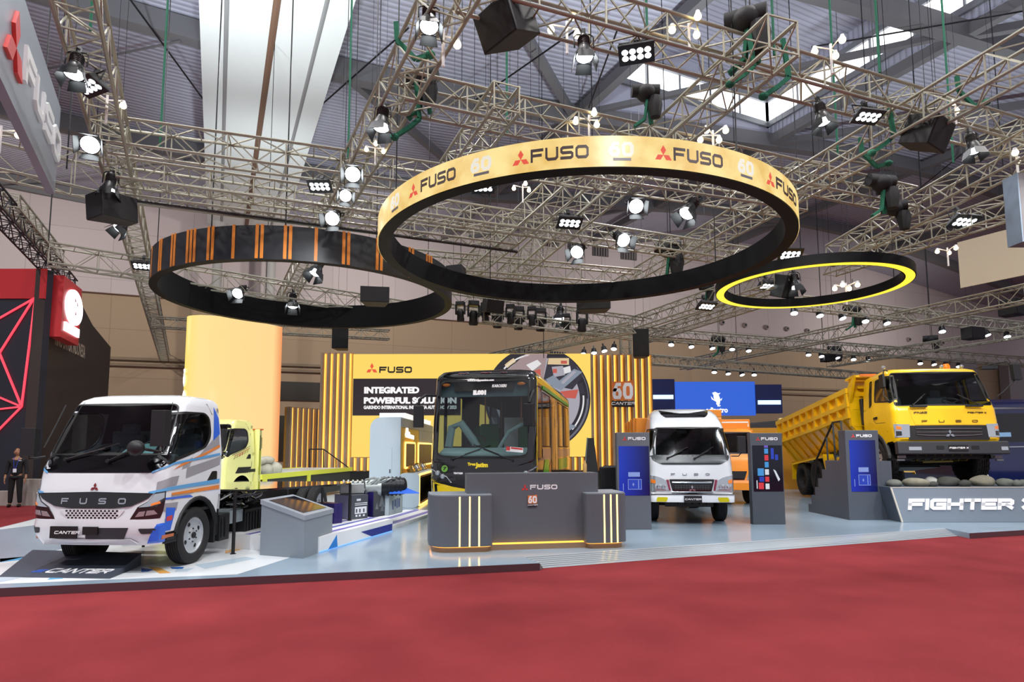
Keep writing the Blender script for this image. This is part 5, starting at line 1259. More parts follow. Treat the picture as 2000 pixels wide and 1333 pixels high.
vs, fs = font_mesh('HINO UNTUK INDONESIA', .5, .01); s0, s1 = s_side(96), s_side(157); k = (s1 - s0) / max(v.x for v in vs)
mb = MB(); mb.add([f(s0 + v.x * k, 5.28 + v.y, .02) for v in vs], fs); mb.build('wall_lettering', mat('letter_cream', (206, 190, 170), .5), t, smooth=0, fix=False)
mb = MB(); mb.bb((.1, .05, 0), (3.0, .6, .5)); 
t = thing('red_box_sign', 'red box sign with a glowing white round mark on the dark neighbouring stand', 'sign', (NX, NY, 0))
S0, S1 = s_side(82), s_side(121); off = .35
mb = MB(); mb.poly([sd * S0 + sn_ * .02 + V((0, 0, 5.45)), sd * S1 + sn_ * .02 + V((0, 0, 5.45)), sd * S1 + sn_ * .02 + V((0, 0, 7.55)), sd * S0 + sn_ * .02 + V((0, 0, 7.55))], sn_ * off); mb.build('sign_box', m_nred, t, smooth=0)
m_glowl = mat('sign_glow', (255, 250, 250), .4, emit=(255, 246, 250), es=2.2)
cs_, cz_ = (S0 + S1) / 2 + .12, 6.68
mb = MB(); A = [(cs_ + .92 * cos(2 * pi * i / 32), cz_ + .62 * sin(2 * pi * i / 32)) for i in range(32)]
put(mb, [A], lambda x, z, o: sd * x + sn_ * (off + .02 + o) + V((0, 0, z)), 0, .06); mb.build('round_mark', m_glowl, t, smooth=0)
mb = MB(); put(mb, [[(S0 + .25, 5.72), (S1 - .2, 5.72), (S1 - .2, 6.02), (S0 + .25, 6.02)]], lambda x, z, o: sd * x + sn_ * (off + .02 + o) + V((0, 0, z)), 0, .06); mb.build('name_block', m_glowl, t, smooth=0)
mb = MB()
for k, (dx, dz) in enumerate(((-.1, .2), (.15, .1), (0, -.25))): put(mb, [[(cs_ + dx, cz_ + dz), (cs_ + dx + .14, cz_ + dz), (cs_ + dx + .05, cz_ + dz + .2)]], lambda x, z, o: sd * x + sn_ * (off + .085 + o) + V((0, 0, z)), 0, .01)
mb.build('mark_detail', mat('mark_pink', (206, 170, 180), .5), t, smooth=0)
mb = MB(); p = at_z(62, 985, 0); mb.bb((-1.1, 0, 0), (1.6, .5, .42)); mb.bb((-.4, .1, .42), (.5, .5, .78)); o = mb.build('low_crate', mat('crate_pale', (170, 164, 156), .7), smooth=0); o.location = (p.x + .2, 18.9, 0); tag(o, 'pale low stepped block on the red carpet behind the standing person', 'block')
mb = MB(); mb.bb((-.2, 0, 0), (.2, .15, 2.9)); o = mb.build('thin_pillar', mat('post_taupe', (120, 110, 100), .6), smooth=0); q_ = at_y(88, 880, 22); o.location = (q_.x + 1.2, 21.9, 0); tag(o, 'pale upright panel behind the left mirror of the silver truck', 'panel')
# blue stand with horse mark
BY = 36.0
bx = lambda px: at_y(px, 800, BY).x
bz = lambda py: at_y(1400, py, BY).z
t = thing('blue_stand_screen', 'bright blue screen with a white horse mark between two navy panels, above the white truck', 'screen', (bx(1400), BY, 0)); O_ = bx(1400)
mb = MB(); mb.bb((bx(1318) - O_, 0, bz(812)), (bx(1476) - O_, .3, bz(746))); sc_ = mb.build('blue_screen', mat('blue_screen', (10, 20, 60), .4, emit=(52, 104, 222), es=.9), t, smooth=0)
m_nb = mat('panel_navy', (36, 46, 108), .5)
for x0, x1, y0, y1 in ((1272, 1318, 741, 806), (1476, 1527, 752, 808)):
    mb = MB(); mb.bb((bx(x0) - O_, -.1, bz(y1)), (bx(x1) - O_, .3, bz(y0))); p = mb.build('navy_panel', m_nb, t, smooth=0)
    mb = MB(); mb.bb((bx(x0) - O_ + .1, -.14, bz(y0 + 35) - .12), (bx(x1) - O_ - .1, -.1, bz(y0 + 35) + .12)); mb.build('light_strip', mat('strip_ice', (220, 240, 255), .4, emit=(190, 232, 255), es=1.4), p, smooth=0)
f = lambda x, z, o: (bx(x) - O_, -.012 - o, bz(z))
mb = MB()
fh = f; f = lambda x, z, o: fh(x, 766 + (z - 766) * .86, o)
put(mb, [[(1392, 768), (1398, 766), (1404, 770), (1402, 776), (1396, 778)], [(1394, 776), (1404, 772), (1407, 782), (1401, 790), (1396, 786)], [(1396, 786), (1392, 780), (1389, 776), (1391, 783)], [(1400, 788), (1407, 783), (1406, 794), (1402, 797), (1399, 793)], [(1402, 796), (1408, 797), (1406, 799), (1401, 799)], [(1403, 770), (1408, 768), (1405, 772)], [(1407, 784), (1411, 780), (1409, 786)]], f, 0, .02); f = fh
vs, fs = font_mesh('adiputro', .3, .012); k = (bx(1421) - bx(1379)) / max(v.x for v in vs); mb.add([(bx(1379) - O_ + v.x * k, -.03, bz(806) + v.y) for v in vs], fs)
mb.build('horse_mark_and_name', m_wht_e, sc_, smooth=0, fix=False)
mb = MB(); mb.bb((-.06, 0, 0), (.06, .06, 3.7)); mb.bb((.9, 0, 0), (1.02, .06, 3.7)); o = mb.build('signpost', m_dark, smooth=0); o.location = (bx(1600) + 3, BY + 6, 0); tag(o, 'thin dark post far behind the dump body', 'post')
# easel and chairs behind the desk
p = at_y(1157, 925, 14.6)
t = thing('easel_board', 'tall black tapering easel board behind the right end of the desk', 'easel', (p.x, 14.6, .1))
mb = MB(); mb.poly([(-.26, 0, 0), (.26, 0, 0), (.07, .18, 1.83), (-.07, .18, 1.83)], (0, .05, 0)); mb.build('front_board', m_black, t, smooth=0)
mb = MB(); mb.poly([(-.30, .0, 0), (-.26, 0, 0), (-.07, .18, 1.84), (-.09, .18, 1.84)], (0, .05, 0)); mb.build('edge_strip', mat('edge_grey', (112, 120, 122), .5), t, smooth=0)
mb = MB(); mb.bar((0, .6, 0), (0, .22, 1.7), .04, .04); mb.build('rear_leg', m_black, t, smooth=0)
def bottle(px, py, Y, lab):
    p = at_y(px, py, Y); mb = MB(); mb.lathe([(0, 0), (.032, 0), (.034, .15), (.014, .19), (.014, .22), (0, .22)], 12); o = mb.build('drink_bottle', mat('bottle_gold', (190, 150, 90), .2)); o.location = (p.x, p.y, 1.29); tag(o, lab, 'bottle')
td = bpy.data.objects['reception_desk']
bp_ = td.matrix_basis @ V((1.0, .35, 1.19)); mb = MB(); mb.lathe([(0, 0), (.032, 0), (.034, .13), (.014, .17), (.014, .2), (0, .2)], 12); o = mb.build('drink_bottle', mat('bottle_gold', (196, 160, 100), .2)); o.location = bp_; tag(o, 'small gold bottle on the right end of the tall desk front', 'bottle')
for k, px in enumerate((1183, 1198)):
    p = at_y(px, 940, 13.2 + k * .7); t = thing('bar_chair', ['black cushioned bar chair behind the right wing of the desk, beside the easel', 'black cushioned bar chair behind the right wing of the desk, beside the blue kiosk'][k], 'chair', (p.x, p.y, .1), R(10 - 25 * k), 'bar chairs')
    mb = MB(); mb.box((0, 0, .72), (.4, .4, .09)); mb.build('seat', m_black, t, smooth=0, bevel=.03)
    mb = MB(); mb.box((0, -.2, .98), (.4, .07, .46)); mb.build('backrest', m_black, t, smooth=0, bevel=.03)
    for sx_ in (-1, 1):
        for sy_ in (-1, 1):
            mb = MB(); mb.cyl((sx_ * .2, sy_ * .2, 0), (sx_ * .16, sy_ * .16, .68), .016, n=8); mb.build('leg', m_chrome, t)
# ------------------------------------------------------------------ vehicle surfaces
def thin_glass(name, tint, gloss=.05, refl=.6):
    m = bpy.data.materials.new(name); m.use_nodes = True; nt = m.node_tree; nt.nodes.clear()
    out = nt.nodes.new('ShaderNodeOutputMaterial'); mx = nt.nodes.new('ShaderNodeMixShader'); tr = nt.nodes.new('ShaderNodeBsdfTransparent'); gl = nt.nodes.new('ShaderNodeBsdfGlossy'); fr = nt.nodes.new('ShaderNodeFresnel')
    mul = nt.nodes.new('ShaderNodeMath'); mul.operation = 'MULTIPLY_ADD'; mul.inputs[1].default_value = refl * 2; mul.inputs[2].default_value = .02
    gm = nt.nodes.new('ShaderNodeNewGeometry'); io = nt.nodes.new('ShaderNodeMapRange'); io.inputs['To Min'].default_value = 1.5; io.inputs['To Max'].default_value = 1 / 1.5; nt.links.new(gm.outputs['Backfacing'], io.inputs['Value']); nt.links.new(io.outputs[0], fr.inputs[0])
    tr.inputs[0].default_value = (*tint, 1); gl.inputs['Roughness'].default_value = gloss
    nt.links.new(fr.outputs[0], mul.inputs[0]); nt.links.new(mul.outputs[0], mx.inputs[0]); nt.links.new(tr.outputs[0], mx.inputs[1]); nt.links.new(gl.outputs[0], mx.inputs[2]); nt.links.new(mx.outputs[0], out.inputs[0])
    MATS[name] = m; return m
m_glass = thin_glass('window_glass', (.62, .70, .72)); m_glassd = thin_glass('window_glass_dark', (.34, .39, .40)); m_glassb = thin_glass('bus_glass', (.62, .70, .70))
m_tyre = mat('tyre_rubber', (22, 22, 23), .75, bump=.1, bscale=40); m_rimw = mat('rim_silver', (196, 200, 204), .35, .5); m_rub = mat('window_rubber', (14, 15, 16), .5)
m_inter = mat('cab_interior', (30, 32, 34), .8); m_seat = mat('seat_charcoal', (74, 80, 86), .8); m_dash = mat('dashboard_grey', (110, 124, 128), .6)
m_gblk = mat('gloss_black', (9, 9, 11), .12, coat=.6); m_blkp = mat('black_plastic', (24, 25, 27), .5); m_lens = mat('lamp_lens', (190, 198, 204), .08, .6, coat=1); m_lensd = mat('lamp_inner', (60, 62, 66), .1, .7, coat=1); m_amber = mat('lamp_amber', (240, 130, 40), .15, coat=1); m_mirror = mat('mirror_face', (120, 130, 138), .06, 1)
m_plate = mat('plate_black', (16, 15, 17), .45); m_chassis = mat('chassis_black', (20, 21, 23), .4, .2); m_cover = mat('cover_grey', (44, 47, 52), .5)

class Shell:
    """cab surface: front of the vehicle faces -Y; s in [-1,1] front, 1..2 rounded corner, 2..3 side"""
    def __init__(s, prof, bow=.04): s.p = prof; s.bow = bow
    def par(s, z):
        P = s.p
        if z <= P[0][0]: return P[0][1:]
        for a, b in zip(P, P[1:]):
            if z <= b[0]:
                t = (z - a[0]) / max(1e-6, b[0] - a[0]); return tuple(a[i] + (b[i] - a[i]) * t for i in range(1, 5))
        return P[-1][1:]
    def raw(s, u, z):
        yf, w_, r, yb = s.par(z); a = abs(u); g = 1 if u >= 0 else -1
        b1 = s.bow * ((w_ - r) / w_) ** 2; ys = yf + b1 + r
        if a <= 1: x = a * (w_ - r); y = yf + s.bow * (x / w_) ** 2; n = V((g * 2 * s.bow * x / w_ / w_, -1, 0))
        elif a <= 2: t = (a - 1) * pi / 2; x = w_ - r + r * sin(t); y = ys - r * cos(t); n = V((g * sin(t), -cos(t), 0))
        else: x = w_; y = ys + (a - 2) * (yb - ys); n = V((g, 0, 0))
        return V((g * x, y, z)), n.normalized()
    def __call__(s, u, z, off=0):
        p, n = s.raw(u, z)
        if off:
            q, _ = s.raw(u, z + .02); q0, _ = s.raw(u, z - .02); dz = (q - q0)
            if dz.length > 1e-6:
                dz.normalize(); n = (n - dz * n.dot(dz)).normalized()
            p = p + n * off
        return p
    def ux(s, x, z):
        yf, w_, r, yb = s.par(z); a = abs(x); g = 1 if x >= 0 else -1
        if a <= w_ - r: return g * a / (w_ - r)
        return g * (1 + math.asin(min(1, (a - (w_ - r)) / r)) / (pi / 2))
    def uy(s, y, z, g=1):
        yf, w_, r, yb = s.par(z); b1 = s.bow * ((w_ - r) / w_) ** 2; ys = yf + b1 + r
        if y < ys: return g * (1 + math.acos(max(0, min(1, (ys - y) / r))) / (pi / 2))
        return g * (2 + (y - ys) / (yb - ys))
    def fpoly(s, pts): return [(s.ux(x, z), z) for x, z in pts]
    def spoly(s, pts, g=1): return [(s.uy(y, z, g), z) for y, z in pts]
def rounded(pts, r=.06, n=4):
    """round the corners of a closed 2-D polygon"""
    out = []; k = len(pts)
    for i in range(k):
        a, b, c = V(pts[i - 1]), V(pts[i]), V(pts[(i + 1) % k]); rr = r[i] if hasattr(r, '__len__') else r
        d0, d1 = (a - b), (c - b); l = min(rr, d0.length * .45, d1.length * .45)
        p, q = b + d0.normalized() * l, b + d1.normalized() * l
        for j in range(n + 1):
            t = j / n; out.append(tuple(p * (1 - t) ** 2 + b * 2 * t * (1 - t) + q * t * t))
    return out
def dense(pts, d=.12):
    out = []
    for i in range(len(pts)):
        a, b = V(pts[i]), V(pts[(i + 1) % len(pts)]); n = max(1, int((b - a).length / d))
        out += [tuple(a + (b - a) * j / n) for j in range(n)]
    return out
def cpoly(pts): n = len(pts); return (sum(p[0] for p in pts) / n, sum(p[1] for p in pts) / n)
def sc_poly(pts, k, c): return [(c[0] + (x - c[0]) * k, c[1] + (z - c[1]) * k) for x, z in pts]
def inset(pts, d_, S, c):
    """shrink a (u,z) outline by about d_ metres"""
    out = []
    for u, z in pts:
        a = S(u, z); b = S(c[0], c[1]); L = max(.05, (a - b).length); out.append((c[0] + (u - c[0]) * (1 - d_ / L), c[1] + (z - c[1]) * (1 - d_ / L)))
    return out
def patch(mb, S, pts, off=.004, m=0, rings=4, skirt=True):
    pts = dense(pts); c = cpoly(pts); n = len(pts); vs = []
    for k in range(rings):
        vs += [S(u, z, off) for u, z in sc_poly(pts, 1 - k / rings, c)]
    vs.append(S(c[0], c[1], off)); fs = []
    for k in range(rings - 1): fs += [(k * n + i, k * n + (i + 1) % n, (k + 1) * n + (i + 1) % n, (k + 1) * n + i) for i in range(n)]
    fs += [((rings - 1) * n + i, (rings - 1) * n + (i + 1) % n, rings * n) for i in range(n)]
    if skirt:
        b = len(vs); vs += [S(u, z, -.002) for u, z in pts]; fs += [(i, (i + 1) % n, b + (i + 1) % n, b + i) for i in range(n)]
    mb.add(vs, fs, m)
def ray_poly(c, ang, pts):
    d = (cos(ang), sin(ang)); best = None
    for i in range(len(pts)):
        a, b = pts[i], pts[(i + 1) % len(pts)]; ex, ey = b[0] - a[0], b[1] - a[1]; det = d[0] * ey - d[1] * ex
        if abs(det) < 1e-12: continue
        t = ((a[0] - c[0]) * ey - (a[1] - c[1]) * ex) / det; q = ((a[0] - c[0]) * d[1] - (a[1] - c[1]) * d[0]) / det
        if t > 1e-9 and -1e-6 <= q <= 1 + 1e-6 and (best is None or t > best): best = t
    return best
def shell_grid(mb, S, us, zs, holes, off=0, m=0):
    """surface over us x zs leaving out cells inside any hole (u0,u1,z0,z1)"""
    us = sorted(set(us) | {h[0] for h in holes} | {h[1] for h in holes}); zs = sorted(set(zs) | {h[2] for h in holes} | {h[3] for h in holes})
    base = len(mb.v); nz = len(zs); mb.v += [tuple(S(u, z, off)) for u in us for z in zs]
    for i in range(len(us) - 1):
        for j in range(nz - 1):
            um, zm = (us[i] + us[i + 1]) / 2, (zs[j] + zs[j + 1]) / 2
            if any(h[0] < um < h[1] and h[2] < zm < h[3] for h in holes): continue
            mb.f.append((base + i * nz + j, base + (i + 1) * nz + j, base + (i + 1) * nz + j + 1, base + i * nz + j + 1)); mb.m.append(m)
def window(S, poly, body, rub, glass, rw=.03, off=0, rubber_off=.006):
    """opening with body filler, rubber edge and glass; returns the hole"""
    poly = dense(poly, .15); us = [p[0] for p in poly]; zs = [p[1] for p in poly]
    h = (min(us), max(us), min(zs), max(zs)); c = ((h[0] + h[1]) / 2, (h[2] + h[3]) / 2); su, sz = (h[1] - h[0]), (h[3] - h[2])
    N = lambda p: ((p[0] - c[0]) / su, (p[1] - c[1]) / sz)
    pn = [N(p) for p in poly]; rect = [(-.5, -.5), (.5, -.5), (.5, .5), (-.5, .5)]
    angs = sorted({round(atan2(p[1], p[0]) % (2 * pi), 6) for p in pn + rect})
    A, B = [], []
    for a in angs:
        tp, tr_ = ray_poly((0, 0), a, pn), ray_poly((0, 0), a, rect)
        if tp is None or tr_ is None: continue
        A.append((c[0] + cos(a) * tr_ * su, c[1] + sin(a) * tr_ * sz)); tp = min(tp, tr_); B.append((c[0] + cos(a) * tp * su, c[1] + sin(a) * tp * sz))
    n = len(A); ring = [(i, (i + 1) % n, n + (i + 1) % n, n + i) for i in range(n)]
    body.add([S(u, z, off) for u, z in A] + [S(u, z, off) for u, z in B], ring, 0)
    if rub is not None:
        C = inset(B, rw, S, c); O = inset(B, -.008, S, c)
        rub.add([S(u, z, rubber_off) for u, z in O] + [S(u, z, rubber_off) for u, z in C], ring); rub.add([S(u, z, rubber_off) for u, z in O] + [S(u, z, -.002) for u, z in O], ring); rub.add([S(u, z, rubber_off) for u, z in C] + [S(u, z, -.012) for u, z in C], ring)
        if glass is not None: patch(glass, S, inset(B, rw * .9, S, c), .0, skirt=False, rings=5)
    return h
def wheel(root, c, Rr, wd, side, rim_m=None, deep=False, holes=4, name='wheel', lug=False, rr=.64):
    """tyre with grooves and a disc rim; side = +1 outer face to +x"""
    T = M4.Translation(c) @ M4.Rotation(side * pi / 2, 4, 'Y'); h = wd / 2; q = Rr * rr
    prof = [(q, -h * .8), (Rr * .8, -h), (Rr * .93, -h * .98), (Rr * .985, -h * .82)]
    for k in range(-2, 3):
        y = k * h * .3; prof += [(Rr, y - h * .12), (Rr, y + h * .08), (Rr * .965, y + h * .1), (Rr * .965, y + h * .16)]
    prof += [(Rr, h * .78), (Rr * .985, h * .84), (Rr * .93, h * .98), (Rr * .8, h), (q * 1.05, h * .9), (q, h * .7), (q, -h * .8)]
    mb = MB(); mb.lathe(prof, 36, T=T)
    if lug:
        for k in range(26):
            a = 2 * pi * k / 26
            for sg in (-1, 1):
                Tk = T @ M4.Rotation(a + (.06 if sg > 0 else 0), 4, 'Z'); mb.merge(MB().box((Rr * .985, 0, sg * h * .62), (Rr * .06, Rr * .1, h * .5)), Tk)
    w_ = mb.build(name, m_tyre, root, smooth=50)
    mb = MB(); dz = -h * .35 if deep else h * .25
    mb.lathe([(q, -h * .7), (q, h * .72), (q * .93, h * .76), (q * .9, h * .5), (q * .82, dz + h * .2), (q * .5, dz + h * .36), (q * .42, dz + h * .3), (q * .3, dz + h * .42), (0, dz + h * .46)], 32, T=T)
    rim = mb.build('rim', rim_m or m_rimw, w_, smooth=40)
    mb = MB()
    for k in range(holes):
        a = 2 * pi * k / holes + .5; mb.merge(MB().ell((q * .68 * cos(a), q * .68 * sin(a), dz + h * .29), (q * .13, q * .13, h * .06), 0, 12, 6), T)
    mb.cyl(T @ V((0, 0, dz)), T @ V((0, 0, dz + h * .62)), q * .2, q * .17, 14)
    for k in range(6):
        a = 2 * pi * k / 6; mb.cyl(T @ V((q * .36 * cos(a), q * .36 * sin(a), dz + h * .3)), T @ V((q * .36 * cos(a), q * .36 * sin(a), dz + h * .48)), q * .045, n=6)
    mb.build('hub', m_blkp, rim, smooth=40)
    return w_
def seat_shape(root, x, y, z, m=None, w_=.5):
    mb = MB(); mb.box((x, y, z), (w_, .48, .14)); mb.box((x, y + .26, z + .36), (w_, .13, .62), rx=R(-10)); mb.box((x, y + .32, z + .74), (w_ * .55, .1, .17)); return mb.build('seat', m or m_seat, root, smooth=0, bevel=.05)
def steering(root, x, y, z, r=.2, tilt=35):
    T = M4.Translation((x, y, z)) @ M4.Rotation(R(tilt), 4, 'X'); mb = MB()
    mb.tube([T @ V((r * cos(2 * pi * i / 24), r * sin(2 * pi * i / 24), 0)) for i in range(24)], .016, 6, closed=True)
    for a in (30, 150, 270): mb.bar(T @ V((0, 0, -.02)), T @ V((r * cos(R(a)), r * sin(R(a)), 0)), .04, .02)
    mb.cyl(T @ V((0, 0, -.4)), T @ V((0, 0, -.01)), .03, n=8); return mb.build('steering_wheel', m_blkp, root, smooth=40)
def wiper(root, S, x0, z0, x1, z1, off=.03):
    a, b = S(S.ux(x0, z0), z0, off), S(S.ux(x1, z1), z1, off + .01); mid = a.lerp(b, .5) + V((0, -.012, 0)); d = (b - a)
    mb = MB(); mb.tube([S(S.ux(x0, z0), z0, -.01), a, mid, b], .011, 6); mb.cyl(a, a + V((0, -.02, 0)), .025, n=10)
    e = b + d * .35; f_ = b - d * .55; mb.bar(f_ + V((0, .012, .015)), e + V((0, .012, .02)), .02, .014); return mb.build('wiper', m_blkp, root, smooth=40)
def mirror(root, pts, c, d, rz=0, r=.014):
    mb = MB(); mb.tube(pts, r, 6); mb.box(c, d, rz=rz); o = mb.build('side_mirror', m_blkp, root, smooth=0, bevel=.02)
    mb = MB(); mb.box((c[0], c[1] + d[1] / 2 + .002, c[2]), (d[0] * .86, .006, d[2] * .88), rz=rz); mb.build('mirror_glass', m_mirror, o, smooth=0); return o
def cab(root, S, P):
    """body with openings, lining, glass; P: z1 split height, zt top, arch(y) lower edge, ws / side windows, paints"""
    us = [-3 + i / 6 for i in range(37)]
    us = sorted(set([-3 + i / 8 for i in range(9)] + [-2 + i / 6 for i in range(7)] + [-1 + i / 5 for i in range(11)] + [1 + i / 6 for i in range(7)] + [2 + i / 8 for i in range(9)]))
    body = MB(); rubs = [MB()]; gl = MB(); gls = []; holes = []
    holes.append(window(S, S.fpoly(P['ws']), body, rubs[0], gl, P.get('rw', .035)))
    for g in (-1, 1):
        for w_ in P['side']: gls.append(MB()); rubs.append(MB()); holes.append(window(S, S.spoly(w_, g), body, rubs[-1], gls[-1], P.get('rws', .028)))
    zs = sorted(set([z[0] for z in S.p if z[0] >= P['z1']] + [P['z1']] + [P['z1'] + i * .12 for i in range(30) if P['z1'] + i * .12 < S.p[-1][0]]))
    shell_grid(body, S, us, zs, holes)
    # lower part with the wheel arch
    nt_ = 5; base = len(body.v); lo = []
    lus = sorted(set(us) | {2 + i / 28 for i in range(29)} | {-2 - i / 28 for i in range(29)})
    for u in lus:
        y = S(u, P['z1']).y; zl = P['arch'](y, abs(u)); lo.append((u, zl))
        body.v += [tuple(S(u, zl + (P['z1'] - zl) * j / nt_)) for j in range(nt_ + 1)]
    for i in range(len(lus) - 1):
        for j in range(nt_): body.f.append((base + i * (nt_ + 1) + j, base + (i + 1) * (nt_ + 1) + j, base + (i + 1) * (nt_ + 1) + j + 1, base + i * (nt_ + 1) + j + 1)); body.m.append(0)
    # roof cap and back wall
    zt = S.p[-1][0]; top = [S(u, zt) for u in us]; c = sum(top, V()) / len(top); c.z += .015; n = len(top)
    body.add(top + [c], [(i, i + 1, n) for i in range(n - 1)] + [(n - 1, 0, n)])
    bz = [P['z1'] * .7] + zs
    body.add([S(-3, z) for z in bz] + [S(3, z) for z in bz], [(i, i + 1, len(bz) + i + 1, len(bz) + i) for i in range(len(bz) - 1)])
    b = body.build('cab_body', P['paint'], root, smooth=38, weld=True)
    lin_ = MB(); shell_grid(lin_, S, us, [z for z in zs if z < zt - .05] + [zt - .05], holes, -.025); zt2 = zt - .06; t2 = [S(u, zt2, -.03) for u in us]; lin_.add(t2, [tuple(range(len(t2)))])
    lin_.add([V(S(-3, z, -.03)) + V((0, -.03, 0)) for z in bz] + [V(S(3, z, -.03)) + V((0, -.03, 0)) for z in bz], [(i, i + 1, len(bz) + i + 1, len(bz) + i) for i in range(len(bz) - 1)])
    yfl = S(0, P['z1'] * .75).y + .05; lin_.bb((-S.p[2][2] * .95, yfl + .1, P['z1'] * .72), (S.p[2][2] * .95, S(3, 1.2).y - .05, P['z1'] * .76))
    lin_.build('cab_lining', m_inter, root, smooth=0, fix=False)
    for rb in rubs: rb.build('window_seal', m_rub, b, smooth=40, fix=False)
    gl.build('windscreen', P.get('glass', m_glass), root, smooth=40, fix=False)
    for gs in gls: gs.build('door_glass', P.get('sglass', m_glassd), root, smooth=40, fix=False)
    return b
def decal(parent, S, polys, name, mats, off=.005):
    mb = MB()
    for pts, m in polys: patch(mb, S, pts, off + .0012 * m, m, 8, False)
    return mb.build(name, mats, parent, smooth=40, fix=False)
def on_shell(S, x0, z0): return lambda x, z, o: S(S.ux(x0 + x, z0 + z), z0 + z, .004 + o)
def door_lines(parent, S, lines, g=1, w_=.006):
    mb = MB()
    for ln in lines:
        pts = [S(S.uy(y, z, g), z, .001) for y, z in ln]; mb.tube(pts, .005, 5)
    return mb.build('door_gaps', m_rub, parent, smooth=0, fix=False)

# ------------------------------------------------------------------ first truck: white and silver electric truck with a bare chassis
W_ = .87
def canter_prof(k=1.0, h=0):
    return [(.37, .10, .82 * k, .16, 1.5), (.42, .03, .85 * k, .17, 1.5), (.62, .0, .87 * k, .17, 1.5), (.66, .03, .865 * k, .16, 1.5), (.70, .03, .865 * k, .16, 1.5), (.86, .02, .87 * k, .16, 1.5), (1.03, .04, .87 * k, .16, 1.5), (1.30, .09, .87 * k, .16, 1.5), (1.54, .20, .865 * k, .14, 1.5),
            (1.9, .38, .83 * k, .13, 1.5), (2.20, .53, .79 * k, .13, 1.49), (2.27, .58, .77 * k, .15, 1.48), (2.325 + h, .68, .72 * k, .2, 1.45), (2.36 + h, .82, .62 * k, .22, 1.38)]
def canter_arch(zb=.52, yc=.93, r=.50):
    def f(y, a):
        if a < 1.98: return zb - .15 if a < 1.9 else zb - .05
        d = abs(y - yc); return max(zb, .41 + sqrt(r * r - d * d)) if d < r else (zb if y < yc else .92)
    return f
S1_ = Shell(canter_prof(), .05)
t = thing('electric_truck', 'white and silver truck with blue stripes and bare chassis, at the left front', 'truck', (-5.37, 8.0, .1), R(-4)); T1 = t
m_pearl = mat('paint_pearl', (222, 226, 230), .22, coat=.8); m_silv = mat('paint_silver', (172, 174, 178), .28, .25, coat=.6)
P1 = dict(z1=1.0, arch=canter_arch(), paint=m_pearl, ws=rounded([(-.80, 1.52), (.80, 1.52), (.745, 2.215), (-.745, 2.215)], .09), side=[rounded([(.30, 2.08), (1.1, 2.12), (1.22, 2.05), (1.23, 1.78), (1.08, 1.62), (.24, 1.385), (.2, 1.5)], (.06, .08, .08, .1, .08, .05, .05))])
b = cab(t, S1_, P1); S = S1_
mb = MB(); patch(mb, S, S.fpoly(rounded([(-.72, 1.29), (.72, 1.29), (.83, 1.38), (.855, 1.535), (-.855, 1.535), (-.83, 1.38)], .05)), .005); mb.build('cowl_panel', m_gblk, t, smooth=40)
mb = MB(); patch(mb, S, S.fpoly(rounded([(-.78, 1.03), (0, 1.05), (.78, 1.03), (.52, .87), (.30, .845), (-.30, .845), (-.52, .87)], .03)), .012); gp = mb.build('front_grille', m_gblk, t, smooth=40)
for k, ch in enumerate('FUSO'):
    q, wd = strokes(ch, .075, 1.35, .22, .2); mb = MB(); put(mb, q, on_shell(S, -.42 + k * .255, .895), 0, .016); mb.build('chrome_letter', m_chrome, gp, smooth=0)
mb = MB(); put(mb, diamonds(.085), on_shell(S, 0, 1.075), 0, .01); mb.build('diamond_emblem', mat('emblem_dark_red', (120, 24, 30), .3), t, smooth=0)
mb = MB(); patch(mb, S, S.fpoly(rounded([(-.44, .83), (.44, .83), (.34, .71), (-.34, .71)], .03)), .01); hp = mb.build('honeycomb_panel', mat('paint_light', (226, 229, 232), .3), t, smooth=40)
mb = MB()
for r_ in range(4):
    for c_ in range(-7, 8):
        x = c_ * .052 + (r_ % 2) * .026; z = .725 + r_ * .029
        if abs(x) < .36 - abs(r_ - 2) * .015: put(mb, [[(.017 * cos(R(60 * i)), .0125 * sin(R(60 * i))) for i in range(6)]], on_shell(S, x, z), 0, .009)
mb.build('honeycomb_holes', m_black, hp, smooth=0)
for g in (-1, 1):
    mb = MB(); pts = [(g * .56, .70), (g * .84, .75)]
    hl = S.fpoly([(g * .50, .70), (g * .60, .86), (g * .72, .93), (g * .79, 1.04)]) + [(g * 1.8, 1.055), (g * 1.82, .95), (g * 1.75, .8), (g * 1.62, .715)]
    patch(mb, S, hl, .012); h = mb.build('headlamp', m_lensd, t, smooth=40)
    mb = MB(); patch(mb, S, S.fpoly([(g * .61, .855), (g * .72, .92), (g * .785, 1.02)]) + [(g * 1.72, 1.035), (g * 1.74, .97), (g * 1.5, .93), (g * 1.2, .87)], .017); patch(mb, S, S.fpoly([(g * .57, .735), (g * .62, .80), (g * .70, .81), (g * .68, .745)]), .017, 1); patch(mb, S, S.fpoly([(g * .70, .75), (g * .72, .815), (g * .79, .82)]) + [(g * 1.5, .77)], .017, 1)
    patch(mb, S, [(g * 1.2, .90), (g * 1.55, .93), (g * 1.6, .90), (g * 1.2, .87)], .019, 2)
    mb.build('lamp_lens', [m_lens, m_lens, m_amber], h, smooth=40)
mb = MB(); patch(mb, S, [(-1.9, .695)] + S.fpoly([(-.5, .69), (-.38, .705), (.38, .705), (.5, .69)]) + [(1.9, .695), (1.9, .655)] + S.fpoly([(.5, .655), (-.5, .655)]) + [(-1.9, .655)], .006, rings=1); mb.build('bumper_gap', m_gblk, t, smooth=40)
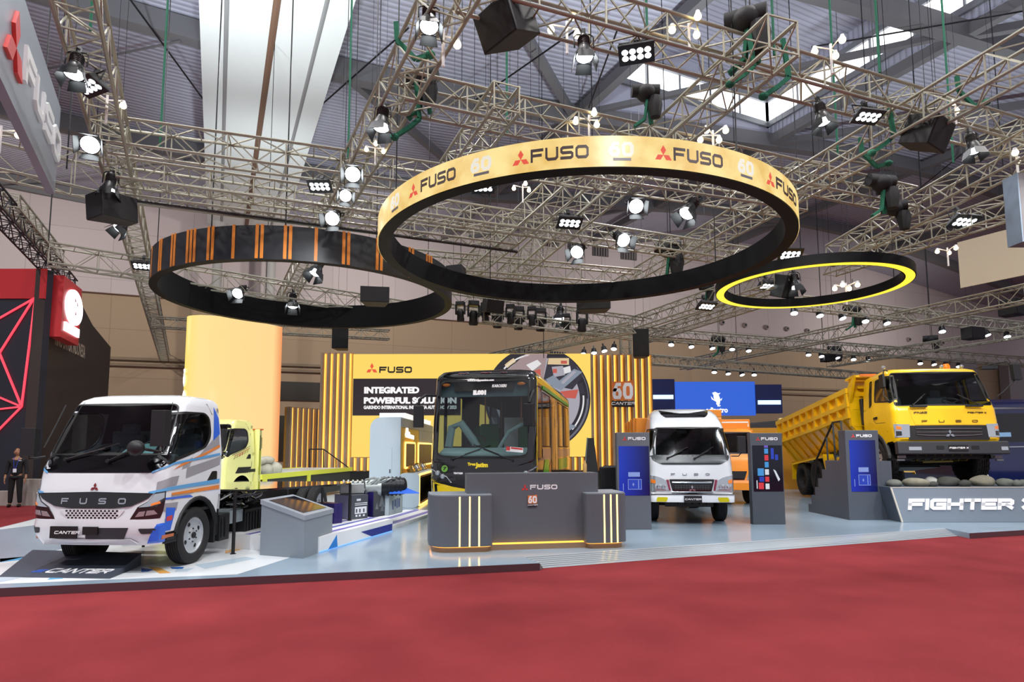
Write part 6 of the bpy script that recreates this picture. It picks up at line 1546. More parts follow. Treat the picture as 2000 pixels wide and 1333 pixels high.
mb = MB(); patch(mb, S, S.fpoly([(-.06, .6), (.50, .6), (.44, .46), (-.06, .46)]), .006); mb.build('bumper_insert', m_cover, t, smooth=40); mb = MB(); patch(mb, S, S.fpoly(rounded([(-.82, .60), (-.70, .60), (-.71, .53), (-.79, .525)], .015)), .006); mb.build('fog_recess', m_cover, t, smooth=40); mb = MB(); patch(mb, S, S.fpoly(rounded([(.62, .59), (.82, .59), (.83, .53), (.66, .52)], .025)), .006); mb.build('fog_recess', m_cover, t, smooth=40)
mb = MB(); mb.box((-.33, -.015, .545), (.36, .02, .15)); mb.box((.02, -.01, .565), (.2, .02, .1)); pl = mb.build('name_plate', m_plate, t, smooth=0)
fn = lambda x, z, o: (-.45 + x, -.026 - o, .525 + z); q, wd = strokes('CANTER', .038, 1.35, .22, .16, .3); mb = MB(); put(mb, q, fn, 0, .002); mb.build('plate_lettering', m_txtw, pl, smooth=0)
mb = MB(); patch(mb, S, S.fpoly([(-.52, .455), (.52, .455), (.60, .395), (-.60, .395)]), .008); mb.build('bumper_lip', mat('paint_pale', (206, 212, 218), .3, coat=.6), t, smooth=40)
# stripes on the side
m_dk = [mat('stripe_grey', (150, 150, 156), .3, coat=.4), mat('stripe_blue', (44, 100, 214), .3, coat=.4), mat('stripe_orange_dk', (222, 130, 60), .3, coat=.4), mat('stripe_sky', (90, 160, 214), .3, coat=.4), mat('stripe_pale', (232, 234, 238), .3, coat=.4)]
for g in (1, -1):
    polys = []
    for pts, m in ([(.30, 1.32), (1.45, 1.62), (1.45, 1.66), (.5, 1.4)], 2), ([(.05, 1.28), (1.45, 1.50), (1.45, 1.535), (.05, 1.305)], 3), ([(.9, 1.5), (1.05, 1.56), (1.45, 1.66), (1.45, 1.9), (1.3, 1.75), (1.05, 1.6)], 0), ([(.55, 1.42), (.75, 1.48), (.68, 1.36), (.5, 1.32)], 0), \
        ([(.62, 1.34), (1.45, 1.48), (1.45, 1.36), (.6, 1.2)], 0), ([(.12, 1.17), (.45, 1.24), (.4, 1.12), (.1, 1.06)], 0), ([(.05, 1.02), (1.45, 1.09), (1.45, 1.15), (.05, 1.05)], 3), ([(.3, .99), (1.45, 1.0), (1.45, 1.06), (.3, 1.02)], 2), ([(.3, .92), (.8, .99), (.75, 1.04), (.3, 1.0)], 0), \
        ([(.15, .9), (.45, .89), (.42, .78), (.12, .8)], 0), ([(.1, .95), (.8, .93), (.72, .965), (.12, .965)], 1), ([(1.28, 1.72), (1.36, 2.22), (1.47, 2.05), (1.47, 1.82)], 1), ([(.20, .84), (.40, .82), (.32, .54), (.19, .54)], 1):
        polys.append((S.spoly(pts, g), m))
    if g > 0: polys.append(([(g * 1.5, .645), (g * 2.0, .645), (g * 2.0, .40), (g * 1.15, .40)], 1))
    decal(b, S, polys, 'stripe_graphics', m_dk)
    door_lines(b, S, [[(.13, 2.2), (.1, 1.5), (.1, .6)], [(.13, 2.2), (.3, 2.24), (1.2, 2.25), (1.3, 2.1)], [(.1, 1.0), (.13, .98)]], g)
    mb = MB(); patch(mb, S, S.spoly(rounded([(1.12, 1.13), (1.38, 1.13), (1.38, 1.27), (1.25, 1.27)], .03), g), .006); mb.build('door_handle', m_black, b, smooth=40)
    mb = MB(); patch(mb, S, S.spoly([(.22, .72), (.34, .73), (.34, .67), (.22, .66)], g), .01); mb.build('side_badge', mat('badge_red', (196, 70, 66), .4), b, smooth=40)
    n_ = 14; arc = [(.93 + .5 * cos(R(a)), .41 + .5 * sin(R(a))) for a in [200 - i * 200 / n_ for i in range(n_ + 1)]]
    mb = MB(); mb.tube([(g * .855, y, max(z, .5)) for y, z in arc], .035, 6); mb.build('wheel_arch', m_blkp, t, smooth=40)
    mb = MB(); mb.bb((g * .5, .24, .37), (g * .85, .5, .53)); mb.bb((g * .83, .25, .42), (g * .865, .42, .5)); mb.build('step_box', m_chassis, t, smooth=0, bevel=.01)
    mb = MB(); patch(mb, S, S.spoly([(.17, .44), (.4, .45), (.4, .49), (.17, .49)], g), .012); mb.build('side_marker', mat('marker_amber', (190, 110, 70), .3), t, smooth=0)
for g in (-1, 1): wheel(t, (g * .74, .93, .39), .39, .22, g)
wiper(t, S, -.5, 1.45, .0, 1.585); wiper(t, S, .1, 1.43, .45, 1.6)
seat_shape(t, -.42, .95, 1.15); seat_shape(t, .42, .95, 1.15)
mb = MB(); mb.poly([(-.8, .32, 1.0), (-.8, .32, 1.5), (-.8, .52, 1.53), (-.8, .72, 1.38), (-.8, .7, 1.0)], (1.6, 0, 0)); d = mb.build('dashboard', m_dash, t, smooth=0, bevel=.03); steering(t, -.42, .72, 1.55)
mb = MB(); mb.poly([(.05, .42, 1.53), (.5, .42, 1.53), (.45, .62, 1.66), (.08, .62, 1.66)], (0, .01, .012)); mb.build('paper_tray', mat('tray_teal', (120, 160, 160), .5), d, smooth=0)
mb = MB(); mb.bb((-.72, 1.28, 1.5), (.1, 1.3, 1.86)); brd = mb.build('rear_board', mat('board_grey', (70, 76, 80), .5), t, smooth=0)
mb = MB(); put(mb, strokes('FUSO', .055, 1.35, .24, .2)[0], lambda x, z, o: (-.55 + x, 1.279 - o, 1.66 + z), 0, .003); mb.build('board_lettering', m_txtw, brd, smooth=0)
mirror(t, [(-.83, .2, 1.50), (-.93, .05, 1.47), (-.91, .04, 1.52)], (-.905, .02, 1.69), (.17, .1, .36), R(12))
mirror(t, [(.84, .12, 1.56), (.9, .02, 1.62), (.88, -.02, 1.7)], (.89, -.02, 1.86), (.2, .12, .46), R(-8))
mb = MB(); mb.ell((.60, -.06, 1.61), (.11, .08, .1), 0, 14, 10); mb.cyl((.66, -.03, 1.6), (.82, .12, 1.56), .02, .014, 8); mb.build('round_mirror', m_blkp, t)
mb = MB(); mb.tube([(-.875, .22, 1.62), (-.835, .36, 1.95), (-.80, .45, 2.2)], .010, 6); mb.build('pillar_visor', m_blkp, t)  # thin rod standing for the visor line along the A-pillar
# bare chassis
mb = MB()
for g in (-1, 1):
    mb.bb((g * .36, .4, .62), (g * .43, 6.6, .80)); mb.bb((g * .30, .4, .62), (g * .36, 6.6, .64)); mb.bb((g * .30, .4, .785), (g * .36, 6.6, .80))
for y in (.7, 1.6, 2.4, 3.2, 4.0, 4.8, 5.6, 6.5): mb.bb((-.38, y, .64), (.38, y + .08, .78))
mb.build('chassis_frame', m_chassis, t, smooth=0)
rnd = random.Random(3)
mb = MB()
for k in range(24):
    y0 = rnd.uniform(1.55, 2.6); x0 = rnd.uniform(.3, .8); z0 = rnd.uniform(.62, .9)
    mb.tube([(x0, y0, z0), (x0 + rnd.uniform(-.1, .1), y0 + .25, z0 + rnd.uniform(-.08, .08)), (x0 + rnd.uniform(-.15, .1), y0 + .55, z0 + rnd.uniform(-.1, .06)), (x0 * .8, y0 + .9, z0 + rnd.uniform(-.1, .04))], rnd.uniform(.012, .03), 6)
mb.build('hoses', m_gblk, t)
mb = MB()
for k in range(10):
    y0 = rnd.uniform(1.6, 2.8); x0 = rnd.uniform(.4, .78); mb.tube([(x0, y0, .8), (x0 + .05, y0 + .3, .86 + rnd.uniform(-.05, .04)), (x0, y0 + .6, .82)], .013, 6)
mb.build('steel_pipes', m_steel, t)
mb = MB(); mb.bb((.45, 1.95, .42), (.80, 2.35, .62)); mb.bb((.46, 1.97, .62), (.78, 2.33, .64)); mb.build('junction_box', mat('box_ash', (168, 180, 184), .4, .4), t, smooth=0, bevel=.02)
for y0, y1 in ((1.62, 1.9), (2.4, 3.3)):
    mb = MB(); mb.bb((-.82, y0, .2), (.82, y1, .6))
    for k in range(int((y1 - y0) / .1)): mb.bb((.82, y0 + .03 + k * .1, .25), (.84, y0 + .07 + k * .1, .55))
    mb.build('battery_pack', m_blkp, t, smooth=0, bevel=.02)
mb = MB(); mb.cyl((.55, 1.55, .3), (.55, 1.95, .3), .1, n=14); mb.bb((.45, 1.45, .3), (.8, 1.6, .85)); mb.cyl((.66, 1.75, .28), (.66, 1.75, .55), .09, .08, 14); mb.build('air_tank', m_chassis, t, smooth=40)
for g in (-1, 1): mb = MB(); mb.bb((g * .56, 1.38, .22), (g * .86, 1.42, .9)); mb.build('mud_flap', m_blkp, t, smooth=0)
for g in (-1, 1):
    wheel(t, (g * .80, 5.5, .39), .39, .2, g, deep=True); wheel(t, (g * .56, 5.5, .39), .39, .2, g, deep=True, name='inner_wheel')
mb = MB(); mb.cyl((-.7, 5.5, .39), (.7, 5.5, .39), .07, n=12); mb.cyl((-.7, .93, .39), (.7, .93, .39), .06, n=12); mb.ell((0, 5.5, .4), (.2, .18, .18)); mb.build('axle', m_chassis, t)

# ------------------------------------------------------------------ pale yellow low-bed truck behind it
t = thing('low_bed_truck', 'pale yellow truck with a low grey bed carrying stones, behind the silver truck', 'truck', (-7.95, 15.3, .1), R(-7))
m_lemon = mat('paint_lemon', (250, 248, 160), .25, coat=.6); m_lime = mat('paint_olive', (168, 174, 30), .35)
S2_ = Shell(canter_prof(1.0), .05); S = S2_
P2_ = dict(P1); P2_.update(paint=m_lemon)
b = cab(t, S, P2_)
mb = MB(); patch(mb, S, S.fpoly(rounded([(-.72, 1.29), (.72, 1.29), (.83, 1.38), (.855, 1.535), (-.855, 1.535), (-.83, 1.38)], .05)), .005); mb.build('cowl_panel', m_gblk, t, smooth=40)
for g in (1, -1):
    door_lines(b, S, [[(.13, 2.2), (.1, 1.5), (.1, .6)], [(.13, 2.2), (.3, 2.24), (1.2, 2.25), (1.3, 2.1)], [(1.36, 2.0), (1.38, 1.2), (1.3, .95)]], g)
    mb = MB(); patch(mb, S, S.spoly(rounded([(1.1, 1.33), (1.32, 1.33), (1.32, 1.45), (1.22, 1.45)], .03), g), .006); mb.build('door_handle', m_black, b, smooth=40)
    decal(b, S, [(S.spoly([(.45, 1.42), (1.3, 1.66), (1.3, 1.67), (.45, 1.435)], g), 1), (S.spoly([(.55, 1.40), (1.28, 1.6), (1.28, 1.615), (.55, 1.415)], g), 0)] + [(S.spoly([(.5 + k * .12, 1.32 + k * .034), (.56 + k * .12, 1.335 + k * .034), (.62 + k * .12, 1.40 + k * .034), (.56 + k * .12, 1.385 + k * .034)], g), 0 if 2 <= k <= 3 else 2) for k in range(6)], 'side_graphics', [mat('graphic_red', (196, 70, 40), .4), mat('graphic_ink', (60, 60, 30), .4), mat('graphic_sand', (176, 170, 80), .4)])
    mb = MB(); patch(mb, S, S.spoly([(.62, .97), (1.2, .97), (1.35, 1.12), (.75, 1.12)], g), .012); mb.bb((g * .84, 1.1, .98), (g * .88, 1.7, 1.06)); mb.build('arch_step', m_black, t, smooth=0)
    wheel(t, (g * .74, .93, .39), .39, .22, g)
seat_shape(t, -.42, .95, 1.15); seat_shape(t, .42, .95, 1.15)
mirror(t, [(.84, .12, 1.56), (.9, .02, 1.62), (.88, -.02, 1.7)], (.86, -.02, 1.86), (.2, .12, .44), R(-8))
mb = MB()
mb.poly([(-.95, 1.62, .6), (.95, 1.62, .6), (.95, 1.62, 2.1), (-.95, 1.62, 2.1)], (0, .06, 0)); mb.bb((.82, 1.58, .55), (.95, 1.72, 2.12)); mb.bb((.72, 1.56, .55), (.95, 1.6, 1.1)); hb = mb.build('headboard', m_lemon, t, smooth=0)
mb = MB(); mb.bb((.4, 1.6, 1.2), (.83, 1.615, 1.55)); mb.bb((.951, 1.6, .9), (.955, 1.68, 1.6)); mb.build('olive_panel', m_lime, hb, smooth=0)
mb = MB(); mb.bb((.955, 1.62, 1.55), (.96, 1.65, 1.95)); mb.bb((.955, 1.69, 1.6), (.96, 1.71, 1.9)); mb.build('headboard_slots', m_black, hb, smooth=0)
mb = MB(); mb.bb((.7, 1.6, 2.1), (.97, 1.75, 2.13)); mb.build('top_marker', mat('marker_red', (226, 90, 50), .3), hb, smooth=0)
ZB = .88
mb = MB(); mb.bb((-.95, 1.72, ZB - .06), (.95, 8.2, ZB)); mb.build('bed_floor', mat('bed_grey', (196, 206, 208), .4), t, smooth=0)
mb = MB(); mb.bb((.95, 1.72, ZB - .12), (1.0, 8.2, ZB + .02)); mb.bb((-1.0, 1.72, ZB - .12), (-.95, 8.2, ZB + .02)); mb.bb((.95, 4.5, .12), (.99, 4.7, ZB)); mb.bb((.95, 1.8, .12), (.99, 2.0, ZB)); mb.build('bed_rail', mat('rail_lime', (236, 240, 84), .4), t, smooth=0)
mb = MB(); mb.bb((.8, 2.0, .1), (.94, 4.5, ZB - .1)); mb.bb((.8, 4.7, .1), (.94, 8.1, ZB - .1)); mb.build('side_skirt', mat('skirt_slate', (56, 62, 64), .5), t, smooth=0)
mb = MB(); mb.bb((-.98, 1.9, ZB), (-.93, 4.2, ZB + .72)); mb.bb((-.93, 4.15, ZB), (-.88, 4.22, ZB + .78)); mb.build('bed_sideboard', m_black, t, smooth=0)
for g in (-1, 1): wheel(t, (g * .7, 6.2, .38), .38, .2, g)
tm = t.matrix_basis.copy()
tm = M4.Translation(t.location) @ M4.Rotation(R(-7), 4, 'Z')
for i, (x, y, dz, r, lab) in enumerate(((.35, 2.2, .0, (.3, .25, .16), 'large pale stone at the front of the low bed'), (.5, 2.75, .0, (.2, .2, .15), 'pale stone at the front edge of the low bed'), (.1, 3.0, .0, (.3, .28, .18), 'large pale stone at the rear of the pile on the low bed'), (.45, 3.3, .0, (.22, .22, .17), 'pale stone nearest the bed rail, rear of the pile'), (.2, 2.6, .26, (.34, .26, .12), 'flat pale stone on top of the pile on the low bed'), (.3, 3.1, .3, (.2, .2, .1), 'small pale stone on top of the pile on the low bed'))):
    p = tm @ V((x, y, ZB + dz + r[2] * .72)); rock(p, tuple(q * 1.25 for q in r), 4, lab, 40 + i, 'stones on the low bed')
# ramp railing behind the low bed
t = thing('ramp_railing', 'thin dark railing with a sloping rail in front of the tall left slatted pillar', 'railing'); Yr = 24.5
A_y = lambda px, py: at_y(px, py, Yr)
mb = MB()
for p0, p1 in (((604, 916), (604, 878)), ((604, 878), (632, 878)), ((632, 878), (681, 914)), ((632, 878), (632, 912)), ((656, 896), (656, 914))): mb.cyl(A_y(*p0), A_y(*p1), .025, n=6)
for px in (604, 632, 656): q = A_y(px, 912); mb.cyl(q, (q.x, q.y, .1), .025, n=6)
mb.build('rails', m_dark, t)

# ------------------------------------------------------------------ white truck with high roof, orange cargo body
t = thing('white_truck', 'white high-roofed truck with yellow fog lamps, facing the camera right of the blue kiosk', 'truck', (3.73, 12.95, .1), R(-6))
pw = [(.40, .02, .84, .1, 1.5), (.42, .0, .86, .1, 1.5), (.63, .0, .87, .1, 1.5), (.66, .06, .85, .15, 1.5), (.76, .06, .865, .15, 1.5), (.97, .07, .865, .15, 1.5), (1.27, .11, .86, .15, 1.5), (1.45, .18, .85, .14, 1.5), (1.75, .30, .82, .13, 1.5), (2.04, .42, .77, .13, 1.5), (2.12, .5, .76, .14, 1.5), (2.3, .68, .72, .2, 1.5), (2.4, .85, .66, .22, 1.5), (2.46, 1.05, .58, .24, 1.5)]
S3_ = Shell(pw, .04); S = S3_; m_whitep = mat('paint_white', (216, 220, 224), .2, coat=.8)
P3_ = dict(z1=.96, arch=canter_arch(.62, .95, .48), paint=m_whitep, ws=rounded([(-.77, 1.42), (.77, 1.42), (.70, 2.03), (-.70, 2.03)], .07), side=[rounded([(.40, 2.0), (1.15, 2.0), (1.2, 1.9), (1.2, 1.6), (.3, 1.38), (.28, 1.6)], .06)], glass=m_glassd)
b = cab(t, S, P3_)
mb = MB(); patch(mb, S, S.fpoly(rounded([(-.60, 1.24), (.60, 1.24), (.78, 1.33), (.81, 1.44), (-.81, 1.44), (-.78, 1.33)], .05)), .006); mb.build('cowl_panel', mat('cowl_slate', (52, 58, 62), .3), t, smooth=40)
mb = MB(); patch(mb, S, S.fpoly([(-.60, 1.26), (-.02, 1.26), (-.02, 1.275), (-.60, 1.275)]), .01); patch(mb, S, S.fpoly([(.02, 1.26), (.6, 1.26), (.6, 1.275), (.02, 1.275)]), .01); mb.build('cowl_grilles', m_black, t, smooth=0)
mb = MB(); patch(mb, S, S.fpoly(rounded([(-.46, .94), (.46, .94), (.40, .70), (.36, .69), (-.36, .69), (-.40, .70)], .02)), .008); g_ = mb.build('front_grille', m_gblk, t, smooth=40)
mb = MB(); mb.tube([S(S.ux(x, .875), .875, .02) for x in (-.4, -.2, 0, .2, .4)], .018, 8); mb.tube([S(S.ux(x, .675), .675, .012) for x in (-.42, -.2, 0, .2, .42)], .016, 8); mb.build('chrome_bars', m_chrome, g_)
mb = MB(); put(mb, diamonds(.12), on_shell(S, 0, .70), 0, .02); mb.build('diamond_emblem', m_chrome, g_, smooth=0)
mb = MB()
for c_ in range(-6, 7):
    for r_ in range(3): patch(mb, S, S.fpoly([(c_ * .055 - .02, .73 + r_ * .035), (c_ * .055 + .02, .73 + r_ * .035), (c_ * .055 + .02, .745 + r_ * .035), (c_ * .055 - .02, .745 + r_ * .035)]), .011, 0, 1)
mb.build('grille_mesh', mat('grille_slate', (60, 64, 68), .4), g_, smooth=0)
for k, ch in enumerate('FUSO'):
    mb = MB(); put(mb, strokes(ch, .045, 1.9, .24, .2)[0], on_shell(S, -.42 + k * .235, 1.02), 0, .01); mb.build('chrome_letter', m_chrome, t, smooth=0)
for g in (-1, 1):
    mb = MB(); patch(mb, S, S.fpoly([(g * .44, .70), (g * .50, .90), (g * .62, .97), (g * .72, 1.0)]) + [(g * 1.85, 1.03), (g * 1.9, .72), (g * 1.4, .69)], .01); h = mb.build('headlamp', m_lens, t, smooth=40)
    mb = MB(); patch(mb, S, S.fpoly([(g * .52, .73), (g * .54, .83), (g * .74, .84), (g * .74, .73)]), .015, 0); patch(mb, S, [(g * 1.1, .92), (g * 1.5, .94), (g * 1.5, .86), (g * 1.1, .85)], .016, 1)
    for x in (.58, .68): mb.lathe([(0, .03), (.04, .02), (.048, .0)], 12, 2, T=M4.Translation(S(S.ux(g * x, .785), .785, .014)) @ M4.Rotation(pi / 2, 4, 'X'))
    mb.build('lamp_inner', [mat('lamp_bright', (206, 212, 216), .12, .5), m_amber, m_chrome], h, smooth=40)
    mb = MB(); patch(mb, S, S.fpoly([(g * .47, .93), (g * .52, .93), (g * .47, .71), (g * .43, .71)]), .014); mb.build('red_accent', mat('accent_maroon', (128, 44, 66), .4), g_, smooth=0)
    mb = MB(); patch(mb, S, S.fpoly(rounded([(g * .50, .575), (g * .72, .575), (g * .74, .48), (g * .53, .48)], .03)), .008); mb.build('fog_lamp', mat('fog_yellow', (206, 196, 30), .15, coat=1), t, smooth=40)
    wheel(t, (g * .72, .95, .38), .38, .22, g)
    mirror(t, [(g * .82, .1, 1.42), (g * .95, .02, 1.42), (g * 1.02, .05, 1.5)], (g * 1.02, .05, 1.66), (.16, .09, .34))
    n_ = 12; mb = MB(); mb.tube([(g * .85, .95 + .48 * cos(R(a)), max(.6, .41 + .48 * sin(R(a)))) for a in [195 - i * 195 / n_ for i in range(n_ + 1)]], .03, 6); mb.build('wheel_arch', m_blkp, t, smooth=40)
mb = MB(); patch(mb, S, [(-1.9, .665), (1.9, .665), (1.9, .635), (-1.9, .635)], .004, rings=1); mb.build('bumper_gap', m_gblk, t, smooth=0)
mb = MB(); mb.box((-.0, -.012, .535), (.36, .02, .14)); pl = mb.build('name_plate', m_plate, t, smooth=0)
q, wd = strokes('CANTER', .034, 1.5, .24, .16, .2); mb = MB(); put(mb, shift(q, -wd / 2, 0), lambda x, z, o: (x, -.023 - o, .52 + z), 0, .002); mb.build('plate_lettering', m_txtw, pl, smooth=0)
# roof spoiler duct
mb = MB(); patch(mb, S, S.fpoly([(-.52, 2.43), (-.38, 2.345), (.38, 2.345), (.52, 2.43), (.42, 2.255), (-.42, 2.255)]), .012); mb.build('roof_duct', m_gblk, t, smooth=40)
wiper(t, S, -.47, 1.37, -.15, 1.52); wiper(t, S, .08, 1.36, .38, 1.52)
seat_shape(t, -.4, .95, 1.1); seat_shape(t, .4, .95, 1.1); steering(t, -.4, .66, 1.5)
mb = MB(); mb.poly([(-.78, .3, 1.0), (-.78, .3, 1.42), (-.78, .52, 1.45), (-.78, .66, 1.3), (-.78, .66, 1.0)], (1.56, 0, 0)); mb.build('dashboard', mat('dash_teal', (84, 110, 108), .6), t, smooth=0, bevel=.03)
mb = MB(); mb.box((-.12, .42, 1.93), (.2, .03, .07)); mb.build('inner_mirror', m_blkp, t, smooth=0, bevel=.01)
m_orp = mat('paint_orange', (232, 140, 30), .35, coat=.4)
mb = MB(); mb.bb((-.98, 1.62, .7), (1.0, 5.0, 2.3)); mb.bb((.55, 1.62, 2.3), (1.0, 5.0, 2.48)); cg = mb.build('cargo_body', m_orp, t, smooth=0, bevel=.02)
mb = MB()
for k in range(4): mb.bb((-1.03, 1.7 + k * .9, .7), (-.98, 1.8 + k * .9, 2.3))
mb.build('cargo_ribs', m_orp, cg, smooth=0)
mb = MB(); mb.bb((-.4, .5, .45), (-.33, 5, .62)); mb.bb((.33, .5, .45), (.4, 5, .62)); mb.cyl((-.7, .95, .38), (.7, .95, .38), .055, n=10); mb.bb((-.5, .45, .34), (.5, .55, .44))
for k in range(6): mb.tube([(-.4 + k * .15, .3, .5), (-.38 + k * .15, .5, .38), (-.35 + k * .15, .8, .42)], .02, 6)
mb.build('chassis_frame', m_chassis, t, smooth=0)
for g in (-1, 1): wheel(t, (g * .72, 4.0, .38), .38, .3, g, deep=True)

# ------------------------------------------------------------------ orange truck behind the white one
t = thing('orange_truck', 'orange truck half hidden between the white truck and the slate kiosk', 'truck', (6.05, 17.3, .1), R(-6))
S4_ = Shell(pw[:10] + [(2.10, .5, .74, .16, 1.5), (2.15, .62, .66, .2, 1.45)], .04); S = S4_; P4_ = dict(P3_); P4_.update(paint=m_orp)
b = cab(t, S, P4_)
mb = MB(); patch(mb, S, S.fpoly(rounded([(-.46, .94), (.46, .94), (.38, .70), (-.38, .70)], .02)), .008); mb.build('front_grille', m_gblk, t, smooth=40)
for g in (-1, 1):
    mb = MB(); patch(mb, S, S.fpoly([(g * .44, .70), (g * .50, .90), (g * .62, .97), (g * .72, 1.0)]) + [(g * 1.85, 1.03), (g * 1.9, .72), (g * 1.4, .69)], .01); mb.build('headlamp', m_lens, t, smooth=40)
    wheel(t, (g * .72, .95, .38), .38, .22, g)
    mirror(t, [(g * .82, .1, 1.5), (g * .95, .0, 1.52), (g * .98, .0, 1.6)], (g * .98, .0, 1.78), (.2, .1, .42))
mb = MB(); mb.box((0, -.01, .53), (1.74, .06, .22)); mb.build('bumper', m_orp, t, smooth=0, bevel=.02)
mb = MB(); mb.bb((-1.0, 1.6, .9), (1.0, 5, 2.45)); mb.bb((-1.0, 1.3, 2.0), (1.0, 1.6, 2.12)); mb.build('cargo_body', m_orp, t, smooth=0, bevel=.02)
mb = MB(); mb.tube([(-.7, .7, 2.2), (-.7, .7, 2.32), (.7, .7, 2.32), (.7, .7, 2.2)], .022, 6); mb.build('roof_rack', m_white, t)
mb = MB(); mb.bb((-.4, .5, .45), (.4, 5, .6)); mb.build('chassis_frame', m_chassis, t, smooth=0)
for g in (-1, 1): wheel(t, (g * .72, 4.0, .38), .38, .3, g, deep=True)
mb = MB(); mb.bb((-1.2, 0, 0), (1.6, 3.5, 2.35)); o = mb.build('ochre_container', mat('paint_ochre', (214, 150, 44), .45), smooth=0); p = at_y(1493, 860, 24); o.location = (p.x, 24, .1); o.rotation_euler = (0, 0, R(-8)); tag(o, 'ochre yellow box body seen between the orange truck and the dump body', 'cargo box')

# ------------------------------------------------------------------ yellow dump truck with its front wheels on the podium
t = thing('dump_truck', 'big yellow dump truck with its front raised on the rocky podium at the right', 'truck')
PT = R(-6.2)      # nose up
ax = V((0, 1.15, 0))
t.matrix_world = M4.Translation((9.95, 14.0, PZ)) @ M4.Rotation(R(-6), 4, 'Z') @ M4.Translation(ax) @ M4.Rotation(PT, 4, 'X') @ M4.Translation(-ax)
m_yel = mat('paint_yellow', (250, 200, 10), .28, coat=.6)
pf = [(.87, .10, 1.13, .12, 1.6), (.91, .04, 1.14, .14, 1.6), (1.21, .03, 1.14, .14, 1.6), (1.63, .05, 1.13, .14, 1.6), (1.71, .08, 1.12, .14, 1.6), (2.2, .22, 1.08, .13, 1.6), (2.55, .34, 1.03, .13, 1.6), (2.62, .38, 1.01, .15, 1.6), (2.68, .5, .95, .2, 1.58), (2.72, .68, .85, .25, 1.5)]
S5_ = Shell(pf, .06); S = S5_
def f_arch(y, a):
    if a < 1.98: return .87
    d = abs(y - 1.15); return max(.87, .52 + sqrt(.66 ** 2 - d * d)) if d < .66 else .9
P5_ = dict(z1=1.22, arch=f_arch, paint=m_yel, ws=rounded([(-1.06, 1.71), (1.06, 1.71), (.97, 2.56), (-.97, 2.56)], .07), side=[rounded([(.30, 2.48), (.98, 2.50), (1.0, 1.95), (.2, 1.80), (.16, 1.95)], .06), rounded([(1.15, 2.52), (1.28, 2.52), (1.28, 1.85), (1.15, 1.92)], .04)])
b = cab(t, S, P5_)
mb = MB(); patch(mb, S, S.fpoly([(-.88, 1.24), (.88, 1.24), (.86, .91), (-.86, .91)]), .006); g_ = mb.build('front_grille', m_blkp, t, smooth=40)
mb = MB()
for z in (1.16, 1.08, 1.0): mb.tube([S(S.ux(x, z - .02 * (abs(x) / .7) ** 2 * (-1 if z < 1.01 else 0)), z + (.03 * (abs(x) / .7) ** 4 if z < 1.01 else 0), .016) for x in (-.7, -.5, -.25, 0, .25, .5, .7)], .011, 6)
mb.build('grille_bars', mat('bar_silver', (140, 146, 150), .3, .8), g_)
mb = MB(); put(mb, diamonds(.16), on_shell(S, 0, .98), 0, .03); mb.build('diamond_emblem', m_chrome, g_, smooth=0)
mb = MB(); patch(mb, S, S.fpoly([(-.80, 1.63), (.84, 1.63), (.86, 1.255), (-.70, 1.255)]), .008); hp = mb.build('front_panel', m_yel, t, smooth=40)
for k, ch in enumerate('FUSO'):
    mb = MB(); put(mb, strokes(ch, .055, 2.2, .24, .2)[0], lambda x, z, o, k=k: S(S.ux(-.56 + k * .36 + x, 1.305 + z), 1.305 + z, .012 + o), 0, .01); mb.build('letter', mat('letter_bronze', (150, 120, 50), .3, .7), hp, smooth=0)
for txt, x0, h in (('FN62', -.70, .05), ('FIGHTER X', .45, .038)):
    mb = MB(); put(mb, strokes(txt.replace('N', 'N'), h, 1.3, .2, .16, .2)[0], lambda x, z, o, x0=x0: S(S.ux(x0 + x, 1.51 + z), 1.51 + z, .012 + o), 0, .004); mb.build('front_lettering', m_rub, hp, smooth=0)
for g in (-1, 1):
    mb = MB(); patch(mb, S, S.fpoly([(g * .84, .97), (g * .82, 1.27)]) + [(g * 1.7, 1.29), (g * 1.66, .97)], .01); h = mb.build('headlamp', m_lens, t, smooth=40)
    mb = MB(); patch(mb, S, [(g * 1.0, 1.21), (g * 1.45, 1.24), (g * 1.45, 1.16), (g * 1.0, 1.15)], .014, 0); patch(mb, S, [(g * 1.02, 1.11), (g * 1.5, 1.12), (g * 1.5, 1.01), (g * 1.02, 1.01)], .014, 1); mb.build('lamp_inner', [m_amber, m_lensd], h, smooth=40)
    mb = MB(); mb.box((g * .60, .02, 1.675), (.36, .06, .03)); mb.build('wiper_base', m_blkp, t, smooth=0)
    door_lines(b, S, [[(.12, 2.5), (.1, 1.8), (.12, 1.3), (.45, 1.15)], [(1.06, 2.5), (1.06, 1.5), (.95, 1.42), (.5, 1.38)]], g)
    mb = MB(); mb.box((g * 1.145, .95, 1.55), (.03, .16, .05)); mb.build('door_handle', m_black, b, smooth=0)
    n_ = 14; mb = MB(); mb.tube([(g * 1.12, 1.15 + .64 * cos(R(a)), .52 + .64 * sin(R(a))) for a in [180 - i * 180 / n_ for i in range(n_ + 1)]], .06, 6); mb.build('mud_guard', m_blkp, t)
    wheel(t, (g * 1.0, 1.15, .52), .52, .32, g, m_rimw, lug=True, holes=6)
    mb = MB(); mb.bb((g * .95, .12, .5), (g * 1.1, .2, .56)); mb.bb((g * .98, .12, .44), (g * 1.12, .2, .48)); mb.build('step', m_steel, t, smooth=0)
mb = MB(); mb.box((0, .03, .72), (2.36, .16, .29)); bm_ = mb.build('bumper', mat('bumper_slate', (46, 49, 54), .5), t, smooth=0, bevel=.02)
mb = MB(); mb.bb((-.95, -.055, .66), (-.68, -.045, .74)); mb.build('bumper_lamp', m_lens, bm_, smooth=0); mb = MB(); mb.bb((1.0, -.055, .66), (1.14, -.045, .74)); mb.build('bumper_lamp', m_lens, bm_, smooth=0)
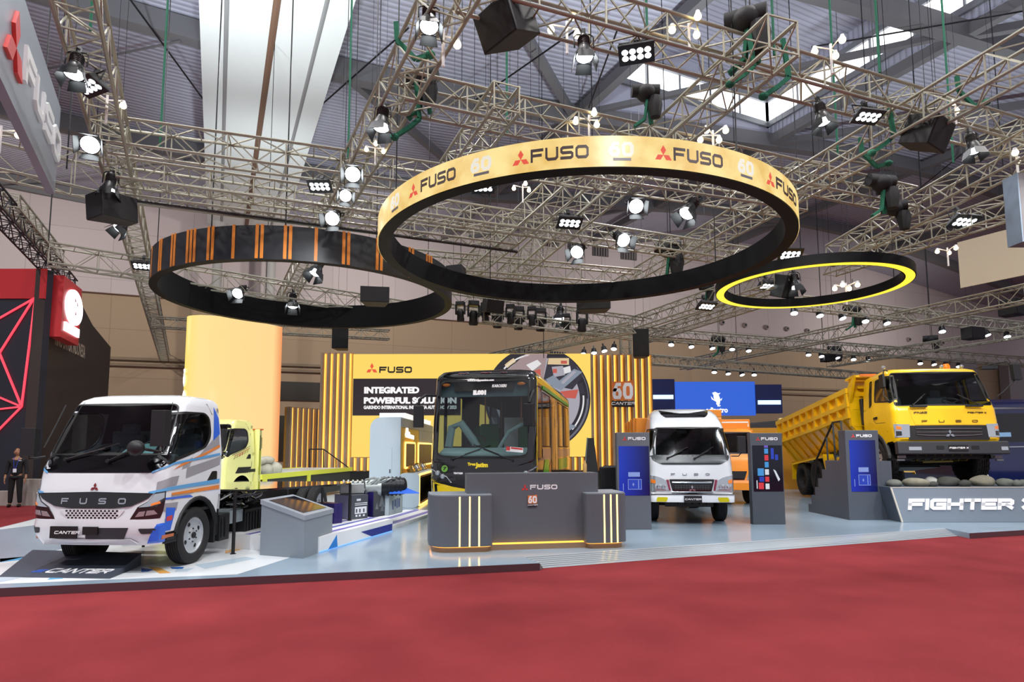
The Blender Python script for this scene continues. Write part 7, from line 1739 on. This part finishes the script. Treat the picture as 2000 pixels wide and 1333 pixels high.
mb = MB(); mb.bb((-.36, -.056, .68), (-.2, -.05, .76)); mb.bb((.38, -.056, .68), (.54, -.05, .76)); mb.build('tow_holes', m_black, bm_, smooth=0)
mb = MB(); mb.box((.1, -.06, .71), (.4, .02, .13)); pl = mb.build('name_plate', m_plate, bm_, smooth=0)
q, wd = strokes('FIGHTER X', .04, 1.2, .24, .14, .2); mb = MB(); put(mb, shift(q, +.1 - wd / 2, .69), lambda x, z, o: (x, -.071 - o, z), 0, .002); mb.build('plate_lettering', m_txtw, pl, smooth=0)
wiper(t, S, -.68, 1.72, -.45, 1.90, .04); wiper(t, S, .72, 1.72, .42, 1.88, .04)
seat_shape(t, -.55, 1.1, 1.5); seat_shape(t, .55, 1.1, 1.5); steering(t, .5, .62, 1.88, .22)
mb = MB(); mb.poly([(-1.05, .18, 1.3), (-1.05, .18, 1.69), (-1.05, .5, 1.75), (-1.05, .7, 1.6), (-1.05, .7, 1.3)], (2.1, 0, 0)); mb.build('dashboard', mat('dash_pale', (196, 220, 220), .6), t, smooth=0, bevel=.04)
mb = MB(); mb.cyl((.62, .9, 2.70), (.62, .9, 2.74), .09, .09, 14); mb.lathe([(.075, 2.74), (.08, 2.83), (.06, 2.88), (0, 2.89)], 14, 1, T=M4.Translation((.62, .9, 0))); mb.build('beacon', [m_blkp, mat('beacon_orange', (250, 130, 20), .2, emit=(250, 120, 20), es=.25)], t)
for x in (-.98, .35, .8):
    mb = MB(); mb.ell((x, .62, 2.75), (.05, .05, .05), 0, 10, 8); mb.cyl((x, .62, 2.68), (x, .62, 2.72), .02, n=8); mb.build('roof_lamp', m_lens, t)
mirror(t, [(1.0, .5, 2.66), (1.3, .2, 2.72), (1.45, .05, 2.72), (1.55, .02, 2.6)], (1.58, .0, 2.45), (.2, .1, .36), R(15))
mb = MB(); mb.tube([(1.56, .0, 2.3), (1.3, .1, 2.0), (1.14, .2, 1.85)], .014, 6); mb.box((1.2, .3, 2.64), (.34, .14, .08)); mb.build('mirror_arm', m_blkp, t, smooth=0)
mirror(t, [(-1.02, .35, 2.6), (-1.13, .3, 2.62), (-1.15, .32, 2.5)], (-1.16, .38, 2.36), (.05, .2, .32)); mb = MB(); mb.tube([(-1.13, .38, 2.3), (-1.2, .3, 2.0), (-1.13, .22, 1.85)], .013, 6); mb.build('mirror_stay', m_blkp, t)
# chassis and rear bogie
mb = MB()
for g in (-1, 1): mb.bb((g * .38, .5, .72), (g * .47, 8.0, .98))
for y in (.8, 2, 3.2, 4.4, 5.6, 6.8, 7.8): mb.bb((-.4, y, .75), (.4, y + .1, .95))
mb.bb((-.85, .35, .5), (.85, .95, .72)); mb.cyl((-.9, 1.15, .5), (.9, 1.15, .5), .09, n=12); mb.bb((-.5, 1.5, .4), (.5, 2.8, 1.1)); mb.build('chassis_frame', m_chassis, t, smooth=0)
mb = MB()
for k in range(7): mb.tube([(-.6 + k * .2, .3, .66), (-.55 + k * .18, .45, .48), (-.5 + k * .16, .8, .5)], .022, 6)
mb.bar((-.5, .32, .42), (.15, .32, .44), .03, .03); mb.build('linkage', mat('linkage_brass', (120, 110, 50), .4, .5), t, smooth=0)
for y in (5.05, 6.35):
    for g in (-1, 1):
        wheel(t, (g * 1.02, y, .40), .52, .28, g, m_tyre, deep=True, lug=True, holes=6, name='rear_wheel'); wheel(t, (g * .68, y, .40), .52, .28, g, m_tyre, deep=True, holes=6, name='inner_wheel')
    mb = MB(); mb.cyl((-.9, y, .4), (.9, y, .4), .1, n=12); mb.build('axle', m_chassis, t)
for g in (-1, 1):
    mb = MB(); mb.bb((g * .9, 4.3, .95), (g * 1.2, 7.05, 1.0)); mb.poly([(g * .9, 4.30, .95), (g * .9, 4.30, 1.0), (g * .9, 4.1, .45), (g * .9, 4.05, .45)], (g * .3, 0, 0)); mb.poly([(g * .9, 7.0, 1.0), (g * .9, 7.05, .95), (g * .9, 7.1, .42), (g * .9, 7.05, .42)], (g * .3, 0, 0))
    mb.poly([(g * 1.18, 4.3, 1.0), (g * 1.18, 7.05, 1.0), (g * 1.18, 7.1, .5), (g * 1.18, 7.0, .5), (g * 1.18, 6.98, .9), (g * 1.18, 4.34, .9), (g * 1.18, 4.15, .4), (g * 1.18, 4.02, .4)], (g * .02, 0, 0))
    mb.build('rear_mudguard', m_yel, t, smooth=0)
mb = MB(); mb.bb((-1.2, 2.1, .6), (-1.1, 4.0, .66)); mb.bb((-1.2, 2.1, .75), (-1.1, 4.0, .81))
for k in range(9): mb.bb((-1.2, 2.1 + k * .235, .6), (-1.1, 2.16 + k * .235, .81))
mb.build('side_guard', m_yel, t, smooth=0)
# dump body: trough with ribbed sides
YF, YR_ = 2.05, 8.05; ZF, ZM, ZL = 2.52, 1.78, 1.12
mb = MB()
def cross(y): return [V((-1.2, y, ZF)), V((-1.2, y, ZM)), V((-.72, y, ZL)), V((.72, y, ZL)), V((1.2, y, ZM)), V((1.2, y, ZF)), V((1.13, y, ZF)), V((1.13, y, ZM + .03)), V((.68, y, ZL + .05)), V((-.68, y, ZL + .05)), V((-1.13, y, ZM + .03)), V((-1.13, y, ZF))]
mb.loft([cross(YF), cross(YR_)]); mb.bb((-1.2, YF, ZL), (1.2, YF + .06, ZF + .2)); mb.poly([(-1.2, YR_, ZF), (-1.2, YR_, ZM), (-.72, YR_, ZL), (.72, YR_, ZL), (1.2, YR_, ZM), (1.2, YR_, ZF)], (0, .06, 0))
bd = mb.build('dump_body', m_yel, t, smooth=0)
for g in (-1, 1):
    mb = MB(); x = g * 1.2
    for z0, z1 in ((ZF - .12, ZF + .02), (ZM + .25, ZM + .36), (ZM - .05, ZM + .04)): mb.bb((x, YF, z0), (x + g * .12, YR_, z1))
    for k in range(11):
        y = YF + .08 + k * (YR_ - YF - .2) / 10
        mb.bb((x, y - .06, ZM), (x + g * .11, y + .06, ZF)); mb.poly([(x + g * .05, y - .05, ZM), (x, y - .05, ZM), (g * .74, y - .05, ZL), (g * .74, y - .05, ZL - .06)], (0, .1, 0))
    mb.build('body_ribs', m_yel, bd, smooth=0)
mb = MB(); mb.poly([(-1.26, YF - .04, ZF), (-1.26, YF - .04, ZL + .4), (-1.0, YF - .04, ZL + .1), (-1.0, YF - .04, ZF)], (0, .14, 0)); mb.poly([(1.26, YF - .04, ZF), (1.26, YF - .04, ZL + .4), (1.0, YF - .04, ZL + .1), (1.0, YF - .04, ZF)], (0, .14, 0))
for z in (1.5, 1.95, 2.3): mb.bb((-1.2, YF - .05, z), (1.2, YF, z + .07))
mb.bb((-1.05, YF - .12, ZF - .02), (1.05, YF + .3, ZF + .06)); mb.poly([(-1.26, YF + .06, ZF), (-1.26, YF - .42, ZF + .28), (-1.26, YF - .42, ZF + .22), (-1.26, YF - .04, ZF - .4)], (.06, 0, 0)); mb.poly([(1.26, YF + .06, ZF), (1.26, YF - .42, ZF + .28), (1.26, YF - .42, ZF + .22), (1.26, YF - .04, ZF - .4)], (-.06, 0, 0))
mb.bb((-1.26, YF - .42, ZF + .22), (1.26, YF + .1, ZF + .28)); mb.build('headboard', m_yel, bd, smooth=0)
mb = MB(); mb.bb((-1.1, YF - .44, ZF + .24), (-.7, YF - .42, ZF + .3)); mb.build('marker_lamp', m_amber, bd, smooth=0)
mb = MB(); mb.bb((-1.2, YR_ - .1, ZF), (-1.1, YR_ + .05, ZF + .14)); mb.bb((1.1, YR_ - .1, ZF), (1.2, YR_ + .05, ZF + .14)); mb.build('tail_lugs', mat('lug_cream', (236, 222, 160), .4), bd, smooth=0)
mb = MB(); mb.bb((-.6, 1.72, 1.5), (-1.1, 1.85, 2.2)); mb.build('air_intake', m_blkp, t, smooth=0, bevel=.03)
# ------------------------------------------------------------------ city bus behind the desk
t = thing('city_bus', 'black and yellow city bus with a big windscreen behind the reception desk', 'bus', (-.65, 12.85, .1), R(-10.4))
m_buy = mat('paint_sun', (250, 214, 10), .25, coat=.6); m_bub = mat('paint_jet', (10, 10, 12), .12, coat=1)
pb_ = [(.32, .08, 1.07, .25, 8.0), (.42, .02, 1.11, .26, 8.0), (.95, .0, 1.125, .22, 8.0), (1.36, .05, 1.125, .2, 8.0), (2.2, .16, 1.12, .18, 8.0), (3.06, .30, 1.11, .17, 8.0), (3.16, .35, 1.09, .2, 8.0), (3.26, .48, 1.03, .25, 7.95), (3.31, .72, .90, .3, 7.9)]
SB = Shell(pb_, .05); S = SB
def barch(y, a):
    if a < 1.98: return .34
    for yc in (1.75, 6.0):
        d = abs(y - yc)
        if d < .5: return max(.36, .42 + sqrt(.25 - d * d))
    return .36
side_w = [rounded([(.45, 2.92), (1.15, 2.95), (1.15, 1.35), (.5, 1.35), (.38, 1.7)], .05)] + [rounded([(a, 2.86), (b_, 2.86), (b_, 1.62), (a, 1.62)], .05) for a, b_ in ((1.3, 2.7), (4.5, 5.9), (6.05, 7.5))]
PB = dict(z1=1.3, arch=barch, paint=m_bub, ws=rounded([(-.97, 1.42), (-.5, 1.38), (.5, 1.38), (.97, 1.42), (.96, 3.05), (-.96, 3.05)], (.12, .1, .1, .12, .1, .1)), side=side_w, glass=m_glassb, rw=.05, sglass=m_glass)
b = cab(t, S, PB)
# black front mask, divided round the windscreen
mb = MB(); patch(mb, S, [(-1.98, 1.02), (-1.9, 1.36)] + S.fpoly([(-.95, 1.37), (-.4, 1.345), (.4, 1.345), (.95, 1.37)]) + [(1.9, 1.36), (1.98, 1.02)] + S.fpoly([(.93, .88), (.6, .82), (.2, .76), (-.2, .76), (-.6, .82), (-.93, .88)]), .008); mk = mb.build('front_mask', m_bub, t, smooth=40)
mb = MB(); patch(mb, S, [(-2.12, 1.0), (-1.6, .98), (-1.1, .9)] + S.fpoly([(-.6, .80), (-.2, .74), (.2, .74), (.6, .80)]) + [(1.1, .9), (1.6, .98), (2.12, 1.0), (2.12, .37), (1.1, .36)] + S.fpoly([(.5, .36), (-.5, .36)]) + [(-1.1, .36), (-2.12, .37)], .006, rings=6); mb.build('yellow_skirt', m_buy, t, smooth=40)
for g in (-1, 1):
    mb = MB(); patch(mb, S, [(g * 2.003, 3.12), (g * 2.009, 3.12), (g * 2.009, .95), (g * 2.002, .95)], .008 if g > 0 else -.01, rings=2); patch(mb, S, S.spoly([(.5, 3.0), (7.9, 3.0), (7.9, 3.14), (.5, 3.14)], g), .006, rings=2); mb.build('yellow_edge', m_buy, t, smooth=40)
for a0, a1 in ((-.6, -.35), (-.1, .15), (.35, .5)): mb = MB(); mb.tube([S(S.ux(a0 + (a1 - a0) * i / 4, 3.2), 3.2 + .01 * (i % 2), .012) for i in range(5)], .012, 6); mb.build('roof_trim', m_chrome, b)
# inside of the windscreen: destination board and lamps
mb = MB(); mb.bb((-.68, .38, 2.82), (.62, .42, 3.01)); db = mb.build('destination_board', mat('board_brown', (70, 60, 52), .4), t, smooth=0)
mb = MB(); mb.bb((-.98, .44, 2.70), (.98, .5, 3.1)); mb.build('header_panel', mat('header_slate', (96, 120, 124), .5), t, smooth=0)
fn = lambda x0, z0: (lambda x, z, o: S(S.ux(x0 + x, z0 + z), z0 + z, .004 + o))
def slabel(txt, x0, z0, h, wd, m, bold=.006, shear=0, nm='lettering'):
    vs, fs = font_mesh(txt, h, bold, 1, shear); k = wd / max(v.x for v in vs); f = fn(x0, z0); q = MB(); q.add([f(v.x * k, v.y, .010) for v in vs], fs); return q.build(nm, m, t, smooth=0, fix=False)
m_busw = mat('sticker_white', (244, 244, 244), .4); m_busy = mat('sticker_yellow', (250, 220, 40), .4)
slabel('www.tridjayaunion.com', -.36, 3.02, .042, .58, m_busw, .004, nm='web_lettering'); slabel('II.001', -.22, 2.73, .085, .28, m_busw, .012, nm='number_lettering')
slabel('KAROSERI', .18, 2.88, .06, .32, m_busw, .004, .2, nm='maker_lettering')
slabel('Trans', -.28, 1.24, .055, .17, m_busy, .006, nm='trans_lettering'); slabel('Jatim', -.1, 1.21, .085, .25, m_busy, .008, nm='jatim_lettering')
slabel('TENTREM', -.58, 1.06, .035, .2, m_busw, .003, nm='body_lettering')
for x in (-.85, .80):
    mb = MB(); mb.ell(S(S.ux(x, 2.96), 2.96, -.03), (.09, .03, .04), 0, 12, 8); mb.build('marker_lamp', m_amber, t)
mb = MB(); patch(mb, S, S.fpoly(rounded([(.52, 1.63), (.87, 1.60), (.87, 1.50), (.52, 1.53)], .01)), .006); st = mb.build('window_sticker', m_busw, t, smooth=0)
mb = MB(); patch(mb, S, S.fpoly([(.52, 1.63), (.60, 1.625), (.60, 1.545), (.52, 1.55)]), .009); patch(mb, S, S.fpoly([(.62, 1.615), (.86, 1.59), (.86, 1.555), (.62, 1.58)]), .009); mb.build('sticker_red', mat('sticker_red', (206, 60, 60), .4), st, smooth=0)
mb = MB(); q = fn(-.78, 1.17); mb.add([q(.07 * cos(2 * pi * i / 20), .07 * sin(2 * pi * i / 20), .010) for i in range(20)], [tuple(range(20))]); put(mb, [[(-.03, -.03), (-.005, -.03), (.035, .03), (.01, .03)], [(-.03, .025), (.035, .025), (.035, .038), (-.03, .038)]], lambda x, z, o: q(x, z, o + .012), 1, .003); mb.build('green_badge', [mat('badge_green', (110, 170, 60), .4), m_black], t, smooth=0)
for g in (-1, 1):
    mb = MB(); mb.tube([S(u, z, .02) for u, z in [(g * 1.95, 1.22), (g * 1.5, 1.17), (g * 1.1, 1.10), (S.ux(g * .72, 1.0), 1.0), (S.ux(g * .62, .88), .88)]], .014, 6); mb.build('chrome_swoosh', m_chrome, mk)
    for x, z in ((.93, 1.08), (.82, 1.01)):
        mb = MB(); mb.lathe([(0, .03), (.035, .025), (.05, .01), (.055, 0)], 14, T=M4.Translation(S(S.ux(g * x, z), z, .008)) @ M4.Rotation(pi / 2, 4, 'X')); mb.build('headlamp', m_lens, mk)
mb = MB(); patch(mb, S, S.fpoly(rounded([(-.55, 1.03), (-.25, 1.0), (-.2, .80), (-.5, .84)], .04)), .014); mb.build('lower_grille', m_blkp, mk, smooth=40); mb = MB(); patch(mb, S, S.fpoly(rounded([(.55, 1.03), (.25, 1.0), (.2, .80), (.5, .84)], .04)), .014); mb.build('lower_grille', m_blkp, mk, smooth=40)
wiper(t, S, -.62, 1.36, -.02, 1.56); wiper(t, S, .66, 1.34, .05, 1.57)
# interior
m_grs = mat('seat_green', (22, 110, 52), .7); m_palei = mat('bus_interior', (150, 176, 178), .5)
mb = MB(); mb.poly([(-1.0, .3, .9), (-1.0, .28, 1.5), (-1.0, .7, 1.62), (-1.0, .95, 1.3), (-1.0, .95, .9)], (2.0, 0, 0)); mb.build('dashboard', m_palei, t, smooth=0, bevel=.05)
mb = MB(); mb.tube([(-.9, .75, 1.62), (-.85, .8, 2.05), (-.65, .85, 2.15), (-.4, .9, 1.8), (-.3, .95, 1.6)], .09, 8); mb.build('driver_console', m_palei, t)
mb = MB(); mb.tube([(.2, .8, 1.55), (.42, .9, 1.95), (.7, 1.0, 2.12), (1.0, 1.05, 2.14)], .045, 8); mb.build('grab_rail', m_palei, t)
for x, y in ((-.25, 1.75), (.75, 1.3), (-.7, 3), (.7, 3.6), (-.7, 4.2)):
    mb = MB(); mb.box((x, y, 1.45), (.46, .46, .14)); mb.box((x, y + .24, 1.82), (.46, .12, .7)); mb.build('seat', m_grs, t, smooth=0, bevel=.05)
steering(t, -.35, 1.0, 1.75, .22)
for x, y in ((-.45, 2.4), (.45, 2.4), (-.45, 4.4), (.45, 4.4)):
    mb = MB(); mb.cyl((x, y, .9), (x, y, 3.0), .018, n=8); mb.build('grab_pole', mat('pole_orange', (214, 130, 60), .3), t)
mb = MB(); mb.bb((-1.0, 7.6, 1.5), (1.0, 7.7, 2.6)); mb.build('rear_partition', mat('partition_white', (190, 196, 198), .5), t, smooth=0)
# side dress
polys = []
for g in (1, -1):
    decal(b, S, [(S.spoly([(.30, 1.34), (.36, 3.0), (.30, 3.05)], g), 0), (S.spoly([(.42, 1.33), (2.75, 1.33), (2.75, 1.58), (1.25, 1.58), (1.22, 1.33)], g), 1), (S.spoly([(4.42, 1.34), (7.9, 1.34), (7.9, 1.56), (4.42, 1.56)], g), 1), (S.spoly([(.7, .6), (1.2, 1.0), (1.6, 1.33), (2.3, 1.33), (2.3, .9), (1.5, .6)], g), 2), (S.spoly([(2.0, .65), (2.4, 1.15), (2.7, 1.25), (2.7, .65)], g), 3), (S.spoly([(2.2, .72), (2.45, 1.0), (2.6, 1.0), (2.6, .72)], g), 2), (S.spoly([(4.5, 1.0), (7.0, 1.0), (7.0, 1.3), (4.5, 1.3)], g), 2)], 'side_graphics', [m_bub, mat('band_tan', (176, 140, 128), .3, coat=.5), mat('leaf_green', (70, 200, 40), .3, coat=.5), mat('leaf_orange', (240, 150, 50), .3, coat=.5)])
    mb = MB(); patch(mb, S, S.spoly(rounded([(2.85, 2.8), (4.35, 2.8), (4.35, .55), (2.85, .55)], .03), g), .012); dr = mb.build('door', mat('door_bronze', (120, 84, 44), .12, .2, coat=.8), t, smooth=0)
    mb = MB()
    for y0, y1 in ((2.92, 3.55), (3.65, 4.28)): patch(mb, S, S.spoly(rounded([(y0, 2.72), (y1, 2.72), (y1, .65), (y0, .65)], .04), g), .018)
    mb.build('door_pane', mat('pane_umber', (52, 40, 26), .06, coat=1), dr, smooth=0)
    for yc in (1.75, 6.0): wheel(t, (g * .93, yc, .42), .42, .26, g, deep=yc > 3)
mb = MB(); mb.bb((1.12, 1.35, 2.92), (1.145, 7.6, 3.0)); mb.bb((-1.145, 1.35, 2.92), (-1.12, 7.6, 3.0)); mb.build('gutter', mat('gutter_green', (120, 190, 60), .4), b, smooth=0)
mirror(t, [(-1.05, .25, 2.72), (-1.2, .02, 2.72), (-1.32, -.05, 2.62), (-1.33, -.05, 2.5)], (-1.33, -.05, 2.26), (.21, .14, .46), R(10), .035)
mirror(t, [(1.07, .25, 2.80), (1.1, .0, 2.74), (1.08, -.18, 2.6), (1.05, -.22, 2.5)], (1.05, -.22, 2.26), (.21, .14, .46), R(-10), .035)

# navy bus at the right edge behind the dump truck
p = at_y(1946, 900, 18.5)
t = thing('navy_bus', 'dark navy bus cut by the right edge, behind the dump truck', 'bus', (p.x - .4, 18.6, .1), R(-4))
m_nv = mat('paint_navy', (20, 26, 74), .18, coat=.9)
SN = Shell([(.3, .08, 2.9, .3, 6), (.4, .02, 2.95, .3, 6), (1.0, 0, 3.0, .3, 6), (1.5, .04, 3.0, .3, 6), (2.7, .12, 3.0, .3, 6), (2.95, .22, 2.95, .3, 6), (3.05, .5, 2.8, .4, 6)], .02)
mb = MB(); us = [-3 + i * .125 for i in range(49)]
shell_grid(mb, SN, us, [.3, .4, .7, 1.0, 1.5, 2.1, 2.7, 2.95, 3.05], []); top = [SN(u, 3.05) for u in us]; mb.add(top, [tuple(range(len(top)))]); mb.xf(M4.Translation((3.0, 0, 0))); mb.build('bus_body', m_nv, t, smooth=40)
SN2 = lambda u, z, off=0: SN(u, z, off) + V((3, 0, 0))
mb = MB(); patch(mb, SN2, [(-1.9, 2.6), (.9, 2.6), (.9, 1.75), (-1.9, 1.75)], .01); mb.build('dark_window', m_gblk, t, smooth=40)
mb = MB(); patch(mb, SN2, [(-2.0, 2.78), (.9, 2.78), (.9, 2.72), (-2.0, 2.72)], .015); patch(mb, SN2, [(-1.6, 1.58), (.6, 1.66), (.6, 1.63), (-1.6, 1.55)], .015); mb.build('silver_trim', m_chrome, t, smooth=0)
mb = MB(); mb.tube([SN2(-1.35 + .12 * cos(2 * pi * i / 20), .72 + .07 * sin(2 * pi * i / 20), .012) for i in range(20)], .02, 6, closed=True); mb.build('oval_badge', m_white, t)
mb = MB(); patch(mb, SN2, [(-1.75, 1.98), (-1.4, 2.0), (-1.4, 1.86), (-1.75, 1.84)], .014); mb.build('window_poster', mat('poster_ice', (150, 196, 236), .4), t, smooth=0); mb = MB(); patch(mb, SN2, [(-.95, 2.02), (-.75, 2.03), (-.75, 1.9), (-.95, 1.89)], .014); mb.build('window_poster', mat('poster_ice', (150, 196, 236), .4), t, smooth=0)
# dark parked coach behind the orange truck
t = thing('dark_coach', 'dark coach roof seen beyond the ochre box under the blue screen', 'coach', (at_y(1430, 850, 30).x, 30, .1), R(-10))
mb = MB(); mb.poly([(0, 0, 0), (5.2, 0, 0), (5.2, 0, 2.5), (4.6, 0, 2.95), (3.6, 0, 3.0), (.6, 0, 2.75), (0, 0, 2.55)], (0, 7, 0)); mb.build('coach_body', mat('coach_slate', (58, 60, 62), .3, coat=.6), t, smooth=0, bevel=.05)
mb = MB(); mb.bar((0, -.04, 2.45), (2.2, -.04, 2.2), .1, .1); mb.bar((2.2, -.04, 2.2), (5.2, -.04, 2.2), .1, .1); mb.build('coach_trim', mat('coach_beige', (170, 164, 150), .4), t, smooth=0)
# ------------------------------------------------------------------ person standing on the carpet at the left, looking up
pp = at_z(27, 991, 0)
t = thing('person', 'person in dark clothes with a blue lanyard and white badge, looking up', 'person', (pp.x, pp.y, 0), R(22))
m_skin = mat('skin_tan', (168, 122, 92), .6); m_hair = mat('hair_black', (22, 18, 17), .7); m_cloth = mat('cloth_black', (22, 23, 27), .85); m_trou = mat('trousers_black', (18, 18, 21), .85); m_shoe = mat('shoe_black', (16, 15, 15), .4)
def skinned(name, verts, edges, radii, m, parent, root=0, sub=2):
    me = bpy.data.meshes.new(name); me.from_pydata(verts, edges, []); me.materials.append(m)
    o = bpy.data.objects.new(name, me); COL.objects.link(o)
    md = o.modifiers.new('skin', 'SKIN'); md.use_smooth_shade = True; sv = me.skin_vertices[0].data
    for i, r in enumerate(radii): sv[i].radius = r if hasattr(r, '__len__') else (r, r)
    sv[root].use_root = True
    ms = o.modifiers.new('sub', 'SUBSURF'); ms.levels = ms.render_levels = sub; o.parent = parent; return o
def H(o, x=0): return o
# body (skin coloured): head, neck, torso core, arms, hands, legs as one surface
v = [(0, 0, .95), (0, .01, 1.10), (0, .01, 1.25), (0, .02, 1.38), (0, .01, 1.46), (0, .0, 1.53),
     (.17, .02, 1.37), (.23, .03, 1.12), (.25, -.03, .90), (.25, -.06, .82),
     (-.17, .02, 1.37), (-.23, .03, 1.12), (-.25, -.03, .90), (-.25, -.06, .82),
     (.09, 0, .88), (.11, -.01, .50), (.13, .02, .10), (.13, -.02, .05), (-.09, 0, .88), (-.10, .0, .50), (-.11, .03, .10), (-.11, -.01, .05)]
e = [(0, 1), (1, 2), (2, 3), (3, 4), (4, 5), (3, 6), (6, 7), (7, 8), (8, 9), (3, 10), (10, 11), (11, 12), (12, 13), (0, 14), (14, 15), (15, 16), (16, 17), (0, 18), (18, 19), (19, 20), (20, 21)]
r = [(.13, .09), (.12, .085), (.13, .095), (.11, .085), .048, .045, .05, .04, .028, .032, .05, .04, .028, .032, .075, .052, .036, .034, .075, .052, .036, .034]
body = skinned('body', v, e, r, m_skin, t)
TH = M4.Translation((0, -.01, 1.60)) @ M4.Rotation(R(-24), 4, 'X')
mb = MB(); mb.ell((0, 0, .02), (.078, .095, .115), 0, 20, 14, T=TH)
for i, p_ in enumerate(mb.v):
    q = TH.inverted() @ V(p_); f_ = max(0, -q.y / .095); q.x *= 1 - .14 * max(0, -q.z / .1); q.y -= .012 * f_ * max(0, .5 - abs(q.z + .07) * 9); mb.v[i] = tuple(TH @ q)
hd = mb.build('head', m_skin, t, smooth=80)
mb = MB(); mb.poly([TH @ V(p) for p in ((-.014, -.088, -.022), (.014, -.088, -.022), (.006, -.088, .03), (-.006, -.088, .03))], TH.to_3x3() @ V((0, -.024, -.006))); mb.build('nose', m_skin, hd, smooth=0, bevel=.006)
for g in (-1, 1):
    mb = MB(); mb.ell((g * .03, -.086, .028), (.012, .007, .007), 0, 10, 6, T=TH); mb.build('eye', m_hair, hd); mb = MB(); mb.ell((g * .08, .005, .0), (.012, .022, .034), 0, 10, 8, T=TH); mb.build('ear', m_skin, hd)
    mb = MB(); mb.bar(TH @ V((g * .016, -.094, .048)), TH @ V((g * .046, -.088, .05)), .006, .008); mb.build('eyebrow', m_hair, hd, smooth=0)
mb = MB(); mb.ell((0, -.09, -.052), (.024, .008, .006), 0, 12, 6, T=TH); mb.build('mouth', mat('lips', (130, 76, 66), .6), hd)
mb = MB(); mb.ell((0, .016, .045), (.088, .098, .108), 0, 20, 14, T=TH)
mb2 = MB(); keep = []
for f_ in mb.f:
    c = sum((TH.inverted() @ V(mb.v[i]) for i in f_), V()) / len(f_)
    if not (c.y < -.035 and c.z < .085) and c.z > -.07: keep.append(f_)
mb.f = keep; mb.m = [0] * len(keep); mb.build('hair', m_hair, t, smooth=80, fix=False)
for g in (-1, 1):      # hands: palm, four fingers, thumb
    hx, hy, hz = g * .25, -.065, .80
    vv = [(hx, hy + .01, hz + .03), (hx, hy, hz - .03)]; ee = [(0, 1)]; rr = [(.018, .03), (.016, .036)]
    for k, (dy, L) in enumerate(((-.03, .065), (-.011, .075), (.009, .07), (.027, .055))):
        n = len(vv); vv += [(hx, hy + dy, hz - .05), (hx - g * .008, hy + dy - .004, hz - .05 - L * .5), (hx - g * .022, hy + dy - .006, hz - .05 - L)]; ee += [(1, n), (n, n + 1), (n + 1, n + 2)]; rr += [.0095, .0085, .007]
    n = len(vv); vv += [(hx - g * .01, hy - .045, hz - .015), (hx - g * .02, hy - .062, hz - .05)]; ee += [(0, n), (n, n + 1)]; rr += [.011, .009]
    skinned('hand', vv, ee, rr, m_skin, body, 0, 1)
sv = [(0, .0, .86), (0, .01, 1.10), (0, .01, 1.25), (0, .02, 1.37), (0, .01, 1.44), (.18, .02, 1.365), (.235, .03, 1.12), (.25, -.02, .93), (-.18, .02, 1.365), (-.235, .03, 1.12), (-.25, -.02, .93)]
skinned('jacket', sv, [(0, 1), (1, 2), (2, 3), (3, 4), (3, 5), (5, 6), (6, 7), (3, 8), (8, 9), (9, 10)], [(.165, .12), (.15, .115), (.16, .12), (.135, .105), .062, .07, .056, .046, .07, .056, .046], m_cloth, t)
skinned('trousers', [(0, 0, .95), (.09, 0, .86), (.11, -.01, .48), (.13, .02, .09), (-.09, 0, .86), (-.10, 0, .48), (-.11, .03, .09)], [(0, 1), (1, 2), (2, 3), (0, 4), (4, 5), (5, 6)], [(.14, .11), (.098, .1), .075, .058, (.098, .1), .075, .058], m_trou, t)
for x, y in ((.13, .0), (-.11, .01)):
    mb = MB(); mb.ell((x, y - .05, .045), (.048, .135, .05), 0, 14, 10); mb.v = [(a, b_, max(.002, c)) for a, b_, c in mb.v]; mb.build('shoe', m_shoe, t)
mb = MB(); mb.bar((.07, -.07, 1.45), (.015, -.145, 1.13), .025, .006, up=(1, 0, 0)); mb.bar((-.07, -.07, 1.45), (-.015, -.145, 1.13), .025, .006, up=(1, 0, 0)); mb.build('lanyard', mat('lanyard_blue', (60, 70, 206), .6), t, smooth=0)
mb = MB(); mb.box((0, -.15, 1.07), (.085, .008, .11)); mb.build('badge', mat('badge_white', (226, 232, 240), .5), t, smooth=0)
mb = MB(); mb.box((.1, -.105, 1.36), (.07, .008, .02)); mb.build('name_tag', mat('tag_white', (220, 224, 224), .5), t, smooth=0)
